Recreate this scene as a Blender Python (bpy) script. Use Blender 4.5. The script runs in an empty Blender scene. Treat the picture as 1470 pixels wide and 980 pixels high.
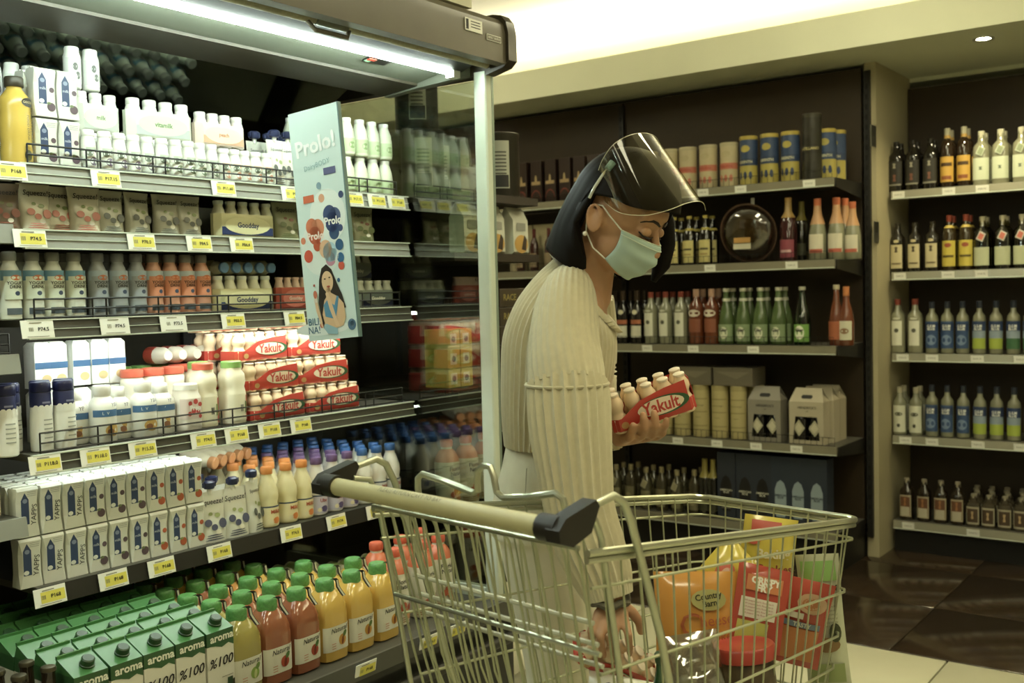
import bpy, math, random
from mathutils import Vector, Matrix
random.seed(7)
PI = math.pi
scene = bpy.context.scene
COL = scene.collection

# ------------------------------------------------------------------ camera
FPX, CX, CY, CAMZ = 1505.7, 735.0, 490.0, 1.32
def _ray(px, py): return Vector((px-CX, py-CY, FPX))
AX = _ray(1850, 395).normalized()
AY = _ray(-1300, 470).normalized()
AZ = AY.cross(AX)
if AZ.y > 0: AZ = -AZ
RM = Matrix((AX, AY, AZ))                 # camera (x right, y down, z ahead) -> world
CAM = Vector((0, 0, CAMZ))
cam_data = bpy.data.cameras.new('camera')
cam_data.sensor_width = 36.0
cam_data.lens = FPX/1470*36.0
cam_data.clip_start = 0.05
cam_data.dof.use_dof = True
cam_data.dof.focus_distance = 2.30
cam_data.dof.aperture_fstop = 5.0
cam = bpy.data.objects.new('camera', cam_data)
COL.objects.link(cam)
r, d, b = RM.col[0], RM.col[1], RM.col[2]
cam.matrix_world = Matrix(((r.x, -d.x, -b.x, 0), (r.y, -d.y, -b.y, 0), (r.z, -d.z, -b.z, CAMZ), (0, 0, 0, 1)))
scene.camera = cam
def at(px, py, dep): return CAM + RM @ Vector(((px-CX)/FPX*dep, (py-CY)/FPX*dep, dep))
def on_x(px, py, x):
    q = RM @ _ray(px, py); return CAM + q*(x/q.x)
def on_y(px, py, y):
    q = RM @ _ray(px, py); return CAM + q*(y/q.y)
def on_z(px, py, z):
    q = RM @ _ray(px, py); return CAM + q*((z-CAMZ)/q.z)

# ------------------------------------------------------------------ world, exposure
world = bpy.data.worlds.new('world'); scene.world = world
world.use_nodes = True
bg = world.node_tree.nodes['Background']
bg.inputs[0].default_value = (0.85, 0.72, 0.38, 1)
bg.inputs[1].default_value = 0.15
scene.view_settings.view_transform = 'Standard'
scene.view_settings.look = 'None'
scene.view_settings.gamma = 1.0
scene.view_settings.use_curve_mapping = False
scene.view_settings.exposure = 0.6
scene.cycles.max_bounces = 8
scene.cycles.transparent_max_bounces = 24
scene.cycles.caustics_reflective = False
scene.cycles.caustics_refractive = False
scene.cycles.sample_clamp_indirect = 6.0

TUBE_W = 62.0
SHELF_W = 15.0       # light strips under two of the cooler shelves
PANEL_W = 12.0
COVE_W = 55
DOWN_W = 22.0

# ------------------------------------------------------------------ materials
def lin(c):
    if isinstance(c, str):
        c = c.lstrip('#'); c = [int(c[i:i+2], 16) for i in (0, 2, 4)]
    o = []
    for v in c[:3]:
        v = v/255.0
        o.append(v/12.92 if v <= 0.04045 else ((v+0.055)/1.055)**2.4)
    g = 0.30*o[0]+0.59*o[1]+0.11*o[2]
    o = [v*0.86+g*0.14 for v in o]               # every colour pulled towards grey for a graded look
    return (*o, 1.0)
MATS = {}
def mat(name, col='#808080', rough=0.5, metal=0.0, spec=0.5, coat=0.0, noise=0.0, nscale=20.0, bump=0.0, bscale=200.0, emit=0.0, sss=0.0, sheen=0.0):
    if name in MATS: return MATS[name]
    m = bpy.data.materials.new(name); m.use_nodes = True
    nt = m.node_tree; p = nt.nodes['Principled BSDF']
    c = lin(col)
    p.inputs['Base Color'].default_value = c
    p.inputs['Roughness'].default_value = rough
    p.inputs['Metallic'].default_value = metal
    p.inputs['Specular IOR Level'].default_value = spec
    p.inputs['Coat Weight'].default_value = coat
    if sheen: p.inputs['Sheen Weight'].default_value = sheen
    if sss:
        p.inputs['Subsurface Weight'].default_value = sss
        p.inputs['Subsurface Radius'].default_value = (0.012, 0.005, 0.003)
        p.inputs['Subsurface Scale'].default_value = 0.6
    if emit:
        p.inputs['Emission Color'].default_value = c
        p.inputs['Emission Strength'].default_value = emit
    if noise or bump:
        tc = nt.nodes.new('ShaderNodeTexCoord')
    if noise:
        n = nt.nodes.new('ShaderNodeTexNoise'); n.inputs['Scale'].default_value = nscale; n.inputs['Detail'].default_value = 4
        nt.links.new(tc.outputs['Object'], n.inputs['Vector'])
        rp = nt.nodes.new('ShaderNodeValToRGB')
        rp.color_ramp.elements[0].position = 0.3; rp.color_ramp.elements[1].position = 0.7
        rp.color_ramp.elements[0].color = (*[max(0, v*(1-noise)) for v in c[:3]], 1)
        rp.color_ramp.elements[1].color = (*[min(1, v*(1+noise)) for v in c[:3]], 1)
        nt.links.new(n.outputs['Fac'], rp.inputs['Fac']); nt.links.new(rp.outputs['Color'], p.inputs['Base Color'])
    if bump:
        n2 = nt.nodes.new('ShaderNodeTexNoise'); n2.inputs['Scale'].default_value = bscale
        nt.links.new(tc.outputs['Object'], n2.inputs['Vector'])
        bp = nt.nodes.new('ShaderNodeBump'); bp.inputs['Strength'].default_value = bump; bp.inputs['Distance'].default_value = 0.002
        nt.links.new(n2.outputs['Fac'], bp.inputs['Height']); nt.links.new(bp.outputs['Normal'], p.inputs['Normal'])
    MATS[name] = m
    return m
def clear(name, tint='#ffffff', refl=0.1, rough=0.03, grow=0.9):
    """thin clear sheet: tinted see-through with a mirror-like reflection that grows at glancing angles"""
    if name in MATS: return MATS[name]
    m = bpy.data.materials.new(name); m.use_nodes = True
    nt = m.node_tree; nt.nodes.remove(nt.nodes['Principled BSDF'])
    out = nt.nodes['Material Output']
    tr = nt.nodes.new('ShaderNodeBsdfTransparent'); tr.inputs[0].default_value = lin(tint)
    gl = nt.nodes.new('ShaderNodeBsdfGlossy'); gl.inputs['Roughness'].default_value = rough
    lw = nt.nodes.new('ShaderNodeLayerWeight'); lw.inputs['Blend'].default_value = 0.25
    mr = nt.nodes.new('ShaderNodeMapRange'); mr.inputs['To Min'].default_value = refl; mr.inputs['To Max'].default_value = grow
    mx = nt.nodes.new('ShaderNodeMixShader')
    nt.links.new(lw.outputs['Fresnel'], mr.inputs['Value']); nt.links.new(mr.outputs[0], mx.inputs[0])
    nt.links.new(tr.outputs[0], mx.inputs[1]); nt.links.new(gl.outputs[0], mx.inputs[2])
    nt.links.new(mx.outputs[0], out.inputs['Surface'])
    MATS[name] = m
    return m
def glow(name, col, power):
    if name in MATS: return MATS[name]
    m = bpy.data.materials.new(name); m.use_nodes = True
    nt = m.node_tree; nt.nodes.remove(nt.nodes['Principled BSDF'])
    e = nt.nodes.new('ShaderNodeEmission'); e.inputs[0].default_value = lin(col); e.inputs[1].default_value = power
    nt.links.new(e.outputs[0], nt.nodes['Material Output'].inputs['Surface'])
    MATS[name] = m
    return m
def col(c, rough=0.45, **k):                       # a plain printed or plastic colour
    return mat('c_%s_%d' % (c.lstrip('#'), int(rough*100)), c, rough, **k)

# ------------------------------------------------------------------ mesh building
class MB:
    def __init__(s): s.v = []; s.f = []; s.mi = []; s.mats = []
    def slot(s, m):
        if m not in s.mats: s.mats.append(m)
        return s.mats.index(m)
    def add(s, vs, fs, m):
        o = len(s.v); k = s.slot(m)
        s.v += [tuple(v) for v in vs]
        s.f += [tuple(i+o for i in f) for f in fs]; s.mi += [k]*len(fs)
        return s
    def box(s, c, d, m, M=None):
        x, y, z = d[0]/2, d[1]/2, d[2]/2
        vs = [Vector((i*x, j*y, k*z)) for k in (-1, 1) for j in (-1, 1) for i in (-1, 1)]
        vs = [(M @ v if M else v)+Vector(c) for v in vs]
        return s.add(vs, [(0, 2, 3, 1), (4, 5, 7, 6), (0, 1, 5, 4), (2, 6, 7, 3), (0, 4, 6, 2), (1, 3, 7, 5)], m)
    def bbox(s, c, d, m, bev=0.004):
        """box with bevelled vertical edges and chamfered top and bottom"""
        x, y, z = d[0]/2, d[1]/2, d[2]/2
        def ring(zz, ins):
            X, Y, e = x-ins, y-ins, bev
            return [(c[0]+a, c[1]+b2, c[2]+zz) for a, b2 in ((-X+e, -Y), (X-e, -Y), (X, -Y+e), (X, Y-e), (X-e, Y), (-X+e, Y), (-X, Y-e), (-X, -Y+e))]
        return s.loft([ring(-z, bev), ring(-z+bev, 0), ring(z-bev, 0), ring(z, bev)], m)
    def loft(s, rings, m, caps=True, closed=True, mats=None):
        n = len(rings[0]); vs = [p for r_ in rings for p in r_]
        w = n if closed else n-1
        if mats is None:
            fs = [(i*n+j, i*n+(j+1) % n, (i+1)*n+(j+1) % n, (i+1)*n+j) for i in range(len(rings)-1) for j in range(w)]
            if caps: fs += [tuple(range(n-1, -1, -1)), tuple((len(rings)-1)*n+j for j in range(n))]
            return s.add(vs, fs, m)
        o = len(s.v); s.v += [tuple(v) for v in vs]
        for i in range(len(rings)-1):
            k = s.slot(mats[i])
            for j in range(w):
                s.f.append((o+i*n+j, o+i*n+(j+1) % n, o+(i+1)*n+(j+1) % n, o+(i+1)*n+j)); s.mi.append(k)
        if caps:
            s.f += [tuple(o+j for j in range(n-1, -1, -1)), tuple(o+(len(rings)-1)*n+j for j in range(n))]
            s.mi += [s.slot(mats[0]), s.slot(mats[-1])]
        return s
    def lathe(s, prof, m, n=16, c=(0, 0, 0), sq=2.0, sx=1.0, sy=1.0, caps=True, ripple=None):
        rings = []; ms = []
        for q in prof:
            rr, zz = q[0], q[1]
            rings.append([(c[0]+p[0], c[1]+p[1], c[2]+zz) for p in ring2(rr, n, sq, sx, sy, ripple)])
            ms.append(q[2] if len(q) > 2 else m)
        return s.loft(rings, m, caps, True, ms)
    def wrap(s, rr, a0, a1, z0, z1, m, n=8, off=0.0005, sq=2.0, sx=1.0, sy=1.0, c=(0, 0, 0), rows=1):
        """printed patch on a round or square body, angles measured from the front (-Y)"""
        g = []
        for k in range(rows+1):
            z = z0+(z1-z0)*k/rows
            R_ = rr(z) if callable(rr) else rr
            g.append([(*sup(a0+(a1-a0)*j/n, R_+off, sq, sx, sy), z) for j in range(n+1)])
        vs = [(c[0]+p[0], c[1]+p[1], c[2]+p[2]) for r_ in g for p in r_]
        fs = [(k*(n+1)+j, k*(n+1)+j+1, (k+1)*(n+1)+j+1, (k+1)*(n+1)+j) for k in range(rows) for j in range(n)]
        return s.add(vs, fs, m)
    def ell(s, x, z, rx, rz, m, y=0.0, n=16, ang=0.0, R=None, pts=None, c0=0.0):
        """flat (or wrapped, when R is given) printed ellipse on the front"""
        vs = []
        for k in range(n):
            a = 2*PI*k/n
            u, w = rx*math.cos(a), rz*math.sin(a)
            vs.append((x+u*math.cos(ang)-w*math.sin(ang), z+u*math.sin(ang)+w*math.cos(ang)))
        return s.poly(vs, m, y, R)
    def poly(s, pts, m, y=0.0, R=None):
        vs = [(R*math.sin(u/R), -R*math.cos(u/R), w) if R else (u, y, w) for u, w in pts]
        if R:
            cx = sum(p[0] for p in pts)/len(pts); cz = sum(p[1] for p in pts)/len(pts)
            vs.append((R*math.sin(cx/R), -R*math.cos(cx/R), cz)); n = len(pts)
            return s.add(vs, [(i, (i+1) % n, n) for i in range(n)], m)
        return s.add(vs, [tuple(range(len(pts)))], m)
    def rect(s, x0, x1, z0, z1, m, y=0.0):
        return s.poly([(x0, z0), (x1, z0), (x1, z1), (x0, z1)], m, y)
    def text(s, t, size, m, x=0.0, z=0.0, y=0.0, R=None, bold=0.0, rot=0.0, shear=0.0, M=None, sx=1.0):
        vs, fs = text_mesh(t, size, bold, shear)
        out = []
        ca, sa = math.cos(rot), math.sin(rot)
        for (u, w) in vs:
            u *= sx
            u, w = u*ca-w*sa+x, u*sa+w*ca+z
            out.append((R*math.sin(u/R), -R*math.cos(u/R), w) if R else (u, y, w))
        if M: out = [M @ Vector(p) for p in out]
        return s.add(out, fs, m)
    def tube(s, pts, rr, m, n=6, closed=False, caps=True):
        pts = [Vector(p) for p in pts]; N = len(pts)
        rings = []; up = None
        for i in range(N):
            a = pts[(i-1) % N] if (i > 0 or closed) else pts[i]
            b2 = pts[(i+1) % N] if (i < N-1 or closed) else pts[i]
            t = (b2-a).normalized()
            if up is None:
                up = t.orthogonal().normalized()
            up = (up-t*up.dot(t)).normalized()
            sd = t.cross(up)
            R_ = rr[i] if isinstance(rr, (list, tuple)) else rr
            rings.append([pts[i]+up*(R_*math.cos(2*PI*k/n))+sd*(R_*math.sin(2*PI*k/n)) for k in range(n)])
        if closed:
            vs = [p for r_ in rings for p in r_]
            fs = [(i*n+j, i*n+(j+1) % n, ((i+1) % N)*n+(j+1) % n, ((i+1) % N)*n+j) for i in range(N) for j in range(n)]
            return s.add(vs, fs, m)
        return s.loft(rings, m, caps)
    def xf(s, M):
        s.v = [tuple(M @ Vector(p)) for p in s.v]; return s
    def mesh(s, name, smooth=True, ang=38):
        me = bpy.data.meshes.new(name)
        me.from_pydata(s.v, [], s.f)
        for m in s.mats: me.materials.append(m)
        me.polygons.foreach_set('material_index', s.mi)
        if smooth:
            me.shade_smooth(); me.set_sharp_from_angle(angle=math.radians(ang))
        me.update()
        return me
def sup(a, rr, sq=2.0, sx=1.0, sy=1.0):
    c_, s_ = math.cos(a), math.sin(a)
    k = 1.0 if sq == 2.0 else 1.0/(abs(c_)**sq+abs(s_)**sq)**(1.0/sq)
    return (rr*k*s_*sx, -rr*k*c_*sy)
def ring2(rr, n, sq=2.0, sx=1.0, sy=1.0, ripple=None):
    out = []
    for i in range(n):
        a = 2*PI*(i+0.5)/n
        q = rr*(1+ripple[1]*math.cos(ripple[0]*a)) if ripple else rr
        out.append(sup(a, q, sq, sx, sy))
    return out
_TX = {}
def text_mesh(t, size, bold=0.0, shear=0.0):
    k = (t, bold, shear)
    if k not in _TX:
        cu = bpy.data.curves.new('t', 'FONT'); cu.body = t; cu.size = 1.0; cu.align_x = 'CENTER'; cu.align_y = 'CENTER'
        cu.resolution_u = 2; cu.offset = bold; cu.shear = shear; cu.space_line = 0.85
        o = bpy.data.objects.new('t', cu); COL.objects.link(o)
        dg = bpy.context.evaluated_depsgraph_get()
        me = bpy.data.meshes.new_from_object(o.evaluated_get(dg))
        _TX[k] = ([(v.co.x, v.co.y) for v in me.vertices], [tuple(p.vertices) for p in me.polygons])
        bpy.data.objects.remove(o); bpy.data.curves.remove(cu); bpy.data.meshes.remove(me)
    vs, fs = _TX[k]
    return [(u*size, w*size) for u, w in vs], fs

# ------------------------------------------------------------------ objects
def link(name, data, parent=None, loc=(0, 0, 0), rz=0.0):
    o = bpy.data.objects.new(name, data); COL.objects.link(o)
    o.location = loc
    if rz: o.rotation_euler = (0, 0, rz)
    if parent: o.parent = parent
    return o
def thing(name, label, cat, loc=(0, 0, 0), rz=0.0, group=None, data=None):
    o = link(name, data, None, loc, rz)
    o['label'] = label; o['category'] = cat
    if group: o['group'] = group
    return o
def struct(name, data, loc=(0, 0, 0)):
    o = link(name, data, None, loc); o['kind'] = 'structure'
    return o
def place(proto, name, label, cat, loc, rz=0.0, group=None, sc=1.0):
    """a proto is [(part name, mesh, [(sub-part name, mesh)...])...]; copies share the meshes"""
    o = thing(name, label, cat, loc, rz, group)
    if sc != 1.0: o.scale = (sc, sc, sc) if not isinstance(sc, tuple) else sc
    for pn, me, subs in proto:
        c = link(pn, me, o)
        for sn, sm in subs: link(sn, sm, c)
    return o
ORD = ['first', 'second', 'third', 'fourth', 'fifth', 'sixth', 'seventh', 'eighth', 'ninth', 'tenth', 'eleventh', 'twelfth', 'thirteenth', 'fourteenth', 'fifteenth', 'sixteenth']

# ------------------------------------------------------------------ shared materials
WHITE = mat('white_plastic', '#e9ebe2', 0.4)
PAINT = mat('cream_paint', '#e6e2cc', 0.85, noise=0.03, nscale=3, bump=0.05)
BEAMP = mat('beam_paint', '#e3e6c8', 0.85, noise=0.03, nscale=3, bump=0.05)
PILLAR = mat('pillar_paint', '#b3a982', 0.8, noise=0.05, nscale=4)
DBROWN = mat('dark_brown_laminate', '#35270f', 0.6, noise=0.10, nscale=9)
BLACK = mat('black_paint', '#191712', 0.45)
BLACKW = mat('black_wire', '#15140f', 0.35)
STEEL = mat('brushed_steel', '#b9bba8', 0.32, metal=1.0, noise=0.05, nscale=30)
RAILG = mat('grey_price_rail', '#8d9087', 0.35, noise=0.06, nscale=12)
RAILD = mat('dark_price_rail', '#4b4a41', 0.3, noise=0.08, nscale=12)
RAILW = mat('pale_price_rail', '#7d7862', 0.3, noise=0.06, nscale=15)
SHELFM = mat('shelf_enamel', '#4c4a40', 0.5, noise=0.08, nscale=8)
HOODM = mat('hood_enamel', '#57503c', 0.38, noise=0.06, nscale=10)
HOODI = mat('hood_liner', '#6b7061', 0.6, noise=0.06, nscale=6)
CASEIN = mat('case_interior', '#4a4637', 0.55, noise=0.12, nscale=7)
MIRROR = mat('mirror_strip', '#a7ac98', 0.06, metal=1.0)
GREYG = mat('pale_grey_metal', '#ced8c6', 0.4, metal=0.1, noise=0.04, nscale=14)
PANE = clear('end_glass', '#eef4ea', 0.17, 0.015)
CARD = mat('card_white', '#e8e8dc', 0.6)
CARDY = mat('card_yellow', '#ded236', 0.6)
INK = mat('ink_black', '#1d1b17', 0.6)
INKG = mat('ink_grey', '#7d7a60', 0.6)

def wpart(parent, name, data):                     # a part whose mesh is written in room coordinates
    o = link(name, data, parent); o.location = -parent.location
    return o

# ------------------------------------------------------------------ floor
struct('floor', MB().box((1.8, 2.0, -0.045), (8.2, 9.0, 0.05), mat('grout', '#4c4736', 0.9)).mesh('floor'))
floor_o = bpy.data.objects['floor']
T = 0.6
ltile = MB().bbox((0, 0, -0.010), (T-0.006, T-0.006, 0.020), mat('pale_floor_tile', '#c3c0a0', 0.42, noise=0.04, nscale=5), 0.002).mesh('tile')
dtile = MB().bbox((0, 0, -0.010), (T-0.003, T-0.003, 0.020), mat('dark_floor_tile', '#35291c', 0.16, noise=0.10, nscale=3), 0.002).mesh('tile')
for i in range(-3, 9):
    for j in range(-4, 11):
        x = 3.80-T*(9-i)+T/2-T
        if x < -2.2: continue
        link('tile', ltile, floor_o, (x+T, 0.05+j*T, 0))
for i in range(4):
    for j in range(-4, 11):
        link('tile', dtile, floor_o, (4.10+0.004+i*T, 0.25+j*T, 0))

# ------------------------------------------------------------------ walls, beam, ceiling
struct('ceiling', MB().box((1.9, 2.2, 2.85), (8.2, 9.2, 0.1), PAINT).mesh('ceiling'))
struct('wall_back', MB().box((5.85, 2.2, 1.4), (0.1, 9.0, 2.8), PAINT).mesh('wall'))
struct('wall_left', MB().box((1.9, 6.55, 1.4), (8.0, 0.1, 2.8), PAINT).mesh('wall'))
struct('wall_right', MB().box((4.2, -2.2, 1.4), (3.2, 0.1, 2.8), PAINT).mesh('wall'))
struct('trim_1', MB().box((5.26, 2.2, 2.4575), (1.08, 8.6, 0.155), BEAMP).mesh('beam'))
struct('wall_pillar', MB().box((5.37, 1.6125, 1.19), (0.56, 0.055, 2.38), PILLAR).mesh('pillar'))
struct('trim_2', MB().box((5.72, 2.2, 2.37), (0.15, 8.6, 0.02), BEAMP).mesh('trim'))

# light strip lying on the dropped beam
cv = thing('cove_light', 'warm light strip lying hidden on top of the dropped ceiling beam', 'light', (5.0, 2.2, 2.5355))
link('tray', MB().box((0, 0, 0.004), (0.10, 8.0, 0.008), WHITE).mesh('tray'), cv)
link('strip', MB().box((0, 0, 0.016), (0.05, 8.0, 0.016), glow('cove_glow', '#fff6da', COVE_W)).mesh('strip'), cv)

# recessed downlights under the beam
for k, (px, py, nm) in enumerate(((1412, 55, 'round downlight in the beam soffit above the right-hand bottles'), (540, 158, 'round downlight seen through the cooler end glass'))):
    p = on_z(px, py, 2.38); p.x = max(p.x, 4.86)
    dl = thing('downlight', nm, 'light', (p.x, p.y, 2.38), 0, 'downlights under the beam')
    link('ring', MB().lathe([(0.030, -0.001), (0.044, -0.001), (0.044, -0.006), (0.030, -0.004)], STEEL, 24, caps=False).mesh('ring'), dl)
    link('lamp', MB().lathe([(0.030, -0.0015), (0.024, -0.003), (0.004, -0.0045)], glow('down_glow', '#fff4d0', DOWN_W*3), 20).mesh('lamp'), dl)
    sp = bpy.data.lights.new('downlight_beam', 'SPOT'); sp.energy = DOWN_W; sp.spot_size = 2.3; sp.spot_blend = 0.9; sp.color = (1, 0.87, 0.5); sp.shadow_soft_size = 0.04
    so = link('downlight_beam', sp, dl, (0, 0, -0.02))
# ceiling light panels over the aisle (assumed, unseen; one added to brighten the beam)
pm = MB().box((0, 0, -0.012), (1.16, 0.26, 0.008), glow('panel_glow', '#f8f0c0', PANEL_W)).mesh('diffuser')
pf = MB().box((0, 0.145, -0.012), (1.22, 0.03, 0.024), WHITE).box((0, -0.145, -0.012), (1.22, 0.03, 0.024), WHITE).box((0.595, 0, -0.012), (0.03, 0.26, 0.024), WHITE).box((-0.595, 0, -0.012), (0.03, 0.26, 0.024), WHITE).mesh('frame')
for x, y, nm in ((-0.9, 1.3, 'ceiling light panel behind the camera'), (0.9, 0.2, 'ceiling light panel straight above the aisle'), (2.6, 0.5, 'ceiling light panel above the shopping cart'), (3.5, 1.4, 'ceiling light panel added nearest the liquor shelves to brighten the beam'), (0.3, -1.2, 'ceiling light panel at the aisle end'), (2.4, -1.2, 'ceiling light panel farthest from the cooler'), (3.4, 3.6, 'ceiling light panel behind the cooler')):
    pl = thing('ceiling_light', nm, 'light', (x, y, 2.80), 0, 'ceiling light panels')
    link('diffuser', pm, pl); link('frame', pf, pl)

# ------------------------------------------------------------------ refrigerated display case
FX0, FX1, YS = -0.15, 2.44, 2.20
case = thing('refrigerated_display_case', 'open multi-deck refrigerator full of drinks with glass end panel', 'refrigerator', (1.2, 2.3, 0))
wpart(case, 'base', MB().box((1.145, 2.32, 0.20), (2.59, 0.98, 0.38), BLACK).box((1.145, 1.822, 0.05), (2.59, 0.02, 0.10), DBROWN).mesh('base'))
wpart(case, 'back_panel', MB().box((1.145, 2.83, 1.20), (2.59, 0.04, 1.62), CASEIN).mesh('back'))
o = wpart(case, 'deck', MB().box((1.145, 2.30, 0.402), (2.57, 0.90, 0.024), SHELFM).mesh('deck'))
link('front_ledge', MB().loft([[(x, 1.80, 0.38), (x, 1.80, 0.402), (x, 1.835, 0.413), (x, 1.872, 0.4135), (x, 1.872, 0.38)] for x in (FX0, FX1)], BLACK).mesh('ledge', False), o)
link('price_rail', MB().loft([[(x, 1.800, 0.398), (x, 1.792, 0.398), (x, 1.800, 0.440), (x, 1.808, 0.440)] for x in (FX0, FX1)], RAILD).mesh('rail', False), o)
link('bumper', MB().tube([(FX0, 1.80, 0.33), (FX1, 1.80, 0.33)], 0.016, mat('bumper_rubber', '#2a2820', 0.5), 10).mesh('bumper'), o)
# corner post and glass end
wpart(case, 'post', MB().bbox((2.448, 1.898, 1.03), (0.034, 0.046, 1.88), GREYG, 0.004).box((2.462, 1.880, 1.03), (0.010, 0.012, 1.88), mat('post_edge', '#8fa093', 0.3, metal=0.4)).mesh('post'))
o = wpart(case, 'end_panel', MB().box((2.445, 2.36, 1.195), (0.006, 0.88, 1.50), PANE).mesh('glass'))
link('bottom_frame', MB().box((2.445, 2.36, 0.42), (0.03, 0.88, 0.05), GREYG).mesh('frame'), o)
link('rear_frame', MB().box((2.445, 2.815, 1.195), (0.03, 0.03, 1.50), BLACK).mesh('frame'), o)
# hood
prof = [(1.800, 1.975), (1.800, 2.06), (1.806, 2.085), (1.822, 2.103), (1.845, 2.110), (2.86, 2.110), (2.86, 2.030), (1.93, 2.030), (1.92, 1.990), (1.85, 1.990), (1.83, 1.972)]
wpart(case, 'hood', MB().loft([[(x, y, z) for y, z in prof] for x in (FX0, 2.432)], HOODM).mesh('hood', True, 25))
capp = [(1.790, 1.985), (1.790, 2.062), (1.798, 2.095), (1.815, 2.115), (1.845, 2.122), (2.87, 2.122), (2.87, 1.955), (1.87, 1.955), (1.81, 1.968)]
o = wpart(case, 'hood_end_cap', MB().loft([[(x, y, z) for y, z in capp] for x in (2.432, 2.472)], mat('hood_cap', '#3a3426', 0.3)).mesh('cap', True, 25))
def sticker(x, z, w, h_, rows):
    b_ = MB().box((x, 1.7985, z), (w, 0.002, h_), CARD)
    for k in range(rows): b_.box((x+w*0.1, 1.7972, z+h_*(0.28-0.22*k)), (w*0.55, 0.0006, h_*0.07), INK)
    b_.box((x-w*0.38, 1.7972, z), (w*0.14, 0.0006, h_*0.8), INK)
    return b_.mesh('sticker', False)
hood_o = [c for c in case.children if c.name.startswith('hood')][0]
link('sticker', sticker(2.285, 2.055, 0.075, 0.034, 3), hood_o)
link('plate', MB().box((2.375, 1.7985, 2.036), (0.062, 0.002, 0.016), INK).text('E-MPC-H-18', 0.010, CARD, 0, 0).mesh('plate', False), hood_o)
b_ = MB().box((2.375, 1.7985, 2.036), (0.064, 0.002, 0.017), CARD).box((2.375, 1.7978, 2.036), (0.060, 0.002, 0.013), HOODM)
b_.text('BUILT 18-09-D', 0.0085, CARD, 2.375, 2.036, 1.7965)
bpy.data.objects['plate'].data = b_.mesh('plate', False)
wpart(case, 'fascia', MB().box((1.12, 1.915, 2.25), (2.55, 0.05, 0.22), mat('fascia_cream', '#c9c6a2', 0.5)).mesh('fascia', False))
# rolled night curtain with its pull handle under the hood
o = wpart(case, 'night_curtain', MB().tube([(FX0, 1.862, 1.981), (2.42, 1.862, 1.981)], 0.012, mat('curtain_fabric', '#a4a184', 0.6, noise=0.12, nscale=120), 14).mesh('curtain'))
hx = on_y(478, 40, 1.850).x
hm = MB().tube([(hx-0.075, 1.860, 1.975), (hx-0.06, 1.848, 1.952), (hx+0.045, 1.848, 1.952), (hx+0.065, 1.860, 1.975)], 0.006, HOODM, 8)
hm.tube([(hx-0.05, 1.857, 1.981), (hx+0.05, 1.857, 1.981)], 0.014, HOODI, 10)
link('pull_handle', hm.mesh('pull'), o)
# lamp tube and its liner
o = wpart(case, 'light_tube', MB().tube([(FX0, 1.950, 1.962), (2.36, 1.950, 1.962)], 0.008, glow('tube_glow', '#eafff0', TUBE_W), 10).mesh('tube'))
link('tube_socket', MB().box((2.375, 1.950, 1.964), (0.03, 0.03, 0.034), WHITE).mesh('socket'), o)
wpart(case, 'black_strip', MB().loft([[(x, 1.876, 1.988), (x, 1.938, 1.966), (x, 1.940, 1.980), (x, 1.90, 1.992)] for x in (FX0, 2.40)], BLACK).mesh('gap_strip', False))  # black strip filling the gap between curtain roll and tube
liner = MB().loft([[(x, 1.945, 1.990), (x, 2.11, 1.958), (x, 2.115, 1.968), (x, 1.95, 2.000)] for x in (FX0, 2.40)], HOODI)
o = wpart(case, 'light_reflector', liner.mesh('liner', False))
px_ = on_y(545, 86, 2.02).x
link('thermometer', MB().box((px_, 2.028, 1.9725), (0.085, 0.004, 0.036), BLACK, Matrix.Rotation(-0.19-PI/2, 3, 'X')).box((px_-0.024, 2.026, 1.9705), (0.028, 0.004, 0.010), col('#c8452e'), Matrix.Rotation(-0.19-PI/2, 3, 'X')).box((px_-0.03, 2.038, 1.9685), (0.018, 0.004, 0.008), col('#7fae8c'), Matrix.Rotation(-0.19-PI/2, 3, 'X')).mesh('thermometer', False), o)
link('end_cheek', MB().loft([[(x, 1.93, 2.028), (x, 1.93, 1.955), (x, 2.11, 1.945), (x, 2.25, 1.935), (x, 2.25, 2.028)] for x in (2.405, 2.43)], HOODI).mesh('cheek', False), o)
wpart(case, 'air_duct', MB().loft([[(x, 2.11, 1.965), (x, 2.11, 1.950), (x, 2.25, 1.937), (x, 2.34, 1.965), (x, 2.34, 2.02)] for x in (FX0, 2.40)], mat('duct_grey', '#453f2f', 0.45, noise=0.05)).mesh('duct', False))
mm = MB().loft([[(x, 2.36, 2.00), (x, 2.80, 1.78), (x, 2.81, 1.79), (x, 2.36, 2.02)] for x in (FX0, 2.40)], MIRROR)
wpart(case, 'mirror_panel', mm.mesh('mirror', False))

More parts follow.
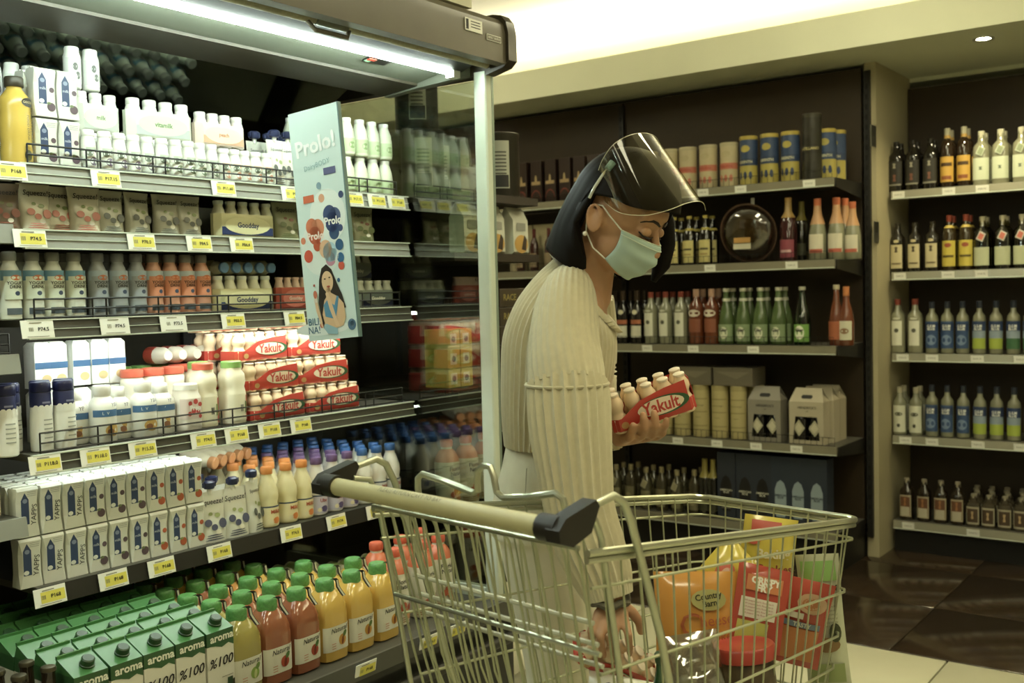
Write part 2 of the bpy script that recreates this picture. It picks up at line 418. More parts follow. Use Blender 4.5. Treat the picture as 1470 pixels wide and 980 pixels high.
def guard(x0, x1, y, z, h_=0.042, step=0.14, pair=True):
    g = MB(); w = 0.0022
    for zz in (z+0.004, z+h_*0.5, z+h_):
        g.tube([(x0, y, zz), (x1, y, zz)], w, BLACKW, 5)
    x = x0; k = 0
    while x < x1+0.001:
        g.tube([(x, y, z), (x, y, z+h_)], w, BLACKW, 5)
        x += (step if k % 2 == 0 else step*0.25) if pair else step
        k += 1
    g.tube([(x1, y, z), (x1, y, z+h_)], w, BLACKW, 5)
    return g.mesh('guard')
SZ = [1.626, 1.484, 1.288, 0.993, 0.700]
for i, z in enumerate(SZ):
    s_ = wpart(case, 'shelf', MB().box((1.815, 2.46, z-0.008), (1.23, 0.52, 0.016), SHELFM).mesh('shelf'))
    rm = RAILG if i < 2 else (RAILD if i < 4 else mat('black_shelf_front', '#24211a', 0.4))
    x1 = 2.43
    rl = MB().loft([[(x, 2.200, z+0.001), (x, 2.192, z+0.001), (x, 2.184, z-0.040), (x, 2.192, z-0.042)] for x in (1.195, x1)], rm)
    if i < 4:
        rl.box((1.8125, 2.1895, z-0.0005), (1.235, 0.010, 0.003), GREYG); rl.box((1.8125, 2.1835, z-0.041), (1.235, 0.010, 0.003), GREYG)
        rl.box((1.8125, 2.1855, z-0.021), (1.235, 0.003, 0.0016), GREYG)
    link('price_rail', rl.mesh('rail', False), s_)
    if i in (2, 3): link('shelf_light', MB().box((1.8125, 2.225, z-0.021), (1.18, 0.014, 0.010), glow('shelf_glow_%d' % i, '#f2fff0', SHELF_W*(2.2 if i == 2 else 1.0))).mesh('shelf_light', False), s_)
    if i in (0, 2, 3): link('wire_guard', guard(1.225, 2.40, 2.208, z, 0.045), s_)
for i, z in enumerate((1.626, 1.493, 1.215, 0.862)):        # the neighbouring module at the left edge
    s_ = wpart(case, 'shelf', MB().box((0.52, 2.46, z-0.008), (1.30, 0.52, 0.016), SHELFM).mesh('shelf'))
    rl = MB().loft([[(x, 2.200, z+0.001), (x, 2.192, z+0.001), (x, 2.184, z-0.040), (x, 2.192, z-0.042)] for x in (-0.13, 1.178)], RAILG)
    link('price_rail', rl.mesh('rail', False), s_)
    if i in (2,): link('wire_guard', guard(0.3, 1.165, 2.208, z, 0.045), s_)
for x in (1.187, 2.05):                                      # slotted uprights at the back
    u = MB().box((x, 2.802, 1.2), (0.03, 0.016, 1.5), BLACK)
    wpart(case, 'upright', u.mesh('upright'))

# ------------------------------------------------------------------ price tags
TAGN = {}
def tag_mesh(txt, yellow):
    k = (txt, yellow)
    if k not in TAGN:
        b_ = MB().box((0, 0.0008, 0), (0.074, 0.0014, 0.040), CARD)
        if yellow: b_.rect(-0.022, 0.034, -0.013, 0.011, CARDY, -0.0004)
        t_ = MB().text(txt, 0.0115, INK, 0.0125, -0.001, -0.0012, bold=0.02)
        for j in range(4): t_.rect(-0.020+j*0.0026, -0.0187+j*0.0026, -0.005, 0.004, INKG, -0.001)
        t_.rect(-0.018, 0.010, 0.013, 0.015, INKG, -0.001); t_.rect(-0.026, 0.024, -0.017, -0.0158, INKG, -0.001)
        TAGN[k] = [('card', b_.mesh('card', False), []), ('lettering', t_.mesh('lettering', False), [])]
    return TAGN[k]
def tags(row, y, z, xs, txt, yellow, where, tilt=0.19, jitter=0.0, sc=1.0):
    for k, x in enumerate(xs):
        t_ = place(tag_mesh(txt[k % len(txt)], yellow[k % len(yellow)]), 'price_tag', '%s price tag, %s from left on %s' % ('yellow and white' if yellow[k % len(yellow)] else 'plain white', ORD[k], where), 'price tag', (x, y, z), 0, 'price tags on the cooler shelves')
        t_.rotation_euler = (-tilt, jitter*random.uniform(-1, 1), 0)
        t_.scale = (sc, 1, sc)
def xs_y(pxs, y): return [on_y(px, py, y).x for px, py in pxs]
tags(1, 2.1815, SZ[0]-0.020, xs_y(((15, 243), (153, 257), (322, 272), (420, 277), (509, 286), (542, 289), (570, 291)), 2.18), ['P168', 'P17.15', 'P11.60'], [True], 'the top shelf rail')
tags(2, 2.1815, SZ[1]-0.020, xs_y(((44, 344), (204, 349), (287, 352), (348, 354)), 2.18), ['P74.5', 'P70.0', 'P84.5', 'P84.4'], [True], 'the second shelf rail')
tags(3, 2.1815, SZ[2]-0.020, xs_y(((55, 477), (166, 471), (250, 467), (336, 464), (424, 460)), 2.18), ['P74.5', 'P74.5', 'P73.5', 'P83.0', 'P84.0'], [False, False, False, True, True], 'the third shelf rail')
tags(4, 2.1815, SZ[3]-0.020, xs_y(((66, 668), (138, 656), (206, 647), (293, 634), (341, 627), (388, 619), (433, 613)), 2.18), ['P118.0', 'P118.0', 'P15.50', 'P74.0', 'P168', 'P168', 'P168'], [True], 'the fourth shelf rail')
tags(5, 2.1815, SZ[4]-0.018, xs_y(((73, 858), (164, 835), (233, 816), (316, 794), (419, 767), (484, 749), (540, 738)), 2.18), ['P168', 'P168', 'P168', 'P168', 'P74.0', 'P174', 'P174'], [True], 'the black fifth shelf front', jitter=0.02)
tags(6, 1.7915, 0.419, xs_y(((425, 1000), (526, 962), (616, 920), (657, 903)), 1.79), ['P168', 'P168', 'P74.0', 'P118'], [True], 'the lowest cooler rail', tilt=-0.19, sc=0.95)

# ------------------------------------------------------------------ liquor shelving
CZ = [1.811, 1.441, 1.046, 0.583, 0.185]
unit = thing('wall_shelving', 'dark brown wall shelving with liquor bottles behind the woman', 'shelving', (5.0, 3.0, 0))
bp_ = wpart(unit, 'back_panel', MB().box((5.10, 2.31, 1.24), (0.02, 1.31, 2.24), DBROWN).mesh('panel'))
wpart(unit, 'back_panel', MB().box((5.10, 4.62, 1.24), (0.02, 3.29, 2.24), DBROWN).mesh('panel'))
for y in (1.622, 2.972):
    u = MB().box((5.082, y, 1.22), (0.03, 0.028, 2.24), BLACK)
    for k in range(44): u.box((5.0665, y, 0.2+k*0.048), (0.003, 0.010, 0.024), col('#0c0b08', 0.8))
    wpart(unit, 'upright', u.mesh('upright', False))
wpart(unit, 'plinth', MB().box((4.92, 3.95, 0.07), (0.36, 4.60, 0.14), BLACK).mesh('plinth'))
def lrail(x, y0, y1, z, m):
    return MB().loft([[(x, y, z+0.001), (x-0.010, y, z+0.001), (x-0.014, y, z-0.040), (x-0.004, y, z-0.042)] for y in (y0, y1)], m).box((x-0.012, (y0+y1)/2, z-0.036), (0.006, y1-y0, 0.004), GREYG).mesh('rail', False)
def lguard(x, y0, y1, z, h_=0.04, step=0.028):
    g = MB()
    for zz in (z+0.003, z+h_): g.tube([(x, y0, zz), (x, y1, zz)], 0.0016, BLACKW, 4)
    y = y0
    while y < y1: g.tube([(x, y, z), (x, y, z+h_)], 0.0012, BLACKW, 4); y += step
    return g.mesh('guard')
for i, z in enumerate(CZ):
    s_ = wpart(unit, 'shelf', MB().box((4.895, 2.31, z-0.010), (0.37, 1.315, 0.020), SHELFM).mesh('shelf'))
    link('price_rail', lrail(4.712, 1.654, 2.965, z, RAILW), s_)
    if i < 4: link('wire_guard', lguard(4.722, 1.67, 2.95, z), s_)
    for y in (1.648,):
        link('bracket', MB().loft([[(4.712, q, z), (4.712, q, z-0.042), (5.07, q, z-0.075), (5.07, q, z)] for q in (y, y+0.004)], BLACK).mesh('bracket', False), s_)
    s_ = wpart(unit, 'shelf', MB().box((4.895, 4.6, z-0.010), (0.37, 3.24, 0.020), SHELFM).mesh('shelf'))
    link('price_rail', lrail(4.712, 2.98, 6.2, z, RAILW), s_)
    if i < 4: link('wire_guard', lguard(4.722, 2.985, 4.6, z), s_)
RZ = [1.774, 1.380, 0.983, 0.578, 0.157]
runit = thing('wall_shelving', 'narrow dark shelving recessed beside the pale pillar at right', 'shelving', (5.4, 0.9, 0))
wpart(runit, 'back_panel', MB().box((5.61, 0.64, 1.17), (0.02, 1.88, 2.30), DBROWN).mesh('panel'))
wpart(runit, 'plinth', MB().box((5.44, 0.64, 0.05), (0.30, 1.86, 0.10), BLACK).mesh('plinth'))
for i, z in enumerate(RZ):
    s_ = wpart(runit, 'shelf', MB().box((5.425, 0.63, z-0.010), (0.35, 1.87, 0.020), SHELFM).mesh('shelf'))
    link('price_rail', lrail(5.252, -0.3, 1.562, z, mat('bright_price_rail', '#a3a08a', 0.25, metal=0.3)), s_)
# metal clips on the pillar edge
cm = MB().box((0, 0, 0), (0.075, 0.004, 0.10), STEEL).lathe([(0.006, 0), (0.006, 0.004)], BLACK, 8).mesh('clip')
for px, py, nm in ((1256, 195, 'small metal clip plate high on the pale pillar edge'), (1260, 333, 'small metal clip plate lower on the pale pillar edge')):
    p = on_y(px, py, 1.575)
    thing('metal_clip', nm, 'clip', (p.x, 1.582, p.z), 0, 'clips on the pillar', data=cm)
# white shelf-edge tickets
tk = MB().box((0.0008, 0, 0), (0.0014, 0.058, 0.034), CARD)
t2 = MB().text('P399.75', 0.011, INKG, 0, 0, 0).xf(Matrix.Rotation(-PI/2, 4, 'Z') @ Matrix.Translation((0, -0.0009, 0)))
TK = [('card', tk.mesh('card', False), []), ('lettering', t2.mesh('lettering', False), [])]
def tickets(x, z, pxs, where):
    for k, (px, py) in enumerate(pxs):
        p = on_x(px, py, x)
        o_ = place(TK, 'shelf_ticket', 'small white price ticket, %s from left on %s' % (ORD[k], where), 'price tag', (x-0.0155, p.y, z-0.020), 0, 'white tickets on the liquor shelves')
        o_.rotation_euler = (0, -0.10, 0)
tickets(4.712, CZ[0], ((1011, 279), (1065, 272), (1163, 264)), 'the top liquor shelf')
tickets(4.712, CZ[1], ((1021, 382), (1138, 377)), 'the second liquor shelf')
tickets(4.712, CZ[2], ((931, 503), (997, 503), (1083, 504)), 'the third liquor shelf')
tickets(4.712, CZ[3], ((975, 635), (1031, 639), (1087, 643), (1145, 646)), 'the fourth liquor shelf')
tickets(5.252, RZ[0], ((1291, 277), (1363, 271), (1411, 268)), "the pillar unit's top shelf")
tickets(5.252, RZ[1], ((1293, 395), (1362, 392), (1410, 391)), "the pillar unit's second shelf")
tickets(5.252, RZ[2], ((1297, 510), (1339, 510), (1404, 511), (1466, 511)), "the pillar unit's third shelf")
tickets(5.252, RZ[3], ((1301, 628), (1339, 629), (1405, 631), (1466, 633)), "the pillar unit's fourth shelf")
tickets(5.252, RZ[4], ((1305, 751), (1398, 760)), "the pillar unit's lowest shelf")

# ------------------------------------------------------------------ drinks in the cooler: prototypes (front faces -Y)
def P(name, mb, subs=(), **k): return (name, mb.mesh(name, **k), list(subs))
def cap_mesh(r_, h_, z, m, n=14, c=(0, 0, 0)):
    return MB().lathe([(r_*0.97, z), (r_, z+0.001), (r_, z+h_*0.85), (r_*0.9, z+h_)], m, n, c)

def yogurt_bottle(body, label, capc, accent):
    B = col(body, 0.35)
    b_ = MB().lathe([(0.018, 0), (0.0225, 0.003), (0.0235, 0.02), (0.0215, 0.05), (0.0235, 0.085), (0.023, 0.1), (0.018, 0.115), (0.0135, 0.125), (0.0135, 0.130)], B, 18)
    b_.wrap(lambda z: 0.0238, -1.35, 1.35, 0.086, 0.108, col(accent, 0.4), 10, rows=1, off=0.0001)
    l_ = MB().wrap(0.0242, -1.0, 1.0, 0.045, 0.095, col(label, 0.45), 10)
    l_.poly([(-0.013, 0.094), (-0.020, 0.070), (-0.018, 0.05), (-0.006, 0.06), (0.004, 0.098)], col('#e8e6cf', 0.5), R=0.0246)
    l_.ell(0.002, 0.092, 0.012, 0.006, col('#c96a35', 0.5), R=0.0249)
    l_.ell(0.004, 0.058, 0.006, 0.005, col('#3c4a63', 0.5), R=0.0249)
    l_.wrap(0.0238, -0.8, 0.8, 0.012, 0.026, col('#56616b', 0.5), 8)
    t_ = MB().text('YOGURT\nDRINK', 0.0098, INK, 0.002, 0.076, R=0.0252, bold=0.02)
    return [P('body', b_), P('cap', cap_mesh(0.0155, 0.020, 0.129, col(capc, 0.4))), P('label', l_), P('lettering', t_, smooth=False)]
YOG_W = yogurt_bottle('#dfe3d3', '#cfd8c4', '#8e8f86', '#6d9cb4')
YOG_B = yogurt_bottle('#a9b0b2', '#9aa3a8', '#8b8f95', '#a9bcc8')
YOG_P = yogurt_bottle('#d79b7b', '#d88a63', '#86817a', '#b9c7cc')

def pouch(w, h_, t, body, print1, print2, txt, spout=None, tcol='#2b2622', rings=9, tsize=0.0165):
    b_ = MB(); rr = []
    for k in range(rings+1):
        u = k/rings
        ww = w*(0.5-0.035*math.sin(PI*min(1, u*1.15)) + (0.03 if u > 0.9 else 0))
        tt = t*0.5*max(0.04, (1-u**2.2))*(0.75+0.25*math.cos(u*2))
        rr.append([(x*ww/1.0, y*tt, u*h_) for x, y in [(math.copysign(abs(math.sin(a))**0.75, math.sin(a)), -math.copysign(abs(math.cos(a))**0.9, math.cos(a))) for a in [2*PI*(j+0.5)/18 for j in range(18)]]])
    b_.loft(rr, col(body, 0.28))
    def yy(u): return -(t*0.5*max(0.04, (1-u**2.2))*(0.75+0.25*math.cos(u*2)))-0.0012
    l_ = MB()
    def spot(x, u, rx, rz, c_):
        n = 12; vs = [(x, yy(u), u*h_)]
        for k in range(n):
            a = 2*PI*k/n; zz = u*h_+rz*math.sin(a)
            vs.append((x+rx*math.cos(a), yy(max(0, min(1, zz/h_)))-0.0004, zz))
        l_.add(vs, [(0, 1+k, 1+(k+1) % n) for k in range(n)], col(c_, 0.35))
    spot(-w*0.22, 0.40, w*0.13, h_*0.075, print1); spot(-w*0.02, 0.30, w*0.11, h_*0.065, print1); spot(w*0.27, 0.36, w*0.13, h_*0.10, print1)
    spot(w*0.12, 0.53, w*0.10, h_*0.045, print2); spot(-w*0.10, 0.57, w*0.07, h_*0.035, print2); spot(w*0.10, 0.20, w*0.09, h_*0.05, '#e2decb')
    for k_ in range(3): spot(-w*0.05, 0.06+0.045*k_, w*(0.34-0.04*k_), h_*0.012, print1)
    tm = MB()
    vs, fs = text_mesh(txt, tsize*w/0.075, 0.01, 0.25)
    tm.add([(x, yy(max(0, min(1, 0.80+z/h_)))-0.001, 0.80*h_+z) for x, z in vs], fs, col(tcol, 0.5))
    parts = [P('body', b_), P('print', l_), P('lettering', tm, smooth=False)]
    if spout:
        s_ = MB().lathe([(0.006, h_-0.006), (0.006, h_+0.010)], WHITE, 10).lathe([(0.013, h_+0.008), (0.015, h_+0.012), (0.015, h_+0.024), (0.010, h_+0.028)], col(spout, 0.3), 12)
        s_.box((0, 0, h_+0.018), (0.036, 0.008, 0.012), col(spout, 0.3))
        parts.append(P('spout_cap', s_))
    return parts
SQ_PINK = pouch(0.078, 0.107, 0.045, '#cfc9ad', '#c0705a', '#7f8e52', 'Squeeze!')
SQ_GREY = pouch(0.072, 0.104, 0.045, '#b7b59c', '#5e6156', '#7d8a4a', 'Squeeze!')
SQ_DARK = pouch(0.074, 0.104, 0.045, '#6d5a42', '#8c4a33', '#6d7040', 'Squeeze!')
SQ_GREEN = pouch(0.088, 0.106, 0.05, '#8e8f66', '#5f6b3a', '#7a4a32', 'Squeeze!')
SQ_BLUE = pouch(0.085, 0.128, 0.05, '#d4d5c6', '#4c4f66', '#8f9a5c', 'Squeeze!', '#2b3358')
SQ_NARROW = pouch(0.056, 0.130, 0.045, '#d2d3c4', '#50544e', '#8f9a5c', 'Squeeze!', '#2b3358')

def pack(n, pitch, rows, bprof, bcol, capc, capz, capr, sleeve, txt, tcol='#2a3a6a', oval='#e3dfb4', low=None, tsz=0.02, sl=(0.004, 0.062), capup=0.006, ovalx=0.0, ring=None, diag=False):
    """bottles shrink-wrapped side by side behind a printed sleeve"""
    W_ = n*pitch; D_ = rows*pitch
    bm = MB().lathe(bprof, col(bcol, 0.35), 12).mesh('bottle')
    cm_ = cap_mesh(capr, capup, capz, col(capc, 0.35), 12).mesh('cap')
    s_ = MB(); X, Y, e = W_/2+0.001, D_/2+0.001, pitch*0.38
    def rg(z, g=0.0):
        return [(a, b2, z) for a, b2 in ((-X+e, -Y-g), (-X*0.4, -Y-g), (X*0.4, -Y-g), (X-e, -Y-g), (X, -Y+e), (X, Y-e), (X-e, Y), (-X+e, Y), (-X, Y-e), (-X, -Y+e))]
    S = col(sleeve, 0.22)
    s1 = sl[0]+(sl[1]-sl[0])*0.46 if diag else sl[1]
    s_.loft([rg(sl[0], -0.003), rg(sl[0]+0.004), rg(s1-0.006), rg(s1, -0.001)], S, caps=False)
    yf = -Y-0.0008
    p_ = MB()
    if diag:
        for yy in (-Y, Y): s_.loft([[(-X+e, yy+k, s1-0.004), (X-e, yy+k, s1-0.004), (X-e, yy+k*0.4-math.copysign(0.004, yy), sl[1]+0.006), (X*0.35, yy+k*0.4-math.copysign(0.003, yy), sl[1]+0.003), (-X*0.25, yy+k-math.copysign(0.001, yy), sl[1]-0.006)] for k in (-0.0006, 0.0006)], S)
        s_.loft([[(X+k, -Y+e, s1-0.004), (X+k, Y-e, s1-0.004), (X+k-0.003, Y-e, sl[1]+0.005), (X+k-0.003, -Y+e, sl[1]+0.005)] for k in (-0.0006, 0.0006)], S)
        p_.ell(-X*0.72, sl[0]+0.012, 0.009, 0.007, col('#b98a4a', 0.3), yf-0.0003)
    if low: p_.rect(-X+e, X-e, sl[0]+0.004, sl[0]+(sl[1]-sl[0])*0.42, col(low, 0.25), yf)
    zc = (sl[0]+sl[1])/2
    if ring: p_.ell(ovalx+W_*0.035, zc, W_*0.31, (sl[1]-sl[0])*0.33, col(ring, 0.3), yf-0.0003, 22)
    p_.ell(ovalx, zc, W_*0.28 if ring else W_*0.38, (sl[1]-sl[0])*(0.29 if ring else 0.40), col(oval, 0.3), yf-0.0006, 22)
    t_ = MB().text(txt, tsz, col(tcol, 0.4), ovalx, zc, yf-0.0011, bold=0.025)
    parts = [P('sleeve', s_), P('print', p_, smooth=False), P('lettering', t_, smooth=False)]
    return parts, bm, cm_, n, rows, pitch
def place_pack(pk, name, label, cat, loc, rz=0, group=None, rot=None, sc=1.0):
    parts, bm, cm_, n, rows, pitch = pk
    o_ = place(parts, name, label, cat, loc, rz, group, sc)
    for j in range(rows):
        for i in range(n):
            b_ = link('bottle', bm, o_, ((i-(n-1)/2)*pitch, (j-(rows-1)/2)*pitch, 0))
            link('cap', cm_, b_)
    if rot: o_.rotation_euler = rot
    return o_
YKP = [(0.017, 0), (0.019, 0.003), (0.019, 0.028), (0.0145, 0.036), (0.0145, 0.042), (0.019, 0.050), (0.0185, 0.060), (0.013, 0.068), (0.012, 0.072)]
YAK = pack(5, 0.040, 2, YKP, '#e6c9a0', '#e9d9c0', 0.072, 0.0135, '#c33a2a', 'Yakult', '#c33a2a', '#ead9bc', None, 0.034, (0.004, 0.060), 0.005, 0.018, '#2e5a34', True)
YAKR = pack(5, 0.040, 2, YKP, '#e6c9a0', '#c9543f', 0.072, 0.0135, '#c33a2a', 'Yakult', '#c33a2a', '#ead9bc', None, 0.034, (0.004, 0.060), 0.005, 0.018, '#2e5a34', True)
GDP = [(0.016, 0), (0.0185, 0.004), (0.0185, 0.055), (0.017, 0.066), (0.012, 0.080), (0.012, 0.086)]
GDAY = pack(5, 0.0395, 1, GDP, '#d9d7b8', '#cfd3c6', 0.086, 0.0135, '#cfcb98', 'Goodday', '#23305a', '#d8d3a0', '#2c3a66', 0.019, (0.003, 0.062), 0.010)
GDAYL = pack(5, 0.0395, 1, GDP, '#d9d7b8', '#4f79a0', 0.086, 0.0145, '#cfcb98', 'Goodday', '#23305a', '#d8d3a0', '#2c3a66', 0.019, (0.003, 0.062), 0.010)
GDAYR = pack(4, 0.030, 1, [(q[0]*0.78, q[1]) for q in GDP], '#d8b9a0', '#d9b7a2', 0.086, 0.011, '#b8513c', 'Goodday', '#f0d8c0', '#c4674f', '#8e3326', 0.013, (0.003, 0.064), 0.006)
GDAYD = pack(4, 0.040, 1, GDP, '#b9bda6', '#c9ccba', 0.086, 0.0135, '#6e7462', 'Goodday', '#e2dfc0', '#5b6257', '#2a2f48', 0.016, (0.003, 0.062), 0.010)
WPK4 = pack(4, 0.046, 1, [(0.018, 0), (0.0215, 0.004), (0.0215, 0.06), (0.018, 0.072), (0.0155, 0.080)], '#e9ebe0', '#eef0e6', 0.080, 0.0165, '#dfe6d2', 'vitamilk', '#5f7d4a', '#ccd8b8', '#b3bdb9', 0.016, (0.003, 0.066), 0.016)
WPK3 = pack(3, 0.038, 1, [(0.015, 0), (0.018, 0.004), (0.018, 0.06), (0.015, 0.070), (0.0135, 0.078)], '#e9ebe0', '#eef0e6', 0.078, 0.0145, '#e4e8dd', 'milk', '#6d8558', '#d0d9be', '#b9c1b8', 0.014, (0.003, 0.064), 0.015)
WPKO = pack(4, 0.040, 1, [(0.016, 0), (0.0185, 0.004), (0.0185, 0.055), (0.016, 0.066), (0.014, 0.072)], '#efe6da', '#f0eee6', 0.072, 0.0150, '#ecd9c6', 'peach', '#b8703f', '#e2ceb4', '#d6a886', 0.014, (0.003, 0.058), 0.014)

def small_white(spot, band='#b9c2b2'):
    b_ = MB().lathe([(0.014, 0), (0.0172, 0.003), (0.0175, 0.05), (0.0165, 0.066), (0.0135, 0.078), (0.0135, 0.082)], WHITE, 14)
    l_ = MB().wrap(0.0177, -1.2, 1.2, 0.010, 0.058, col('#e2e6da', 0.4), 8)
    l_.ell(0.004, 0.022, 0.011, 0.010, col(spot, 0.4), R=0.0184); l_.ell(-0.006, 0.041, 0.008, 0.008, col('#75806c', 0.4), R=0.0184); l_.ell(0.009, 0.046, 0.004, 0.004, col(spot, 0.4), R=0.0186)
    l_.wrap(0.0179, -0.8, 0.8, 0.048, 0.054, col(band, 0.4), 6)
    return [P('body', b_), P('cap', cap_mesh(0.0150, 0.014, 0.081, mat('cap_white', '#eef0e8', 0.35))), P('label', l_)]
SW_A = small_white('#7d6d80'); SW_B = small_white('#6c7d5b'); SW_O = small_white('#d0926c', '#dcb79a')
def milk_bottle(body, capc, lab, txt, tcol, spot, h_=0.165, w=0.030):
    k = w/0.030; q = h_/0.165; B = col(body, 0.3)
    b_ = MB().lathe([(0.024*k, 0), (0.029*k, 0.004*q), (0.030*k, 0.05*q), (0.027*k, 0.065*q), (0.030*k, 0.082*q), (0.029*k, 0.100*q), (0.020*k, 0.125*q), (0.0145*k, 0.138*q), (0.0145*k, 0.145*q)], B, 18)
    l_ = MB().wrap(0.0302*k, -1.5, 1.5, 0.008*q, 0.060*q, col(lab, 0.4), 12)
    l_.ell(0.004*k, 0.020*q, 0.012*k, 0.009*q, col(spot, 0.4), R=0.0312*k); l_.ell(-0.012*k, 0.018*q, 0.007*k, 0.006*q, col('#d8cfa8', 0.4), R=0.0312*k)
    l_.wrap(0.0303*k, -1.5, 1.5, 0.056*q, 0.060*q, col('#39485e', 0.4), 12)
    t_ = MB().text(txt, 0.0145*k, col(tcol, 0.4), 0.001, 0.044*q, R=0.0316*k, bold=0.02)
    return [P('body', b_), P('cap', cap_mesh(0.0165*k, 0.020*q, 0.145*q, col(capc, 0.4), 16)), P('label', l_), P('lettering', t_, smooth=False)]
MILK_O = milk_bottle('#e0d7a4', '#dd8a35', '#dcd0a0', 'Milkli', '#b04a22', '#d9802e')
MILK_P = milk_bottle('#dcd9d2', '#6a4f7d', '#b9b4c4', 'Ube', '#a0402e', '#544a7a')
MILK_B = milk_bottle('#e2e2d6', '#2f5f9c', '#cfd3d0', 'Milki', '#a0402e', '#3d5d94')
BIGMILK = milk_bottle('#ece9d6', '#e9ebde', '#d9d8c0', 'kefir', '#8f8b70', '#b0503c', 0.150, 0.030)

def tall_blue():
    N_ = col('#2b315c', 0.4)
    b_ = MB().lathe([(0.021, 0), (0.024, 0.003), (0.025, 0.05), (0.0235, 0.09), (0.0225, 0.10, N_), (0.0225, 0.128, N_), (0.0215, 0.132, N_)], WHITE, 18)
    l_ = MB()
    for k in range(-2, 3): l_.ell(k*0.012, 0.095, 0.008, 0.010, WHITE, R=0.0243, n=10)
    for k in range(5): l_.wrap(0.0254, -0.35, 0.5, 0.030+k*0.010, 0.033+k*0.010, col('#a3a79d', 0.5), 4)
    l_.wrap(0.0232, -0.4, 0.4, 0.108, 0.112, col('#8b8fae', 0.5), 4)
    return [P('body', b_), P('cap', cap_mesh(0.0225, 0.022, 0.133, mat('navy_cap', '#1f2450', 0.3), 18)), P('label', l_)]
TALL = tall_blue()
def blue_band(h_=0.135, sqr=2.0, w=0.031):
    b_ = MB().lathe([(w*0.9, 0), (w, 0.004), (w, h_*0.60), (w*0.95, h_*0.70), (w*0.60, h_*0.80), (w*0.60, h_*0.84)], WHITE, 20, sq=sqr)
    l_ = MB().wrap(w, -1.4, 1.4, h_*0.46, h_*0.58, col('#3f6b97', 0.4), 12, sq=sqr)
    l_.ell(0.004, h_*0.22, 0.020, 0.014, col('#c9a24c', 0.4), R=w+0.001); l_.ell(-0.003, h_*0.20, 0.009, 0.007, col('#8a5a33', 0.4), R=w+0.0016)
    t_ = MB().text('YBA', 0.013, col('#5b5f66', 0.5), 0.012, h_*0.66, R=w+0.0014).text('L  V', 0.010, WHITE, -0.014, h_*0.52, R=w+0.0014)
    return [P('body', b_), P('cap', cap_mesh(w*0.66, h_*0.17, h_*0.83, mat('cap_white', '#eef0e8', 0.35), 18)), P('label', l_), P('lettering', t_, smooth=False)]
BAND = blue_band(); BANDS = blue_band(0.125, 4.0, 0.030)
def white_carton(w=0.047, h_=0.108):
    b_ = MB().lathe([(w/2, 0), (w/2, h_*0.92), (w*0.36, h_)], WHITE, 4*5, sq=9.0)
    l_ = MB().rect(-w*0.47, w*0.47, h_*0.42, h_*0.56, col('#3f6b97', 0.4), -w/2-0.0008)
    l_.ell(0.006, h_*0.2, 0.012, 0.010, col('#d3bb84', 0.4), -w/2-0.0008)
    return [P('body', b_), P('print', l_, smooth=False)]
WCART = white_carton()
def lid_jar(lid, lab):
    b_ = MB().lathe([(0.025, 0), (0.028, 0.003), (0.029, 0.07), (0.027, 0.09), (0.024, 0.100), (0.029, 0.115), (0.029, 0.132), (0.024, 0.140)], col('#efe9d6', 0.3), 18)
    l_ = MB().wrap(0.0292, -1.4, 1.4, 0.012, 0.065, col(lab, 0.45), 10)
    for k in range(6): l_.rect(0, 0, 0, 0, WHITE)
    return [P('body', b_), P('cap', cap_mesh(0.0285, 0.020, 0.139, col(lid, 0.4), 18)), P('label', l_)]
def big_milk(lid, lab, leaf):
    b_ = MB().lathe([(0.026, 0), (0.031, 0.004), (0.032, 0.085), (0.029, 0.098), (0.032, 0.112), (0.030, 0.132), (0.024, 0.142), (0.024, 0.150)], col('#e8e3c8', 0.3), 20, sq=3.0)
    l_ = MB().wrap(0.0322, -1.0, 1.2, 0.010, 0.080, col('#ddd8bb', 0.45), 10, sq=3.0)
    l_.wrap(0.0328, 0.55, 1.2, 0.012, 0.076, col(lab, 0.45), 6, sq=3.0); l_.wrap(0.0332, 0.4, 0.6, 0.030, 0.060, col(leaf, 0.45), 3, sq=3.0)
    for k in range(6): l_.wrap(0.0330, -0.05+k*0.05, -0.02+k*0.05, 0.034, 0.052, INK, 1, sq=3.0)
    return [P('body', b_), P('cap', cap_mesh(0.027, 0.018, 0.149, col(lid, 0.4), 20)), P('label', l_)]
JAR_R = lid_jar('#cf5c40', '#e6dcc8'); JAR_G = lid_jar('#6f9e4a', '#e6e2cf')
BM_R = big_milk('#cf5c40', '#a8402f', '#7c8f4f'); BM_G = big_milk('#7fae52', '#a33b2c', '#56763a')
def berry_jar():
    b_ = MB().lathe([(0.030, 0), (0.033, 0.004), (0.033, 0.085), (0.028, 0.095), (0.028, 0.104)], col('#e6e0d2', 0.35), 20, sq=3.0)
    l_ = MB().wrap(0.0332, -1.1, 1.1, 0.03, 0.082, col('#d9c9bd', 0.45), 10, sq=3.0)
    for x, z, r_ in ((-0.014, 0.07, 0.006), (0.003, 0.074, 0.007), (0.016, 0.066, 0.006), (-0.004, 0.05, 0.007), (0.010, 0.048, 0.006), (-0.016, 0.044, 0.006), (0.016, 0.036, 0.005)): l_.ell(x, z, r_, r_, col('#b8403c', 0.4), -0.0345)
    t_ = MB().text('Prep', 0.018, WHITE, 0.001, 0.058, -0.0352, bold=0.03)
    return [P('body', b_), P('cap', cap_mesh(0.030, 0.016, 0.103, mat('cap_white', '#eef0e8', 0.35), 18)), P('label', l_), P('lettering', t_, smooth=False)]
BERRY = berry_jar()
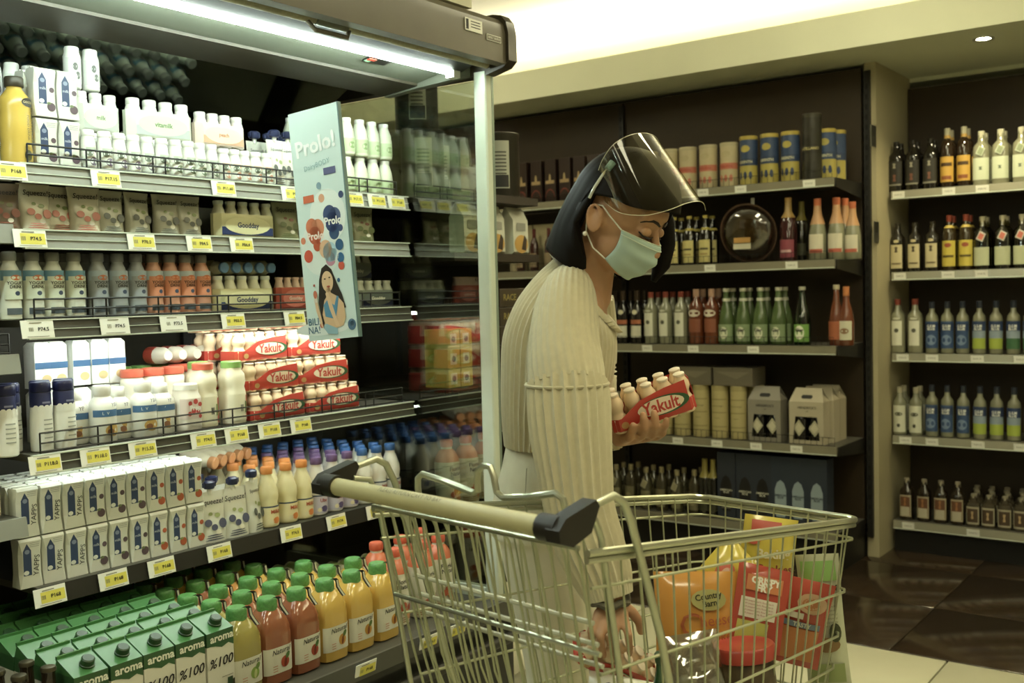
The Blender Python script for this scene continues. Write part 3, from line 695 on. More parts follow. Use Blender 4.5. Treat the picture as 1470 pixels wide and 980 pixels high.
def yellow_juice():
    Y_ = col('#c7a632', 0.25)
    b_ = MB().lathe([(0.028, 0), (0.033, 0.004), (0.0335, 0.03), (0.031, 0.045), (0.033, 0.06), (0.033, 0.10), (0.031, 0.112), (0.033, 0.125), (0.031, 0.145), (0.020, 0.160), (0.016, 0.166), (0.016, 0.172)], Y_, 20)
    l_ = MB().ell(0.012, 0.135, 0.018, 0.010, col('#2a2419', 0.4), R=0.0335).ell(0.006, 0.02, 0.010, 0.012, col('#5a5a20', 0.4), R=0.0345)
    t_ = MB().text('DALANDAN', 0.015, col('#4a3f14', 0.4), 0.020, 0.085, R=0.0342, rot=-PI/2).text('FOOD DRINK', 0.009, col('#4a3f14', 0.4), 0.008, 0.080, R=0.0342, rot=-PI/2).text('GOLDEN', 0.0075, col('#d9c98a', 0.4), 0.012, 0.135, R=0.0345)
    return [P('body', b_), P('cap', cap_mesh(0.020, 0.022, 0.170, col('#3b3424', 0.4), 18)), P('label', l_), P('lettering', t_, smooth=False)]
YJ = yellow_juice()
def prisma(fruit, leaf, capt=False, word=None):
    """slim milk carton with chamfered corners, a dark blue house shape and fruit"""
    w, dp, h_ = 0.050, 0.040, 0.108
    def rg(z, c_, kx=1.0, ky=1.0):
        X, Y = w/2*kx, dp/2*ky
        return [(-X+c_, -Y, z), (X-c_, -Y, z), (X, -Y+c_, z), (X, Y-c_, z), (X-c_, Y, z), (-X+c_, Y, z), (-X, Y-c_, z), (-X, -Y+c_, z)]
    b_ = MB().loft([rg(0, 0.0008), rg(0.002, 0.001), rg(0.03, 0.007), rg(0.075, 0.007), rg(h_-0.006, 0.001), rg(h_, 0.0005, 0.99, 0.80)], col('#d5d7ca', 0.35))
    b_.box((0, 0, h_+0.001), (w*0.97, 0.004, 0.004), col('#c8cbbe', 0.4))
    y = -dp/2-0.0006; l_ = MB()
    l_.poly([(-0.017, 0.028), (0.001, 0.028), (0.001, 0.082), (-0.008, 0.098), (-0.017, 0.082)], col('#2f4266', 0.4), y)
    l_.ell(-0.008, 0.080, 0.0055, 0.005, col('#7d8aa6', 0.4), y-0.0004); l_.ell(-0.011, 0.034, 0.006, 0.005, col('#dcdfd6', 0.4), y-0.0004)
    for k in range(3): l_.rect(-0.002, 0.019, 0.0895+k*0.004, 0.0905+k*0.004, col('#8d9290', 0.4), y)
    if word is None:
        l_.ell(0.011, 0.022, 0.010, 0.010, col(fruit, 0.4), y-0.0003, 14); l_.ell(0.013, 0.060, 0.006, 0.006, col(fruit, 0.4), y-0.0003); l_.ell(0.006, 0.030, 0.005, 0.003, col(leaf, 0.4), y-0.0006)
    t_ = MB()
    if word: t_.text(word, 0.017, INK, 0.012, 0.048, y-0.0006, rot=PI/2-0.1)
    else: t_.text('milk', 0.009, col('#c9d0dc', 0.4), -0.008, 0.062, y-0.0008)
    return [P('body', b_, smooth=False), P('print', l_, smooth=False), P('lettering', t_, smooth=False)]
PR_A = prisma('#5c4a52', '#6b7a4f'); PR_B = prisma('#b5572f', '#8b9a55'); PR_W = prisma('#333', '#333', word='YAPPS')
def green_milk():
    b_ = MB().lathe([(0.020, 0), (0.0245, 0.004), (0.025, 0.055), (0.022, 0.075), (0.015, 0.095), (0.0135, 0.100)], col('#dfe6cd', 0.3), 16)
    l_ = MB().wrap(0.0252, -1.5, 1.5, 0.010, 0.05, col('#c4d8a8', 0.4), 10); l_.ell(0, 0.03, 0.012, 0.010, col('#8fae6e', 0.4), R=0.0258)
    return [P('body', b_), P('cap', cap_mesh(0.015, 0.012, 0.099, mat('cap_white', '#eef0e8', 0.35))), P('label', l_)]
GM = green_milk()
def can_bottle():
    b_ = MB().lathe([(0.017, 0), (0.0195, 0.003), (0.0195, 0.075), (0.0165, 0.085), (0.0165, 0.094), (0.015, 0.097)], col('#dfe2da', 0.3), 16)
    l_ = MB().wrap(0.0197, -1.3, 1.3, 0.012, 0.07, col('#cfd3cc', 0.4), 8)
    for k, z in enumerate((0.03, 0.05)): l_.ell(0.004-k*0.006, z, 0.006, 0.009, col('#4c5148', 0.4), R=0.0203)
    return [P('body', b_), P('label', l_)]
CANB = can_bottle()

def juice_carton():
    w, h_ = 0.073, 0.178
    Wt, G = col('#d9d8c6', 0.35), col('#2f5a30', 0.3)
    G2 = col('#3f7a3e', 0.28)
    def rg(z, k=1.0): return [(-w/2*k, -w/2, z), (w/2*k, -w/2, z), (w/2*k, w/2, z), (-w/2*k, w/2, z)]
    b_ = MB().loft([rg(0), rg(0.148)], Wt, caps=True)
    b_.loft([rg(0.148, 1.003), rg(h_, 1.0)], G, caps=False)
    b_.add([(-w/2, -w/2, h_), (w/2, -w/2, h_), (w/2, w/2, h_), (-w/2, w/2, h_), (-w/2, w*0.34, h_+0.026), (w/2, w*0.34, h_+0.026)], [(0, 1, 5, 4), (4, 5, 2, 3), (1, 2, 5), (0, 4, 3)], G2)
    b_.box((0, w*0.36, h_+0.027), (w, 0.006, 0.008), G2)
    y = -w/2-0.0007
    l_ = MB().poly([(-w/2, 0.150), (-w*0.2, 0.146), (w*0.05, 0.140), (w*0.3, 0.146), (w/2, 0.138), (w/2, 0.150)], G, y)
    l_.poly([(-w/2, 0.0), (w/2, 0.0), (w/2, 0.062), (w*0.25, 0.056), (0, 0.050), (-w*0.3, 0.056), (-w/2, 0.048)], col('#3d3826', 0.4), y)
    l_.ell(w*0.24, 0.030, 0.016, 0.014, col('#c98f2e', 0.4), y-0.0004); l_.ell(-w*0.1, 0.020, 0.015, 0.012, col('#8e3b26', 0.4), y-0.0004); l_.ell(-w*0.28, 0.034, 0.010, 0.010, col('#6c7a34', 0.4), y-0.0005); l_.rect(w*0.22, w*0.42, 0.045, 0.068, col('#2c4a2c', 0.4), y-0.0006)
    for k in range(2): l_.rect(w*0.02, w*0.44, 0.072-k*0.0, 0.0735, col('#8d8c7a', 0.4), y)
    t_ = MB().text('aroma', 0.0235, col('#e9ecd8', 0.4), 0.004, 0.163, y-0.0005, bold=0.03, sx=1.05)
    t_.text('%100', 0.0300, INK, -0.001, 0.108, y-0.0008, shear=0.25, rot=0.03, bold=0.012)
    cap = MB()
    ang = math.atan2(0.026, w*0.84)
    cap.lathe([(0.0155, 0), (0.0155, 0.004), (0.0135, 0.005), (0.0135, 0.016), (0.011, 0.018)], col('#20401f', 0.35), 18, ripple=(18, 0.012))
    cap.xf(Matrix.Translation((0.006, -w*0.16, h_+0.010)) @ Matrix.Rotation(ang, 4, 'X'))
    return [P('body', b_, smooth=False), P('print', l_, smooth=False), P('lettering', t_, smooth=False), P('cap', cap)]
AROMA = juice_carton()
def natural(juice, fruit, leaf, dark):
    J = mat('juice_'+juice.lstrip('#'), juice, 0.12, coat=0.6, spec=0.6)
    Jd = J
    prof = [(0.036, 0), (0.0425, 0.004), (0.0435, 0.02), (0.0435, 0.115), (0.0425, 0.135), (0.036, 0.155), (0.023, 0.172), (0.019, 0.176), (0.019, 0.182)]
    b_ = MB().lathe(prof, J, 28, sq=4.5)
    lab = MB().wrap(0.0437, -0.92, 0.92, 0.028, 0.090, col('#dcdac4', 0.5), 14, sq=4.5, off=0.0008)
    sid = MB().wrap(0.0437, 0.98, 2.2, 0.028, 0.090, col('#d3d1bb', 0.5), 12, sq=4.5, off=0.0008)
    y = -0.0453
    lab.ell(0.012, 0.052, 0.012, 0.0135, col(fruit, 0.4), y, 16); lab.ell(0.020, 0.066, 0.005, 0.009, col(leaf, 0.4), y-0.0004, 10, -0.5); lab.ell(0.013, 0.050, 0.004, 0.011, col(dark, 0.4), y-0.0004, 10, -0.15)
    for k in range(3): lab.rect(-0.024, -0.010, 0.046-k*0.006, 0.0475-k*0.006, col('#c9744f', 0.4), y)
    t_ = MB().text('Natural', 0.0175, INK, 0.0, 0.080, y-0.0006, shear=0.3, rot=0.05, bold=0.005)
    G = mat('green_foil', '#4f8f45', 0.35, noise=0.25, nscale=160)
    c_ = MB().lathe([(0.0235, 0.170), (0.0245, 0.176), (0.024, 0.192), (0.0225, 0.198), (0.020, 0.2005)], G, 22, ripple=(11, 0.02))
    rb = MB()
    pts = [(0.004, -0.019, 0.2015), (0.014, -0.022, 0.2010), (0.0195, -0.0235, 0.196), (0.0215, -0.0245, 0.180), (0.027, -0.028, 0.168), (0.033, -0.0335, 0.155)]
    for k in range(len(pts)-1):
        a, b2 = Vector(pts[k]), Vector(pts[k+1]); w_ = Vector((0.0045, -0.0015, 0.001))
        rb.add([a-w_, a+w_, b2+w_, b2-w_], [(0, 1, 2, 3)], INK)
        w2 = w_*0.45; up = Vector((0.0006, -0.0010, 0.0006))
        if k >= 2: rb.add([a-w2+up, a+w2+up, b2+w2+up, b2-w2+up], [(0, 1, 2, 3)], col('#c9cbb4', 0.5))
    return [P('body', b_), P('label', lab, [('lettering', t_.mesh('lettering', False))]), P('side_label', sid), P('cap', c_), P('seal_ribbon', rb, smooth=False)]
NAT_Y = natural('#cda638', '#d29a33', '#5d7a35', '#8d4d22'); NAT_R = natural('#95542f', '#b04a2a', '#4f7a34', '#7c2f1f'); NAT_L = natural('#9c8f3a', '#8fae45', '#6d8f3a', '#c6d28a')
NAT_O = natural('#c98a2c', '#d08a2f', '#5d7a35', '#8d4d22')
def florida():
    O_ = mat('orange_milk', '#d9d3bd', 0.3)
    prof = [(0.033, 0), (0.040, 0.004), (0.041, 0.02), (0.0375, 0.045), (0.041, 0.075), (0.041, 0.150), (0.036, 0.172), (0.026, 0.188), (0.018, 0.196), (0.018, 0.204)]
    b_ = MB().lathe(prof, O_, 24)
    sh = MB().lathe([(0.0412, 0.155), (0.0364, 0.1725), (0.0264, 0.1885), (0.0186, 0.1962)], mat('orange_shoulder', '#c4653a', 0.25), 24, caps=False)
    l_ = MB().wrap(0.0414, -2.0, 2.0, 0.070, 0.156, col('#d8d6c2', 0.45), 18)
    for k, (x, z) in enumerate(((-0.016, 0.05), (0.004, 0.042), (0.02, 0.054), (-0.004, 0.062), (0.014, 0.03))): l_.ell(x, z, 0.011, 0.010, col(('#b95a35', '#c98a52', '#a8482c')[k % 3], 0.4), R=0.0425)
    for z in (0.012, 0.018, 0.024): l_.wrap(0.0408, -1.2, 1.2, z, z+0.003, col('#9a7a3f', 0.4), 10)
    t_ = MB().text("Florida's\nNatural", 0.0185, INK, 0.003, 0.125, R=0.0425, bold=0.02)
    c_ = MB().lathe([(0.020, 0.203), (0.021, 0.206), (0.021, 0.222), (0.018, 0.226)], col('#c9532f', 0.4), 22, ripple=(22, 0.012))
    return [P('body', b_), P('shoulder_film', sh), P('label', l_, [('lettering', t_.mesh('lettering', False))]), P('cap', c_)]
FLOR = florida()
def brown_bottle():
    G = mat('brown_glass', '#2a2013', 0.08, coat=0.5)
    b_ = MB().lathe([(0.025, 0), (0.029, 0.004), (0.029, 0.10), (0.026, 0.125), (0.014, 0.155), (0.0125, 0.19), (0.0135, 0.192), (0.0135, 0.198), (0.012, 0.199)], G, 18)
    return [P('body', b_), P('crown_cap', MB().lathe([(0.0150, 0.195), (0.0152, 0.199), (0.0135, 0.203), (0.008, 0.2045)], mat('crown_metal', '#55503c', 0.35, metal=0.6), 18, ripple=(9, 0.03)))]
BROWN = brown_bottle()
def roll5(n, pitch, r_, colr, capc, lab):
    """bottles lying on their side in clear film, bottoms to the front"""
    parts = []
    bm = MB().lathe([(r_*0.75, -0.04), (r_, -0.036), (r_, 0.02), (r_*0.7, 0.036), (r_*0.6, 0.042)], col(colr, 0.35), 14).xf(Matrix.Rotation(PI/2, 4, 'X')).mesh('bottle')
    return bm

# ------------------------------------------------------------------ stocking the cooler
def jit(a=0.06): return random.uniform(-a, a)
def row(proto, name, cat, base, where, xs, y, z, group, sc=1.0, a=0.06, dy=0.004):
    for k, x in enumerate(xs):
        place(proto, name, '%s, %s from left %s' % (base, ORD[k], where), cat, (x, y+random.uniform(-dy, dy), z), jit(a), group, sc)
def lin_(a, b2, n): return [a+(b2-a)*k/max(1, n-1) for k in range(n)]
Z1, Z2, Z3, Z4, Z5, Z6 = [z+0.0005 for z in SZ]+[0.4145]
# top shelf
place(YJ, 'juice_bottle', 'yellow juice bottle with dark cap at the left end of the top shelf', 'bottle', (1.222, 2.245, Z1), 0.1)
for lv in (0, 1):
    for k, x in enumerate((1.283, 1.337)):
        for r_ in (0, 1):
            place(PR_A, 'milk_carton', 'white and blue milk carton on top shelf, %s, %s column, %s' % (('lower tier', 'upper tier')[lv], ('left', 'right')[k], ('front', 'second row')[r_]), 'carton', (x, 2.242+r_*0.047, Z1+lv*0.1115), jit(0.05), 'milk cartons on the top shelf', 0.99)
row(SW_A, 'yogurt_bottle', 'bottle', 'small white yogurt bottle with dark berry print', 'in top shelf front row', lin_(1.388, 1.545, 5), 2.235, Z1, 'small white bottles on the top shelf')
row(SW_B, 'yogurt_bottle', 'bottle', 'small white yogurt bottle with green print', 'in top shelf front row', lin_(1.583, 1.735, 5), 2.235, Z1, 'small white bottles on the top shelf')
row(SW_O, 'yogurt_bottle', 'bottle', 'small white yogurt bottle with peach print', 'in top shelf front row', lin_(1.772, 1.910, 5), 2.235, Z1, 'small white bottles on the top shelf', (1, 1, 0.93))
for r_, nm in ((1, 'second row'), (2, 'third row')):
    row(SW_B, 'yogurt_bottle', 'bottle', 'small white yogurt bottle', 'in top shelf '+nm, lin_(1.388, 1.910, 14), 2.235+r_*0.040, Z1, 'small white bottles on the top shelf')
ZT = Z1+0.0965
place_pack(WPK3, 'bottle_pack', 'upper white three-bottle milk pack beside the blue cartons on the top shelf', 'pack', (1.435, 2.275, ZT), 0.02, 'wrapped packs on the top shelf')
place_pack(WPK4, 'bottle_pack', 'upper white four-bottle pack in the top shelf middle', 'pack', (1.605, 2.275, ZT), -0.02, 'wrapped packs on the top shelf')
place_pack(WPKO, 'bottle_pack', 'upper peach-print four-bottle pack on the right of the white packs', 'pack', (1.79, 2.275, ZT), 0.03, 'wrapped packs on the top shelf')
row(CANB, 'can_bottle', 'bottle', 'white can-shaped bottle standing high', 'on the top shelf packs', (1.385, 1.43), 2.285, ZT+0.0975, 'white cans on the top shelf')
row(CANB, 'can_bottle', 'bottle', 'white can-shaped bottle standing behind the cartons', 'on the top shelf', (1.255, 1.30, 1.345), 2.40, Z1+0.16, 'white cans on the top shelf')
for x in (1.25, 1.30, 1.35): pass
row(SQ_NARROW, 'drink_pouch', 'pouch', 'white pouch with navy spout cap', 'beside the hanging sign', (1.952, 2.000, 2.045), 2.245, Z1, 'capped pouches on the top shelf')
row(SQ_NARROW, 'drink_pouch', 'pouch', 'second-row white pouch with navy spout cap', 'beside the hanging sign', (1.93, 1.98, 2.03), 2.300, Z1, 'capped pouches on the top shelf')
for lv, z in ((0, Z1), (1, Z1+0.112)):
    for r_ in range(3):
        row(GM, 'milk_bottle', 'bottle', 'white and green milk bottle, %s tier %s row' % (('lower', 'upper')[lv], ('front', 'second', 'third')[r_]), 'at right top shelf', (2.115, 2.17, 2.225, 2.28, 2.335, 2.39), 2.242+r_*0.055, z, 'green milk bottles on the top shelf')
for r_ in range(3):
    row(YOG_W, 'yogurt_bottle', 'bottle', 'capped drink bottle in %s back row' % ('first', 'second', 'third')[r_], 'deep on the top shelf', lin_(1.22, 1.98, 13), 2.50+r_*0.06, Z1, 'bottles at the back of the top shelf')
# second shelf
for k, (x, pr, nm) in enumerate(((1.187, SQ_DARK, 'dark squeeze pouch'), (1.257, SQ_PINK, 'pink-print squeeze pouch'), (1.325, SQ_PINK, 'half-hidden pink-print squeeze pouch'), (1.378, SQ_PINK, 'pink and cream squeeze pouch'), (1.443, SQ_GREY, 'grey-green squeeze pouch'), (1.517, SQ_GREY, 'dark berry squeeze pouch'), (1.598, SQ_GREY, 'silvery squeeze pouch'), (1.665, SQ_GREY, 'pale grey squeeze pouch'), (1.985, SQ_GREEN, 'olive pouch'), (2.11, SQ_GREEN, 'olive green pouch'), (2.20, SQ_GREEN, 'brown-green pouch'), (2.285, SQ_GREEN, 'large olive pouch'))):
    place(pr, 'drink_pouch', '%s, %s from left on the second shelf' % (nm, ORD[k]), 'pouch', (x, 2.25+(0.02 if k == 2 else 0), Z2), jit(0.12), 'pouches on the second shelf', 0.98)
    place(pr, 'drink_pouch', '%s behind the %s front pouch' % (nm, ORD[k]), 'pouch', (x+0.01, 2.32, Z2), jit(0.15), 'pouches on the second shelf', 0.97)
place_pack(GDAY, 'bottle_pack', 'cream and navy five-bottle yogurt pack on the second shelf', 'pack', (1.833, 2.242, Z2), 0.0, 'yogurt packs')
# third shelf
for k, px in enumerate((14, 47, 76, 107, 140, 169, 196, 220, 244, 266, 289)):
    pr, nm = (YOG_W, 'white and blue yogurt drink bottle') if k < 4 else ((YOG_B, 'grey-blue yogurt drink bottle') if k < 7 else (YOG_P, 'peach yogurt drink bottle'))
    x = on_y(px, 412, 2.24).x
    for r_ in range(2):
        place(pr, 'yogurt_drink_bottle', '%s, %s column of the third shelf, %s row' % (nm, ORD[k], ('front', 'second')[r_]), 'bottle', (x, 2.24+r_*0.052, Z3), jit(0.08), 'yogurt drink bottles on the third shelf')
place_pack(GDAY, 'bottle_pack', 'cream and navy five-bottle yogurt pack standing on the third shelf', 'pack', (1.822, 2.242, Z3), 0.0, 'yogurt packs')
place_pack(GDAYL, 'bottle_pack', 'five-bottle yogurt pack lying with blue caps towards the aisle', 'pack', (1.838, 2.325, Z3+0.1175), 0, 'yogurt packs', (PI/2, 0, 0))
place_pack(GDAY, 'bottle_pack', 'cream five-bottle yogurt pack hidden behind the standing third-shelf pack', 'pack', (1.822, 2.30, Z3), 0.0, 'yogurt packs')
for k, x in enumerate((1.995, 2.122)): place_pack(GDAYR, 'bottle_pack', ('red four-bottle yogurt pack left of the hanging sign', 'red four-bottle yogurt pack behind the hanging sign')[k], 'pack', (x, 2.242, Z3), jit(0.03), 'red yogurt packs on the third shelf')
place_pack(GDAYD, 'bottle_pack', 'dark four-bottle pack at the right end of the third shelf', 'pack', (2.32, 2.242, Z3), 0, 'dark packs on the third shelf', None, (0.98, 1, 0.85))
place_pack(GDAYD, 'bottle_pack', 'dark four-bottle pack raised behind the third shelf right end', 'pack', (2.30, 2.31, Z3+0.085), 0, 'dark packs on the third shelf', None, (0.98, 1, 0.85))
place_pack(GDAYD, 'bottle_pack', 'lower dark four-bottle pack behind the third shelf right end', 'pack', (2.30, 2.31, Z3), 0, 'dark packs on the third shelf', None, (0.98, 1, 0.85))
# fourth shelf
for k, (x, y) in enumerate(((1.165, 2.235), (1.200, 2.285), (1.248, 2.24), (1.300, 2.235), (1.275, 2.29), (1.33, 2.285))):
    place(TALL, 'milkshake_bottle', 'tall white bottle with navy top, %s in the fourth shelf left cluster' % ORD[k], 'bottle', (x, y, Z4), jit(0.2), 'navy-topped bottles')
for k, (x, y) in enumerate(((1.355, 2.290), (1.402, 2.245), (1.462, 2.280), (1.512, 2.246), (1.575, 2.268))):
    place(BAND if k % 2 else BANDS, 'milk_bottle', 'white bottle with blue band, %s from left at the fourth shelf front' % ORD[k], 'bottle', (x, y, Z4), jit(0.15), 'blue-banded bottles')
for k, x in enumerate((1.305, 1.345, 1.405, 1.455, 1.503)):
    place(WCART, 'milk_carton', 'white carton with blue band, %s from left, raised at the fourth shelf back' % ORD[k], 'carton', (x+0.03, 2.40, Z4+0.128), jit(0.06), 'raised white cartons', 1.02)
    place(WCART, 'milk_carton', 'white carton standing under the %s raised carton of the fourth shelf' % ORD[k], 'carton', (x+0.03, 2.40, Z4), jit(0.06), 'raised white cartons', (1.02, 1.02, 1.13))
place(BERRY, 'yogurt_jar', 'white jar with red berry label on the fourth shelf', 'jar', (1.640, 2.252, Z4), 0.05)
place(BM_R, 'milk_bottle', 'large milk bottle with red lid on the fourth shelf', 'bottle', (1.702, 2.262, Z4), 0)
place(BM_G, 'milk_bottle', 'large milk bottle with green lid and red label, fourth shelf', 'bottle', (1.785, 2.252, Z4), 0.1)
place(BM_G, 'milk_bottle', 'large green-lidded milk bottle behind the red-lidded one', 'bottle', (1.735, 2.325, Z4), 0.1)
for k, x in enumerate((1.53, 1.59, 1.65, 1.71)):
    place(JAR_R, 'kefir_jar', 'white jar with red lid, %s from left behind the milk bottles' % ORD[k], 'jar', (x+0.02, 2.345 if k < 3 else 2.40, Z4), 0, 'lidded jars on the fourth shelf')
    place(JAR_G, 'kefir_jar', 'white jar with green lid, %s from left at the back' % ORD[k], 'jar', (x+0.01, 2.47, Z4), 0, 'lidded jars on the fourth shelf')
lb = MB().lathe([(0.017, -0.04), (0.0225, -0.036), (0.0225, 0.02), (0.015, 0.036), (0.013, 0.042)], col('#e6ddc8', 0.35), 16).xf(Matrix.Rotation(PI/2, 4, 'X')).mesh('bottle')
lt = MB().lathe([(0.0140, -0.042), (0.0235, -0.0385), (0.0238, -0.02), (0.0238, 0.0)], col('#b8452f', 0.3), 16, caps=False).xf(Matrix.Rotation(PI/2, 4, 'X')).mesh('film')
rl5 = thing('bottle_pack', 'row of five bottles lying in red film on the lidded jars', 'pack', (1.775, 2.42, Z4+0.1845))
for k in range(5):
    bo = link('bottle', lb, rl5, ((k-2)*0.046, 0, 0)); link('film', lt, bo)
yk = [(1.925, 2.26, 0, 0.05, 'lower left'), (2.14, 2.265, 0, -0.06, 'lower right front'), (1.92, 2.275, 1, 0.08, 'second tier left'), (2.115, 2.285, 1, -0.10, 'second tier right'), (1.905, 2.30, 2, 0.1, 'top left'), (2.115, 2.31, 2, -0.02, 'top right under the sign')]
for k, (x, y, lv, rz, nm) in enumerate(yk):
    place_pack(YAK, 'bottle_pack', 'red wrapped probiotic bottle pack, %s of the fourth-shelf pile' % nm, 'pack', (x, y, Z4+lv*0.080), rz, 'red probiotic packs on the fourth shelf')
for k, (x, lv) in enumerate(((1.88, 3), (2.09, 3), (1.90, 0), (2.11, 0), (1.90, 1), (2.11, 1), (1.90, 2), (2.11, 2))):
    place_pack(YAKR if lv == 3 else YAK, 'bottle_pack', 'red wrapped probiotic pack in the rear pile, %s column, %s tier' % (('left', 'right')[k % 2], ORD[lv]), 'pack', (x, 2.40, Z4+lv*0.080), jit(0.05), 'red probiotic packs on the fourth shelf')
# fifth shelf
for k in range(9):
    x = 1.198+k*0.0545
    pr = PR_W if k < 3 else (PR_A if k < 6 else PR_B)
    nm = 'white and blue carton with handwritten word' if k < 3 else ('white and blue fig milk carton' if k < 6 else 'white and blue almond milk carton')
    for lv in range(2):
        for r_ in range(5 if lv else 1):
            place(pr, 'milk_carton', '%s, %s column, %s tier, %s row, fifth shelf' % (nm, ORD[k], ('lower', 'upper')[lv], ('front', 'second', 'third', 'fourth', 'fifth')[r_]), 'carton', (x, 2.236+r_*0.046+lv*0.004, Z5+lv*0.1115), jit(0.06), 'milk cartons on the fifth shelf')
    for r_ in range(1, 5): 
        pass
row(SQ_BLUE, 'drink_pouch', 'pouch', 'black and white pouch with navy spout cap', 'on the fifth shelf', (1.690, 1.762), 2.238, Z5, 'capped pouches on the fifth shelf', 1.0, 0.1)
place(SQ_NARROW, 'drink_pouch', 'narrow pouch with navy spout cap leaning by the orange-capped milk', 'pouch', (1.826, 2.236, Z5), 0.3, 'capped pouches on the fifth shelf', 1.05)
for r_ in range(1, 4):
    row(SQ_BLUE, 'drink_pouch', 'pouch', 'navy-capped pouch in %s row' % ('front', 'second', 'third', 'fourth')[r_], 'on the fifth shelf', (1.685, 1.745), 2.238+r_*0.06, Z5, 'capped pouches on the fifth shelf')
mk = [(1.882, MILK_O, 'orange'), (1.950, MILK_O, 'orange'), (2.008, MILK_O, 'orange'), (2.063, MILK_P, 'purple'), (2.125, MILK_P, 'purple'), (2.187, MILK_P, 'purple'), (2.25, MILK_B, 'blue'), (2.312, MILK_B, 'blue'), (2.372, MILK_B, 'blue')]
for k, (x, pr, c_) in enumerate(mk):
    for r_ in range(6):
        p2, cc = pr, c_
        if r_ >= 4 and c_ == 'purple': p2, cc = MILK_B, 'blue'
        place(p2, 'flavoured_milk_bottle', '%s-capped milk bottle, %s column, %s row on the fifth shelf' % (cc, ORD[k], ('front', 'second', 'third', 'fourth', 'fifth', 'sixth')[r_]), 'bottle', (x-r_*0.004, 2.240+r_*0.066, Z5), jit(0.1), 'flavoured milk bottles')
lo = MB().lathe([(0.014, -0.05), (0.021, -0.045), (0.021, 0.02), (0.013, 0.04), (0.011, 0.045)], col('#e2d7b4', 0.35), 14).xf(Matrix.Rotation(PI/2+0.2, 4, 'X')).mesh('bottle')
lc = MB().lathe([(0.0165, 0.040), (0.017, 0.042), (0.017, 0.056), (0.015, 0.058)], col('#dd9a5c', 0.4), 14).xf(Matrix.Rotation(PI/2+0.2, 4, 'X')).mesh('cap')
lp = thing('bottle_pack', 'wrapped row of bottles lying across the orange-capped bottles', 'pack', (1.86, 2.43, Z5+0.188), 0.35)
for k in range(5):
    bo = link('bottle', lo, lp, ((k-2)*0.043, 0, 0)); link('cap', lc, bo)
# lowest deck
for k, x in enumerate((1.135, 1.213, 1.290, 1.367, 1.444)):
    for r_ in range(7 if k < 3 else 8):
        place(AROMA, 'juice_carton', 'green and white juice carton, %s column, %s row of the lowest deck' % (ORD[k], ('front', 'second', 'third', 'fourth', 'fifth', 'sixth', 'seventh', 'eighth')[r_]), 'carton', (x, 1.93+r_*0.0755, Z6), jit(0.03), 'juice cartons on the lowest deck')
for k, (x, pr, c_) in enumerate(((1.532, NAT_L, 'lime'), (1.622, NAT_R, 'reddish'), (1.714, NAT_R, 'reddish'), (1.808, NAT_Y, 'yellow'), (1.902, NAT_Y, 'yellow'), (1.998, NAT_Y, 'yellow'))):
    for r_ in range(7):
        if k == 5 and r_ > 1: continue
        if k == 4 and r_ > 2: continue
        if k == 3 and r_ > 4: continue
        p2, cc = (pr, c_)
        if r_ >= 4: p2, cc = NAT_Y, 'yellow'
        elif r_ >= 2 and k == 2: p2, cc = NAT_O, 'amber'
        place(p2, 'juice_bottle', 'green-capped %s juice bottle, %s column, %s row of the lowest deck' % (cc, ORD[k], ('front', 'second', 'third', 'fourth', 'fifth', 'sixth', 'seventh')[r_]), 'bottle', (x, 1.945+r_*0.0905, Z6), jit(0.05), 'green-capped juice bottles')
for k, (x, y) in enumerate(((2.105, 1.985), (2.205, 1.975), (2.30, 1.99), (2.135, 2.08), (2.23, 2.075), (2.33, 2.085))):
    place(FLOR, 'orange_juice_bottle', 'white-labelled orange juice bottle with red cap, %s by the cooler end' % ORD[k], 'bottle', (x, y, Z6), jit(0.1), 'red-capped juice bottles', (0.97, 0.97, 0.93))
row(BROWN, 'brown_bottle', 'bottle', 'brown glass bottle with crown cap', 'at the lowest deck front corner', (0.955, 1.013, 1.070), 1.935, Z6, 'brown bottles')
row(BROWN, 'brown_bottle', 'bottle', 'brown glass bottle with crown cap, second row', 'at the deck corner', (0.945, 1.003, 1.062), 2.00, Z6, 'brown bottles')
eg = MB().lathe([(0.016, -0.045), (0.021, -0.04), (0.021, 0.02), (0.014, 0.036), (0.012, 0.045)], col('#d9dcc0', 0.3), 14).xf(Matrix.Rotation(PI/2, 4, 'X')).mesh('bottle')
ef = MB().lathe([(0.0218, -0.03), (0.0218, 0.012)], col('#9fb86e', 0.3), 14, caps=False).xf(Matrix.Rotation(PI/2, 4, 'X')).mesh('label')
for q, (x, y, z, nm) in enumerate(((1.985, 2.30, 0.222, 'left'), (2.215, 2.27, 0.192, 'right'))):
    g_ = thing('bottle_pack', 'pale green wrapped bottles lying behind the yellow juice, %s pack' % nm, 'pack', (x, y, Z6+z-0.1), -0.15, 'lying green packs')
    for k in range(5):
        bo = link('bottle', eg, g_, ((k-2)*0.043, 0, 0)); link('label', ef, bo)
    if True:
        g2 = thing('crate', 'plain grey crate under the %s pale green pack' % nm, 'crate', (x, y, Z6), -0.15, 'grey crates on the lowest deck')
        hh = z-0.1-0.0225
        cb = MB()
        for a, b2, s1, s2 in ((0, -0.048, 0.22, 0.004), (0, 0.048, 0.22, 0.004), (-0.108, 0, 0.004, 0.1), (0.108, 0, 0.004, 0.1)): cb.box((a, b2, hh/2), (s1, s2, hh), SHELFM)
        link('crate_wall', cb.mesh('crate_wall', False), g2); link('crate_floor', MB().box((0, 0, hh-0.004), (0.21, 0.092, 0.006), SHELFM).mesh('crate_floor', False), g2)
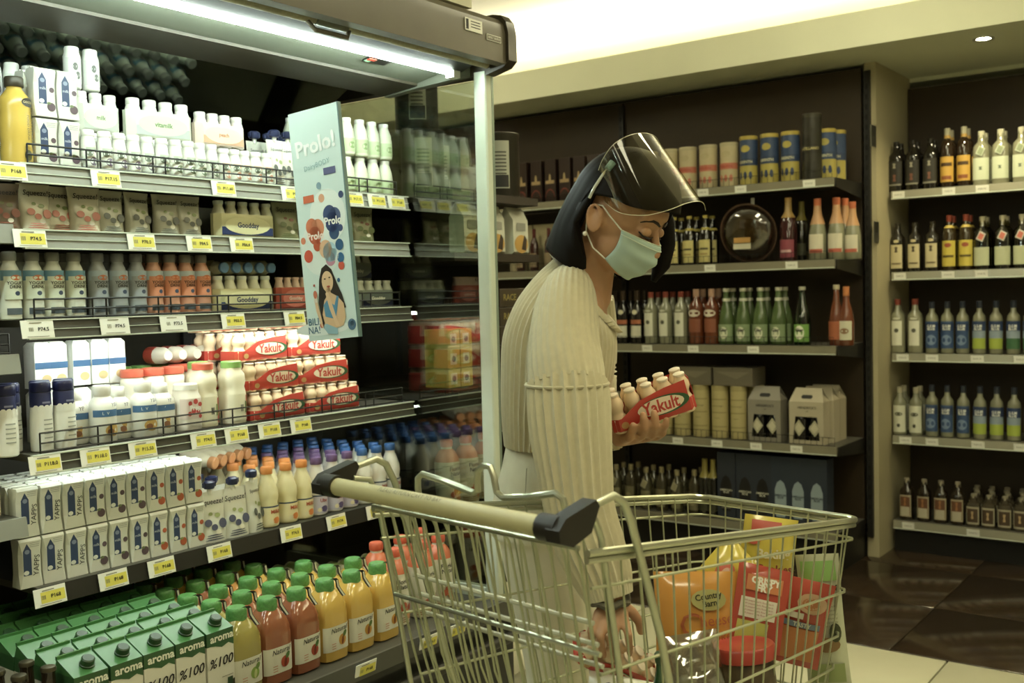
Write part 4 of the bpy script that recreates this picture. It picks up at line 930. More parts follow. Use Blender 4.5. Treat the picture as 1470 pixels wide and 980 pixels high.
# left module
for z, pr, nm in ((1.2155, YOG_W, 'third'), (0.8625, MILK_O, 'fourth'), (1.4935, SQ_DARK, 'second'), (1.6265, SW_B, 'top')):
    row(pr, 'drink_container', 'bottle', 'drink standing in the neighbouring cooler module', 'on its %s shelf' % nm, (0.985, 1.05, 1.115), 2.245, z, 'drinks at the left edge')

# ------------------------------------------------------------------ hanging sign on the cooler
sgn = thing('hanging_sign', 'tall pale blue advertising sign with a woman, hanging from the cooler shelf', 'sign', (0, 0, 0))
tl, tr, bl = at(409, 166, 2.52), at(478.5, 147, 2.43), at(444, 490, 2.52)
ux = (tr-tl); SW = ux.length; ux.normalize(); uz = (tl-bl); SH = uz.length; uz.normalize()
uz = (uz-ux*uz.dot(ux)).normalized(); uy = uz.cross(ux)
sgn.matrix_world = Matrix(((ux.x, uy.x, uz.x, bl.x), (ux.y, uy.y, uz.y, bl.y), (ux.z, uy.z, uz.z, bl.z), (0, 0, 0, 1)))
bm_ = MB().box((SW/2, 0.004, SH/2), (SW, 0.008, SH), mat('sign_board', '#cfe6e4', 0.35))
bm_.box((SW+0.002, 0.004, SH/2), (0.004, 0.010, SH), col('#5f7f80', 0.4))
link('board', bm_.mesh('board', False), sgn)
y = -0.0006; q = MB(); S_ = SW/0.121
def e(x, z, rx, rz, c_, lay=0, ang=0): q.ell(x*SW, z*SH, rx*SW, rz*SW, col(c_, 0.4), y-lay*0.0003, 18, ang)
e(0.42, 0.40, 0.40, 0.42, '#dceae6'); e(0.62, 0.53, 0.36, 0.40, '#e3efec', 1); e(0.3, 0.05, 0.55, 0.10, '#e2efee')
q.rect(0.62*SW, 0.86*SW, 0.705*SH, 0.735*SH, col('#5a5f8c', 0.4), y-0.0006); q.rect(0.16*SW, 0.38*SW, 0.60*SH, 0.632*SH, col('#d0653c', 0.4), y-0.0006)
for x, z, rr, c_ in ((0.66, 0.535, 0.13, '#3f517f'), (0.76, 0.525, 0.12, '#4a5c88'), (0.70, 0.50, 0.14, '#33467a'), (0.72, 0.455, 0.10, '#31507a'), (0.28, 0.495, 0.12, '#d2764e'), (0.40, 0.485, 0.13, '#d98a62'), (0.33, 0.455, 0.13, '#c95f3a'), (0.36, 0.41, 0.08, '#c4562f'), (0.16, 0.37, 0.09, '#cf4f33'), (0.80, 0.31, 0.06, '#cf5236'), (0.50, 0.665, 0.05, '#7d9fb0'), (0.53, 0.61, 0.06, '#d9a07c'), (0.92, 0.61, 0.05, '#3f517f'), (0.85, 0.47, 0.05, '#3f517f'), (0.08, 0.44, 0.05, '#d9805c'), (0.80, 0.40, 0.08, '#2f5f8a'), (0.80, 0.345, 0.07, '#2f6a9a'), (0.60, 0.345, 0.10, '#c48aa0'), (0.52, 0.39, 0.13, '#e0b48c'), (0.60, 0.375, 0.14, '#a9d0e0'), (0.68, 0.36, 0.09, '#dfe9e9'), (0.90, 0.055, 0.08, '#4a6f8f'), (0.91, 0.06, 0.045, '#dcecee'), (0.30, 0.065, 0.04, '#c4563c'), (0.72, 0.25, 0.03, '#2f5f8a')):
    e(x, z, rr, rr*1.05, c_, 2+0.01*rr)
# printed woman: hair, face, arms, top
def pg(pts, c_, lay): q.poly([(u*SW, w*SH) for u, w in pts], col(c_, 0.5), y-lay*0.0003)
pg([(0.34, 0.06), (0.28, 0.16), (0.33, 0.26), (0.40, 0.31), (0.50, 0.325), (0.60, 0.30), (0.68, 0.24), (0.76, 0.19), (0.82, 0.13), (0.60, 0.12), (0.42, 0.14), (0.38, 0.08)], '#2a2219', 4)
pg([(0.38, 0.06), (0.34, 0.11), (0.40, 0.17), (0.52, 0.205), (0.68, 0.18), (0.78, 0.15), (0.80, 0.09), (0.74, 0.055), (0.55, 0.045)], '#d9b488', 5)
e(0.50, 0.25, 0.115, 0.155, '#e0bd92', 6); e(0.50, 0.20, 0.05, 0.10, '#d9b488', 6)
pg([(0.40, 0.10), (0.38, 0.15), (0.46, 0.17), (0.60, 0.145), (0.66, 0.185), (0.70, 0.18), (0.64, 0.12), (0.60, 0.085)], '#4f8fb4', 7)
pg([(0.34, 0.055), (0.40, 0.07), (0.62, 0.045), (0.62, 0.02), (0.42, 0.025)], '#8fb9c9', 7)
pg([(0.20, 0.19), (0.24, 0.195), (0.32, 0.09), (0.34, 0.05), (0.30, 0.06), (0.22, 0.13)], '#e0bd92', 7)
pg([(0.44, 0.20), (0.50, 0.205), (0.62, 0.09), (0.68, 0.05), (0.60, 0.055), (0.50, 0.13)], '#e0bd92', 8)
q.rect(0.20*SW, 0.27*SW, 0.165*SH, 0.205*SH, col('#d8cfc0', 0.4), y-0.0026); e(0.235, 0.20, 0.04, 0.06, '#c96a4a', 9); q.rect(0.21*SW, 0.25*SW, 0.235*SH, 0.245*SH, col('#b04a3a', 0.4), y-0.0027)
e(0.46, 0.262, 0.02, 0.010, '#3a2a1e', 10); e(0.555, 0.266, 0.02, 0.010, '#3a2a1e', 10); e(0.52, 0.228, 0.035, 0.014, '#b0503c', 10)
link('print', q.mesh('print', False), sgn)
t_ = MB().text('Prolo!', 0.040*S_, col('#f4fafa', 0.4), 0.50*SW, 0.84*SH, y-0.001, bold=0.03, rot=0.08)
t_.text('DairyBODY', 0.013*S_, col('#86b0b4', 0.4), 0.50*SW, 0.755*SH, y-0.001, rot=0.12)
t_.text('Prolo', 0.019*S_, col('#f0f2ee', 0.4), 0.72*SW, 0.505*SH, y-0.0014, bold=0.03); t_.text('Prolo', 0.019*S_, col('#f4e6da', 0.4), 0.34*SW, 0.452*SH, y-0.0014, bold=0.03)
t_.text('BILI\nNA!', 0.018*S_, col('#3f6d8c', 0.4), 0.14*SW, 0.063*SH, y-0.001, bold=0.01)
link('lettering', t_.mesh('lettering', False), sgn)
br = MB()
p0 = sgn.matrix_world.inverted() @ Vector((2.02, 2.185, 1.615)); p1 = Vector((0.02, 0.010, SH*0.66)); 
br.tube([p0, (p0+p1)/2+Vector((0, 0, 0.006)), p1], 0.004, WHITE, 6)
p2 = sgn.matrix_world.inverted() @ Vector((1.97, 2.185, 1.600)); br.tube([p2, Vector((0.01, 0.010, SH*0.60))], 0.003, WHITE, 6)
br.box(tuple(p1), (0.03, 0.004, 0.05), WHITE)
link('bracket', br.mesh('bracket'), sgn)

# ------------------------------------------------------------------ liquor bottles, tins and boxes (front faces -Y, turned to face -X)
def gls(c_, r_=0.08): return mat('glass_'+c_.lstrip('#'), c_, r_, coat=0.4, spec=0.6)
SHAPES = {
    'wine': [(0.85, 0), (1.0, 0.015), (1.0, 0.60), (0.85, 0.68), (0.42, 0.78), (0.36, 0.97)],
    'gin': [(0.90, 0), (1.0, 0.015), (1.0, 0.64), (0.92, 0.72), (0.45, 0.80), (0.36, 0.95)],
    'cone': [(0.9, 0), (1.0, 0.02), (1.0, 0.40), (0.80, 0.58), (0.45, 0.75), (0.34, 0.95)],
    'flask': [(0.95, 0), (1.0, 0.02), (1.0, 0.66), (0.80, 0.76), (0.42, 0.82), (0.36, 0.94)],
}
def liquor(shape, h_, w, glass, cap, labels, capf=0.12, sq=2.0, foil=None, tag=None, word=None, wcol=None, ring=None):
    G = gls(glass) if isinstance(glass, str) else glass
    r0 = w/2
    b_ = MB().lathe([(q[0]*r0, q[1]*h_) for q in SHAPES[shape]], G, 16, sq=sq)
    parts = [P('body', b_)]
    l_ = MB()
    for (z0, z1, c_, ha, *ov) in labels:
        if ov: l_.ell(0, (z0+z1)/2*h_, r0*ha, (z1-z0)/2*h_, col(c_, 0.5), R=r0+0.0018, n=14)
        else: l_.wrap(r0, -ha, ha, z0*h_, z1*h_, col(c_, 0.5), 8, sq=sq, off=0.0009+0.0003*len(l_.f)/8)
    parts.append(P('label', l_))
    if word: parts.append(P('lettering', MB().text(word[0], word[1], col(wcol or '#1d1b17', 0.5), 0, word[2]*h_, R=r0+0.0030, bold=0.03), smooth=False))
    if ring:
        sp_ = SHAPES[shape]; z_ = ring[0]
        k_ = max(i for i in range(len(sp_)-1) if sp_[i][1] <= z_)
        rn = lambda zz: r0*(sp_[k_][0]+(sp_[k_+1][0]-sp_[k_][0])*(zz-sp_[k_][1])/(sp_[k_+1][1]-sp_[k_][1]))+0.0015
        parts.append(P('neck_ring', MB().lathe([(rn(z_), z_*h_), (rn(z_+0.05), (z_+0.05)*h_)], col(ring[1], 0.45), 14, caps=False, sq=sq)))
    nr = 0.40*r0
    parts.append(P('cap', MB().lathe([(nr, h_*(1-capf)), (nr*1.05, h_*(1-capf)+0.002), (nr*1.05, h_*0.995), (nr*0.9, h_)], col(cap, 0.35), 12)))
    if foil: parts.append(P('neck_foil', MB().lathe([(q[0]*r0*1.03+0.0006, q[1]*h_) for q in SHAPES[shape] if q[1] >= foil[0]], col(foil[1], 0.35), 14, caps=False)))
    if tag:
        tg = MB(); c_ = math.cos(0.6); s_ = 0.021
        for k, (cc, ss) in enumerate(((tag[0], s_), (tag[1], s_*0.72))):
            tg.poly([(-ss, 0.62*h_-ss*0.5), (ss*0.3, 0.62*h_-ss*1.2), (ss*1.05, 0.62*h_+ss*0.5), (-ss*0.2, 0.62*h_+ss*1.25)], col(cc, 0.5), -r0-0.004-0.0006*k)
        tg.box((0, -r0-0.0025, 0.66*h_), (0.002, 0.004, 0.06), col('#a79f78', 0.6))
        parts.append(P('neck_tag', tg, smooth=False))
    return parts
CLR = gls('#84846a', 0.12)
GRN = gls('#4c6132', 0.12)
AMB = gls('#6a3419', 0.12)
L = {}
L['black_cream'] = liquor('wine', 0.245, 0.066, '#17130c', '#b6a43c', [(0.05, 0.50, '#c9bd72', 1.0), (0.30, 0.34, '#4a4126', 0.7), (0.20, 0.23, '#a58a48', 0.6)], 0.06, ring=(0.70, '#b0a23c'), foil=(0.95, '#4a4220'))
L['black_orange'] = liquor('wine', 0.275, 0.066, '#14110d', '#3a2a1a', [(0.12, 0.34, '#d2cfb8', 1.0), (0.37, 0.45, '#b0643a', 1.0), (0.55, 0.64, '#d8d4b4', 0.45, 1)], 0.2)
L['gin'] = liquor('gin', 0.265, 0.072, CLR, '#8c3a2a', [(0.14, 0.60, '#d6d6c2', 0.72), (0.62, 0.66, '#c9c9b2', 0.5, 1), (0.38, 0.46, '#5a5a4a', 0.3, 1)], 0.11)
L['amber'] = liquor('gin', 0.275, 0.076, AMB, '#c49a82', [(0.50, 0.63, '#d8cdb8', 0.9, 1), (0.22, 0.46, '#8a4a2c', 0.9)], 0.16)
L['green'] = liquor('cone', 0.275, 0.078, GRN, '#c9c6ae', [(0.06, 0.36, '#7f9468', 1.2), (0.10, 0.32, '#d3d6b8', 0.55, 1)], 0.06, word=('Giar', 0.022, 0.26), ring=(0.77, '#cfcfb8'))
L['bright_green'] = liquor('cone', 0.275, 0.078, clear('bright_green_bottle', '#5fae3c', 0.10, 0.05), '#c9c6ae', [(0.06, 0.36, '#6fa040', 1.2), (0.10, 0.34, '#dfe2c8', 0.6, 1)], 0.06, word=('Giar', 0.022, 0.26))
L['amber_tall'] = liquor('cone', 0.28, 0.070, AMB, '#cbbf9c', [(0.10, 0.40, '#a3562e', 1.1)], 0.08)
L['amber_label'] = liquor('cone', 0.27, 0.070, AMB, '#c4763a', [(0.10, 0.42, '#c9c6ac', 1.0), (0.2, 0.3, '#8d6a48', 0.6, 1)], 0.16)
L['orange_foil'] = liquor('cone', 0.285, 0.082, CLR, '#c96a3c', [(0.12, 0.42, '#cfc8ae', 0.9), (0.12, 0.18, '#b8573c', 0.8)], 0.12, foil=(0.55, '#b98a58'))
L['rose_gold'] = liquor('wine', 0.30, 0.078, '#3a1418', '#b08a44', [(0.06, 0.34, '#8d3a48', 1.1), (0.14, 0.18, '#c9a0a0', 0.7)], 0.06, foil=(0.66, '#a07f3c'))
L['dark_bitter'] = liquor('gin', 0.245, 0.068, '#191610', '#1f1c14', [(0.14, 0.60, '#2b281f', 1.0), (0.46, 0.56, '#9a9682', 0.55, 1), (0.20, 0.34, '#7a4a34', 0.45, 1), (0.12, 0.15, '#8a8674', 0.8)], 0.14, 3.5)
L['yellow_rum'] = liquor('flask', 0.285, 0.066, '#2a1d0e', '#a5a186', [(0.10, 0.52, '#c79a28', 1.1), (0.36, 0.42, '#4a3316', 0.8), (0.14, 0.20, '#8a4a20', 0.7)], 0.20, ring=(0.83, '#b08a30'))
L['clear_tag'] = liquor('gin', 0.255, 0.074, CLR, '#c9c7ac', [(0.10, 0.50, '#c3ccb0', 1.0), (0.28, 0.34, '#5d6a55', 0.6, 1)], 0.18, 3.0, tag=('#b9c4a8', '#8d9a78'))
L['cream_arch'] = liquor('gin', 0.240, 0.064, '#1f1b12', '#3a3424', [(0.08, 0.56, '#c6b98c', 0.80), (0.60, 0.66, '#c6b98c', 0.5, 1), (0.40, 0.52, '#4a3e28', 0.4, 1), (0.16, 0.19, '#6a5a3c', 0.6)], 0.14, 3.5)
L['yellow_label'] = liquor('flask', 0.265, 0.066, '#33280f', '#a3452c', [(0.08, 0.54, '#c9b52e', 1.1), (0.42, 0.50, '#9a4a28', 0.5, 1), (0.24, 0.28, '#5a4a18', 0.8)], 0.12, ring=(0.77, '#b8a23a'))
L['tag_red'] = liquor('gin', 0.250, 0.074, clear('yellow_bottle', '#a8a055', 0.10, 0.05), '#b5ad8a', [(0.08, 0.42, '#b8bd96', 0.9)], 0.18, 3.0, tag=('#d9d3c2', '#d0705a'))
L['blue'] = liquor('gin', 0.250, 0.060, CLR, '#2f3644', [(0.10, 0.62, '#33507c', 1.2), (0.44, 0.58, '#2b3f66', 1.25), (0.16, 0.36, '#6f86a8', 0.8, 1)], 0.14, word=('G.S.M\nBLUE', 0.0165, 0.50), wcol='#e6e9e4')
L['blue_lime'] = liquor('gin', 0.250, 0.060, CLR, '#2f3644', [(0.10, 0.30, '#a3b52e', 1.2), (0.30, 0.46, '#8d9fae', 1.2), (0.44, 0.62, '#2b3f66', 1.25)], 0.14, word=('G.S.M\nBLUE', 0.0165, 0.50), wcol='#e6e9e4')
L['blue_green'] = liquor('gin', 0.250, 0.060, CLR, '#2f3644', [(0.10, 0.30, '#3a6a44', 1.2), (0.30, 0.46, '#8d9fae', 1.2), (0.44, 0.62, '#2b3f66', 1.25)], 0.14, word=('G.S.M\nBLUE', 0.0165, 0.50), wcol='#e6e9e4')
L['white_script'] = liquor('gin', 0.235, 0.064, CLR, '#b9b294', [(0.06, 0.62, '#cfd0ba', 1.1), (0.40, 0.48, '#5a5a48', 0.6, 1), (0.16, 0.24, '#4a4a3a', 0.25, 1)], 0.12)
L['small_arch'] = liquor('gin', 0.205, 0.062, '#2b2114', '#9c927a', [(0.08, 0.60, '#a99c7c', 0.85), (0.12, 0.56, '#6a4226', 0.68), (0.10, 0.32, '#b9b196', 0.62), (0.34, 0.54, '#a06a38', 0.45, 1)], 0.14, 3.5)
L['short'] = liquor('gin', 0.155, 0.062, '#4a4231', '#a39a80', [(0.08, 0.62, '#a8a084', 0.9), (0.14, 0.56, '#4d3a26', 0.7), (0.24, 0.48, '#b99a6a', 0.4, 1)], 0.16, 3.5)
L['old_bottle'] = liquor('flask', 0.225, 0.062, '#3b3520', '#8d8159', [(0.10, 0.5, '#6f6848', 1.0), (0.20, 0.36, '#8d8560', 0.6, 1)], 0.14)
L['old_tag'] = liquor('gin', 0.215, 0.062, '#44402a', '#9c9068', [(0.10, 0.45, '#77724f', 1.0)], 0.14, tag=('#a8a384', '#98926f'))
L['gold_top'] = liquor('wine', 0.285, 0.066, '#15150c', '#8f8230', [(0.10, 0.3, '#3a3a22', 1.0)], 0.04, foil=(0.66, '#8f8230'))
L['red_box_bottle'] = liquor('wine', 0.235, 0.05, '#3a150f', '#5a1c16', [(0.10, 0.42, '#8d7a5a', 1.0)], 0.3)
def tin(h_, w, c1, band, c2, lid, word, wcol):
    r0 = w/2
    b_ = MB().lathe([(r0*0.98, 0), (r0, 0.004), (r0, h_-0.016)], col(c1, 0.4), 22)
    l_ = MB().wrap(r0, -1.57, 1.57, h_*0.02, h_*0.40, col(c2, 0.4), 14, off=0.0004)
    l_.wrap(r0, -1.57, 1.57, h_*0.40, h_*0.54, col(band, 0.4), 14, off=0.0007)
    l_.ell(0, h_*0.74, r0*0.55, h_*0.07, col(c2, 0.45), R=r0+0.0012)
    for k in range(3): l_.ell((k-1)*r0*0.6, h_*0.2, r0*0.2, h_*0.08, col(band, 0.45), R=r0+0.0012)
    t_ = MB().text(word, 0.018, col(wcol, 0.5), 0, h_*0.47, R=r0+0.002, bold=0.02)
    return [P('body', b_), P('lid', MB().lathe([(r0*1.02, h_-0.018), (r0*1.03, h_-0.015), (r0*1.03, h_-0.003), (r0*0.97, h_)], col(lid, 0.35), 22)), P('print', l_), P('lettering', t_, smooth=False)]
TIN_W = tin(0.215, 0.088, '#b9ac84', '#b8674c', '#b3a67c', '#b0a682', 'Ballantine', '#b0402c')
TIN_B = tin(0.235, 0.086, '#33476a', '#2b3c5c', '#a89a3c', '#b09c34', 'ABSINTH', '#c9c6a0')
TIN_K = tin(0.305, 0.088, '#2a271a', '#23200f', '#2c291c', '#3a3726', 'ANTILLANO', '#b9ad6a')
def gbox(w, d_, h_, c1, lab, low=None, word=None, wc='#d8d6c0'):
    b_ = MB().bbox((0, 0, h_/2), (w, d_, h_), col(c1, 0.5), 0.0015)
    l_ = MB(); y = -d_/2-0.0008
    if lab: l_.poly([(-w*0.30, h_*0.20), (-w*0.22, h_*0.12), (w*0.22, h_*0.12), (w*0.30, h_*0.20), (w*0.30, h_*0.52), (w*0.18, h_*0.62), (0, h_*0.66), (-w*0.18, h_*0.62), (-w*0.30, h_*0.52)], col(lab, 0.5), y)
    if low: l_.poly([(-w*0.25, h_*0.16), (w*0.25, h_*0.16), (w*0.25, h_*0.26), (-w*0.25, h_*0.26)], col(low, 0.5), y-0.0005)
    parts = [P('carton', b_, smooth=False)]
    if lab: parts.append(P('print', l_, smooth=False))
    if word: parts.append(P('lettering', MB().text(word, 0.013, col(wc, 0.5), 0, h_*0.42, y-0.001, bold=0.02), smooth=False))
    return parts
BOX_K = gbox(0.095, 0.095, 0.33, '#2a303c', '#14120e', '#6a6a5c', 'AMERICAN\nBLUE')
BOX_S = gbox(0.095, 0.095, 0.33, '#2b3442', '#8fa0a8', '#5f7482', 'AMERICAN\nBLUE', '#2b3442')
BOX_CREAM = gbox(0.095, 0.09, 0.24, '#b3a678', None)
def pic_box():
    b_ = MB().bbox((0, 0, 0.115), (0.072, 0.08, 0.23), col('#2b1a12', 0.4), 0.0015)
    l_ = MB(); y = -0.0408
    l_.rect(-0.030, 0.030, 0.100, 0.118, col('#a3885a', 0.5), y); l_.poly([(-0.008, 0.118), (0.008, 0.118), (0.006, 0.140), (0.003, 0.152), (-0.003, 0.152), (-0.006, 0.140)], col('#a8915f', 0.5), y)
    for k in range(10):
        a0, a1 = PI*0.05+k*PI*0.09, PI*0.05+(k+1)*PI*0.09
        l_.poly([(0.03*math.cos(a0), 0.02+0.045*math.sin(a0)), (0.034*math.cos(a0), 0.02+0.052*math.sin(a0)), (0.034*math.cos(a1), 0.02+0.052*math.sin(a1)), (0.03*math.cos(a1), 0.02+0.045*math.sin(a1))], col('#7a2c1e', 0.5), y)
    return [P('carton', b_, smooth=False), P('print', l_, smooth=False)]
BOX_PIC = pic_box()
def cream_tube():
    b_ = MB().lathe([(0.041, 0), (0.0415, 0.003), (0.0415, 0.235)], col('#b9ab70', 0.45), 22)
    l_ = MB()
    for z in (0.055, 0.125, 0.19): l_.wrap(0.0415, -1.2, 1.2, z, z+0.004, col('#8d7f4c', 0.5), 10)
    t_ = MB().text('Glenmorangie', 0.011, col('#5a4c2a', 0.5), 0, 0.16, R=0.0425).text('reserve', 0.009, col('#5a4c2a', 0.5), 0, 0.10, R=0.0425)
    return [P('body', b_), P('lid', MB().lathe([(0.0425, 0.234), (0.0425, 0.256), (0.040, 0.259)], col('#a89a62', 0.4), 22)), P('print', l_), P('lettering', t_, smooth=False)]
TUBE_C = cream_tube()
def carrier(front, inner, word):
    """bottle carrier with gabled handle top and a window onto diamond labels"""
    W_, D_, H_ = 0.165, 0.085, 0.20
    F = col(front, 0.5); b_ = MB(); t = 0.003
    for sy in (-1, 1):
        y = sy*D_/2
        b_.loft([[(-W_/2, y+k, 0.13), (W_/2, y+k, 0.13), (W_/2, y+k, H_), (-W_/2, y+k, H_)] for k in (-t/2, t/2)], F)
        b_.loft([[(-W_/2, y+k, 0.0), (W_/2, y+k, 0.0), (W_/2, y+k, 0.020), (-W_/2, y+k, 0.020)] for k in (-t/2, t/2)], F)
        b_.loft([[(-W_/2, y+k, 0.02), (-W_/2+0.018, y+k, 0.02), (-W_/2+0.030, y+k, 0.13), (-W_/2, y+k, 0.13)] for k in (-t/2, t/2)], F)
        b_.loft([[(W_/2-0.018, y+k, 0.02), (W_/2, y+k, 0.02), (W_/2, y+k, 0.13), (W_/2-0.030, y+k, 0.13)] for k in (-t/2, t/2)], F)
        b_.loft([[(-W_/2, y, H_), (W_/2, y, H_), (W_/2-0.02, sy*0.004, 0.262), (-W_/2+0.02, sy*0.004, 0.262)], [(-W_/2, y-sy*t, H_), (W_/2, y-sy*t, H_), (W_/2-0.02, sy*0.001, 0.262), (-W_/2+0.02, sy*0.001, 0.262)]], F)
    for sx in (-1, 1):
        b_.box((sx*(W_/2-t/2), 0, 0.10), (t, D_, 0.20), F)
        b_.add([(sx*W_/2, -D_/2, H_), (sx*W_/2, D_/2, H_), (sx*(W_/2-0.02), 0, 0.235)], [(0, 1, 2)], F)
    b_.box((0, 0, 0.002), (W_-0.006, D_-0.006, 0.004), F)
    hm_ = MB().poly([(-0.028, 0.222), (-0.022, 0.214), (0.022, 0.214), (0.028, 0.222), (0.022, 0.231), (-0.022, 0.231)], INK, 0)
    hm_.v = [(p[0], -D_/2*(0.262-p[2])/0.062-0.0022, p[2]) for p in hm_.v]
    parts = [P('carrier', b_, smooth=False), P('hand_hole', hm_, smooth=False)]
    parts.append(P('lettering', MB().text(word, 0.016, INK, 0.004, 0.172, -D_/2-0.0024, bold=0.01).text('GIN', 0.008, INK, 0.004, 0.155, -D_/2-0.0024), smooth=False))
    for k in (-1, 1):
        bt = MB().lathe([(0.030, 0.005), (0.034, 0.009), (0.034, 0.12), (0.020, 0.15), (0.013, 0.16), (0.013, 0.19)], gls(inner), 16, (k*0.038, 0, 0))
        parts.append(P('bottle', bt)); 
        dm = MB().poly([(k*0.038-0.029, 0.075), (k*0.038, 0.036), (k*0.038+0.029, 0.075), (k*0.038, 0.114)], col('#b9b394', 0.5), -0.0372).poly([(k*0.038-0.023, 0.075), (k*0.038, 0.044), (k*0.038+0.023, 0.075), (k*0.038, 0.106)], col('#8f8a70', 0.5), -0.0376).poly([(k*0.038-0.020, 0.075), (k*0.038, 0.048), (k*0.038+0.020, 0.075), (k*0.038, 0.102)], col('#c6c0a2', 0.5), -0.0380)
        parts.append(P('diamond_label', dm, smooth=False))
    return parts
CARR_W = carrier('#b3a98e', '#17130e', "HENDRICK'S"); CARR_K = carrier('#8d8778', '#14110e', "HENDRICK'S")
LROT = -PI/2
def stock(z, X, items, where, grp, second=None):
    """items: (pixel x, pixel y, kind, name, description) from left to right"""
    for k, it in enumerate(items):
        px, py, kind, nm, desc = it[:5]
        dx = it[5] if len(it) > 5 else 0.0
        sc = it[6] if len(it) > 6 else 1.0
        p = on_x(px, py, X+dx)
        pr = L[kind] if isinstance(kind, str) else kind
        place(pr, nm, '%s, %s from left on %s' % (desc, ORD[k], where), 'bottle' if 'bottle' in nm else ('tin' if 'tin' in nm else 'box'), (X+dx, p.y, z+0.0005), LROT+jit(0.08), grp, sc)
        if second and isinstance(kind, str) and kind in second:
            place(pr, nm, '%s behind the %s from left, %s' % (desc.split(' with')[0], ORD[k], where), 'bottle', (X+dx+0.085, p.y+0.004, z+0.0005), LROT+jit(0.1), grp, sc)
S1 = [(755+20.5*k, 265, BOX_PIC, 'spirit_box', 'dark box with a printed bottle') for k in range(6)]
S1 += [(px, 235, TIN_W, 'whisky_tin', 'cream round tin with red lettering') for px in (932, 962, 988, 1017, 1047)]
S1 += [(px, 228, TIN_B, 'rum_tin', 'blue and yellow round tin') for px in (1075, 1105, 1135)] + [(1166, 215, TIN_K, 'rum_tin', 'tall black tin with gold crest'), (1187, 225, TIN_B, 'rum_tin', 'blue and yellow round tin', 0.05), (1201, 225, TIN_B, 'rum_tin', 'blue and yellow round tin', 0.13)]
for a in range(0, len(S1), 6): pass
stock(CZ[0], 4.775, S1[:6], 'the top liquor shelf', 'boxed bottles on the top liquor shelf')
stock(CZ[0], 4.775, S1[6:11], 'the top liquor shelf', 'cream tins on the top liquor shelf')
stock(CZ[0], 4.775, S1[11:], 'the top liquor shelf right end', 'tins at the right of the top liquor shelf')
stock(CZ[1], 4.775, [(px, 345, 'red_box_bottle', 'wine_bottle', 'small red bottle before the cream box') for px in (747, 767, 788)], 'the second liquor shelf', 'red bottles')
for k, (px, x) in enumerate(((755, 4.87), (790, 4.87))): place(gbox(0.16, 0.1, 0.26, '#b9ad84', None), 'gift_box', 'cream gift box behind the small red bottles, %s one' % ('left', 'right')[k], 'box', (x, on_x(px, 340, x).y, CZ[1]+0.0005), LROT)
stock(CZ[1], 4.775, [(px, 340, 'black_cream', 'wine_bottle', 'black bottle with cream label') for px in (945, 968, 990, 1013)], 'the second liquor shelf', 'cream-labelled black bottles', ('black_cream',))
stock(CZ[1], 4.775, [(1132, 335, 'rose_gold', 'wine_bottle', 'dark rose bottle with gold neck'), (1151, 340, 'gold_top', 'wine_bottle', 'dark bottle with gold foil', 0.1), (1174, 335, 'orange_foil', 'soda_bottle', 'clear bottle with orange foil neck'), (1201, 330, 'orange_foil', 'soda_bottle', 'clear bottle with orange foil neck', 0.02), (1213, 330, 'orange_foil', 'soda_bottle', 'clear bottle with orange foil neck', 0.10), (1224, 330, 'orange_foil', 'soda_bottle', 'clear bottle with orange foil neck', 0.04, 0.92)], 'the second liquor shelf right part', 'bottles at the right of the second liquor shelf')
stock(CZ[2], 4.775, [(px, 460, k_, nm, ds) for px, k_, nm, ds in ((874, 'black_orange', 'wine_bottle', 'dark wine bottle with orange and white label'), (895, 'black_orange', 'wine_bottle', 'dark wine bottle with orange and white label'), (915, 'black_orange', 'wine_bottle', 'dark wine bottle with orange and white label'), (935, 'gin', 'gin_bottle', 'clear gin bottle with white label'), (956, 'gin', 'gin_bottle', 'clear gin bottle with white label'), (978, 'gin', 'gin_bottle', 'clear gin bottle with white label'), (1000, 'amber', 'liqueur_bottle', 'amber red bottle with pale cap'), (1022, 'amber', 'liqueur_bottle', 'amber red bottle with pale cap'), (1043, 'green', 'green_bottle', 'green bottle with white capsule'), (1067, 'green', 'green_bottle', 'green bottle with white capsule'), (1092, 'green', 'green_bottle', 'green bottle with white capsule'), (1118, 'green', 'green_bottle', 'green bottle with white capsule'), (1152, 'bright_green', 'green_bottle', 'bright green bottle with white label'), (1201, 'amber_tall', 'liqueur_bottle', 'tall amber bottle standing apart'), (1215, 'amber_label', 'liqueur_bottle', 'amber bottle with pale picture label'))], 'the third liquor shelf', 'bottles on the third liquor shelf', ('gin', 'amber', 'green', 'black_orange'))
stock(CZ[3], 4.78, [(px, 590, TUBE_C, 'whisky_tin', 'cream tube tin') for px in (955, 980, 1007, 1034, 1061)], 'the fourth liquor shelf', 'cream tubes on the fourth liquor shelf')
stock(CZ[3], 4.865, [(px, 585, TUBE_C, 'whisky_tin', 'cream tube tin in the second row') for px in (985, 1010, 1036, 1062, 1085)], 'the fourth liquor shelf', 'cream tubes on the fourth liquor shelf')
gb = [P('box', MB().bbox((0, 0, 0.045), (0.205, 0.16, 0.09), col('#6a6350', 0.5), 0.002), smooth=False), P('flap', MB().poly([(-0.09, 0.07), (0.09, 0.07), (0.02, 0.035)], col('#7a735e', 0.5), -0.0812), smooth=False)]
for k, px in enumerate((1004, 1062)): place(gb, 'flat_box', 'flat grey box lying on the cream tubes, %s one' % ('left', 'right')[k], 'box', (4.825, on_x(px, 535, 4.83).y, CZ[3]+0.2605), LROT, 'flat grey boxes')
place(gbox(0.17, 0.12, 0.2, '#8d8868', '#a39d7c'), 'gift_box', 'grey box behind the held pack on the fourth liquor shelf', 'box', (4.80, on_x(880, 585, 4.8).y, CZ[3]+0.0005), LROT)
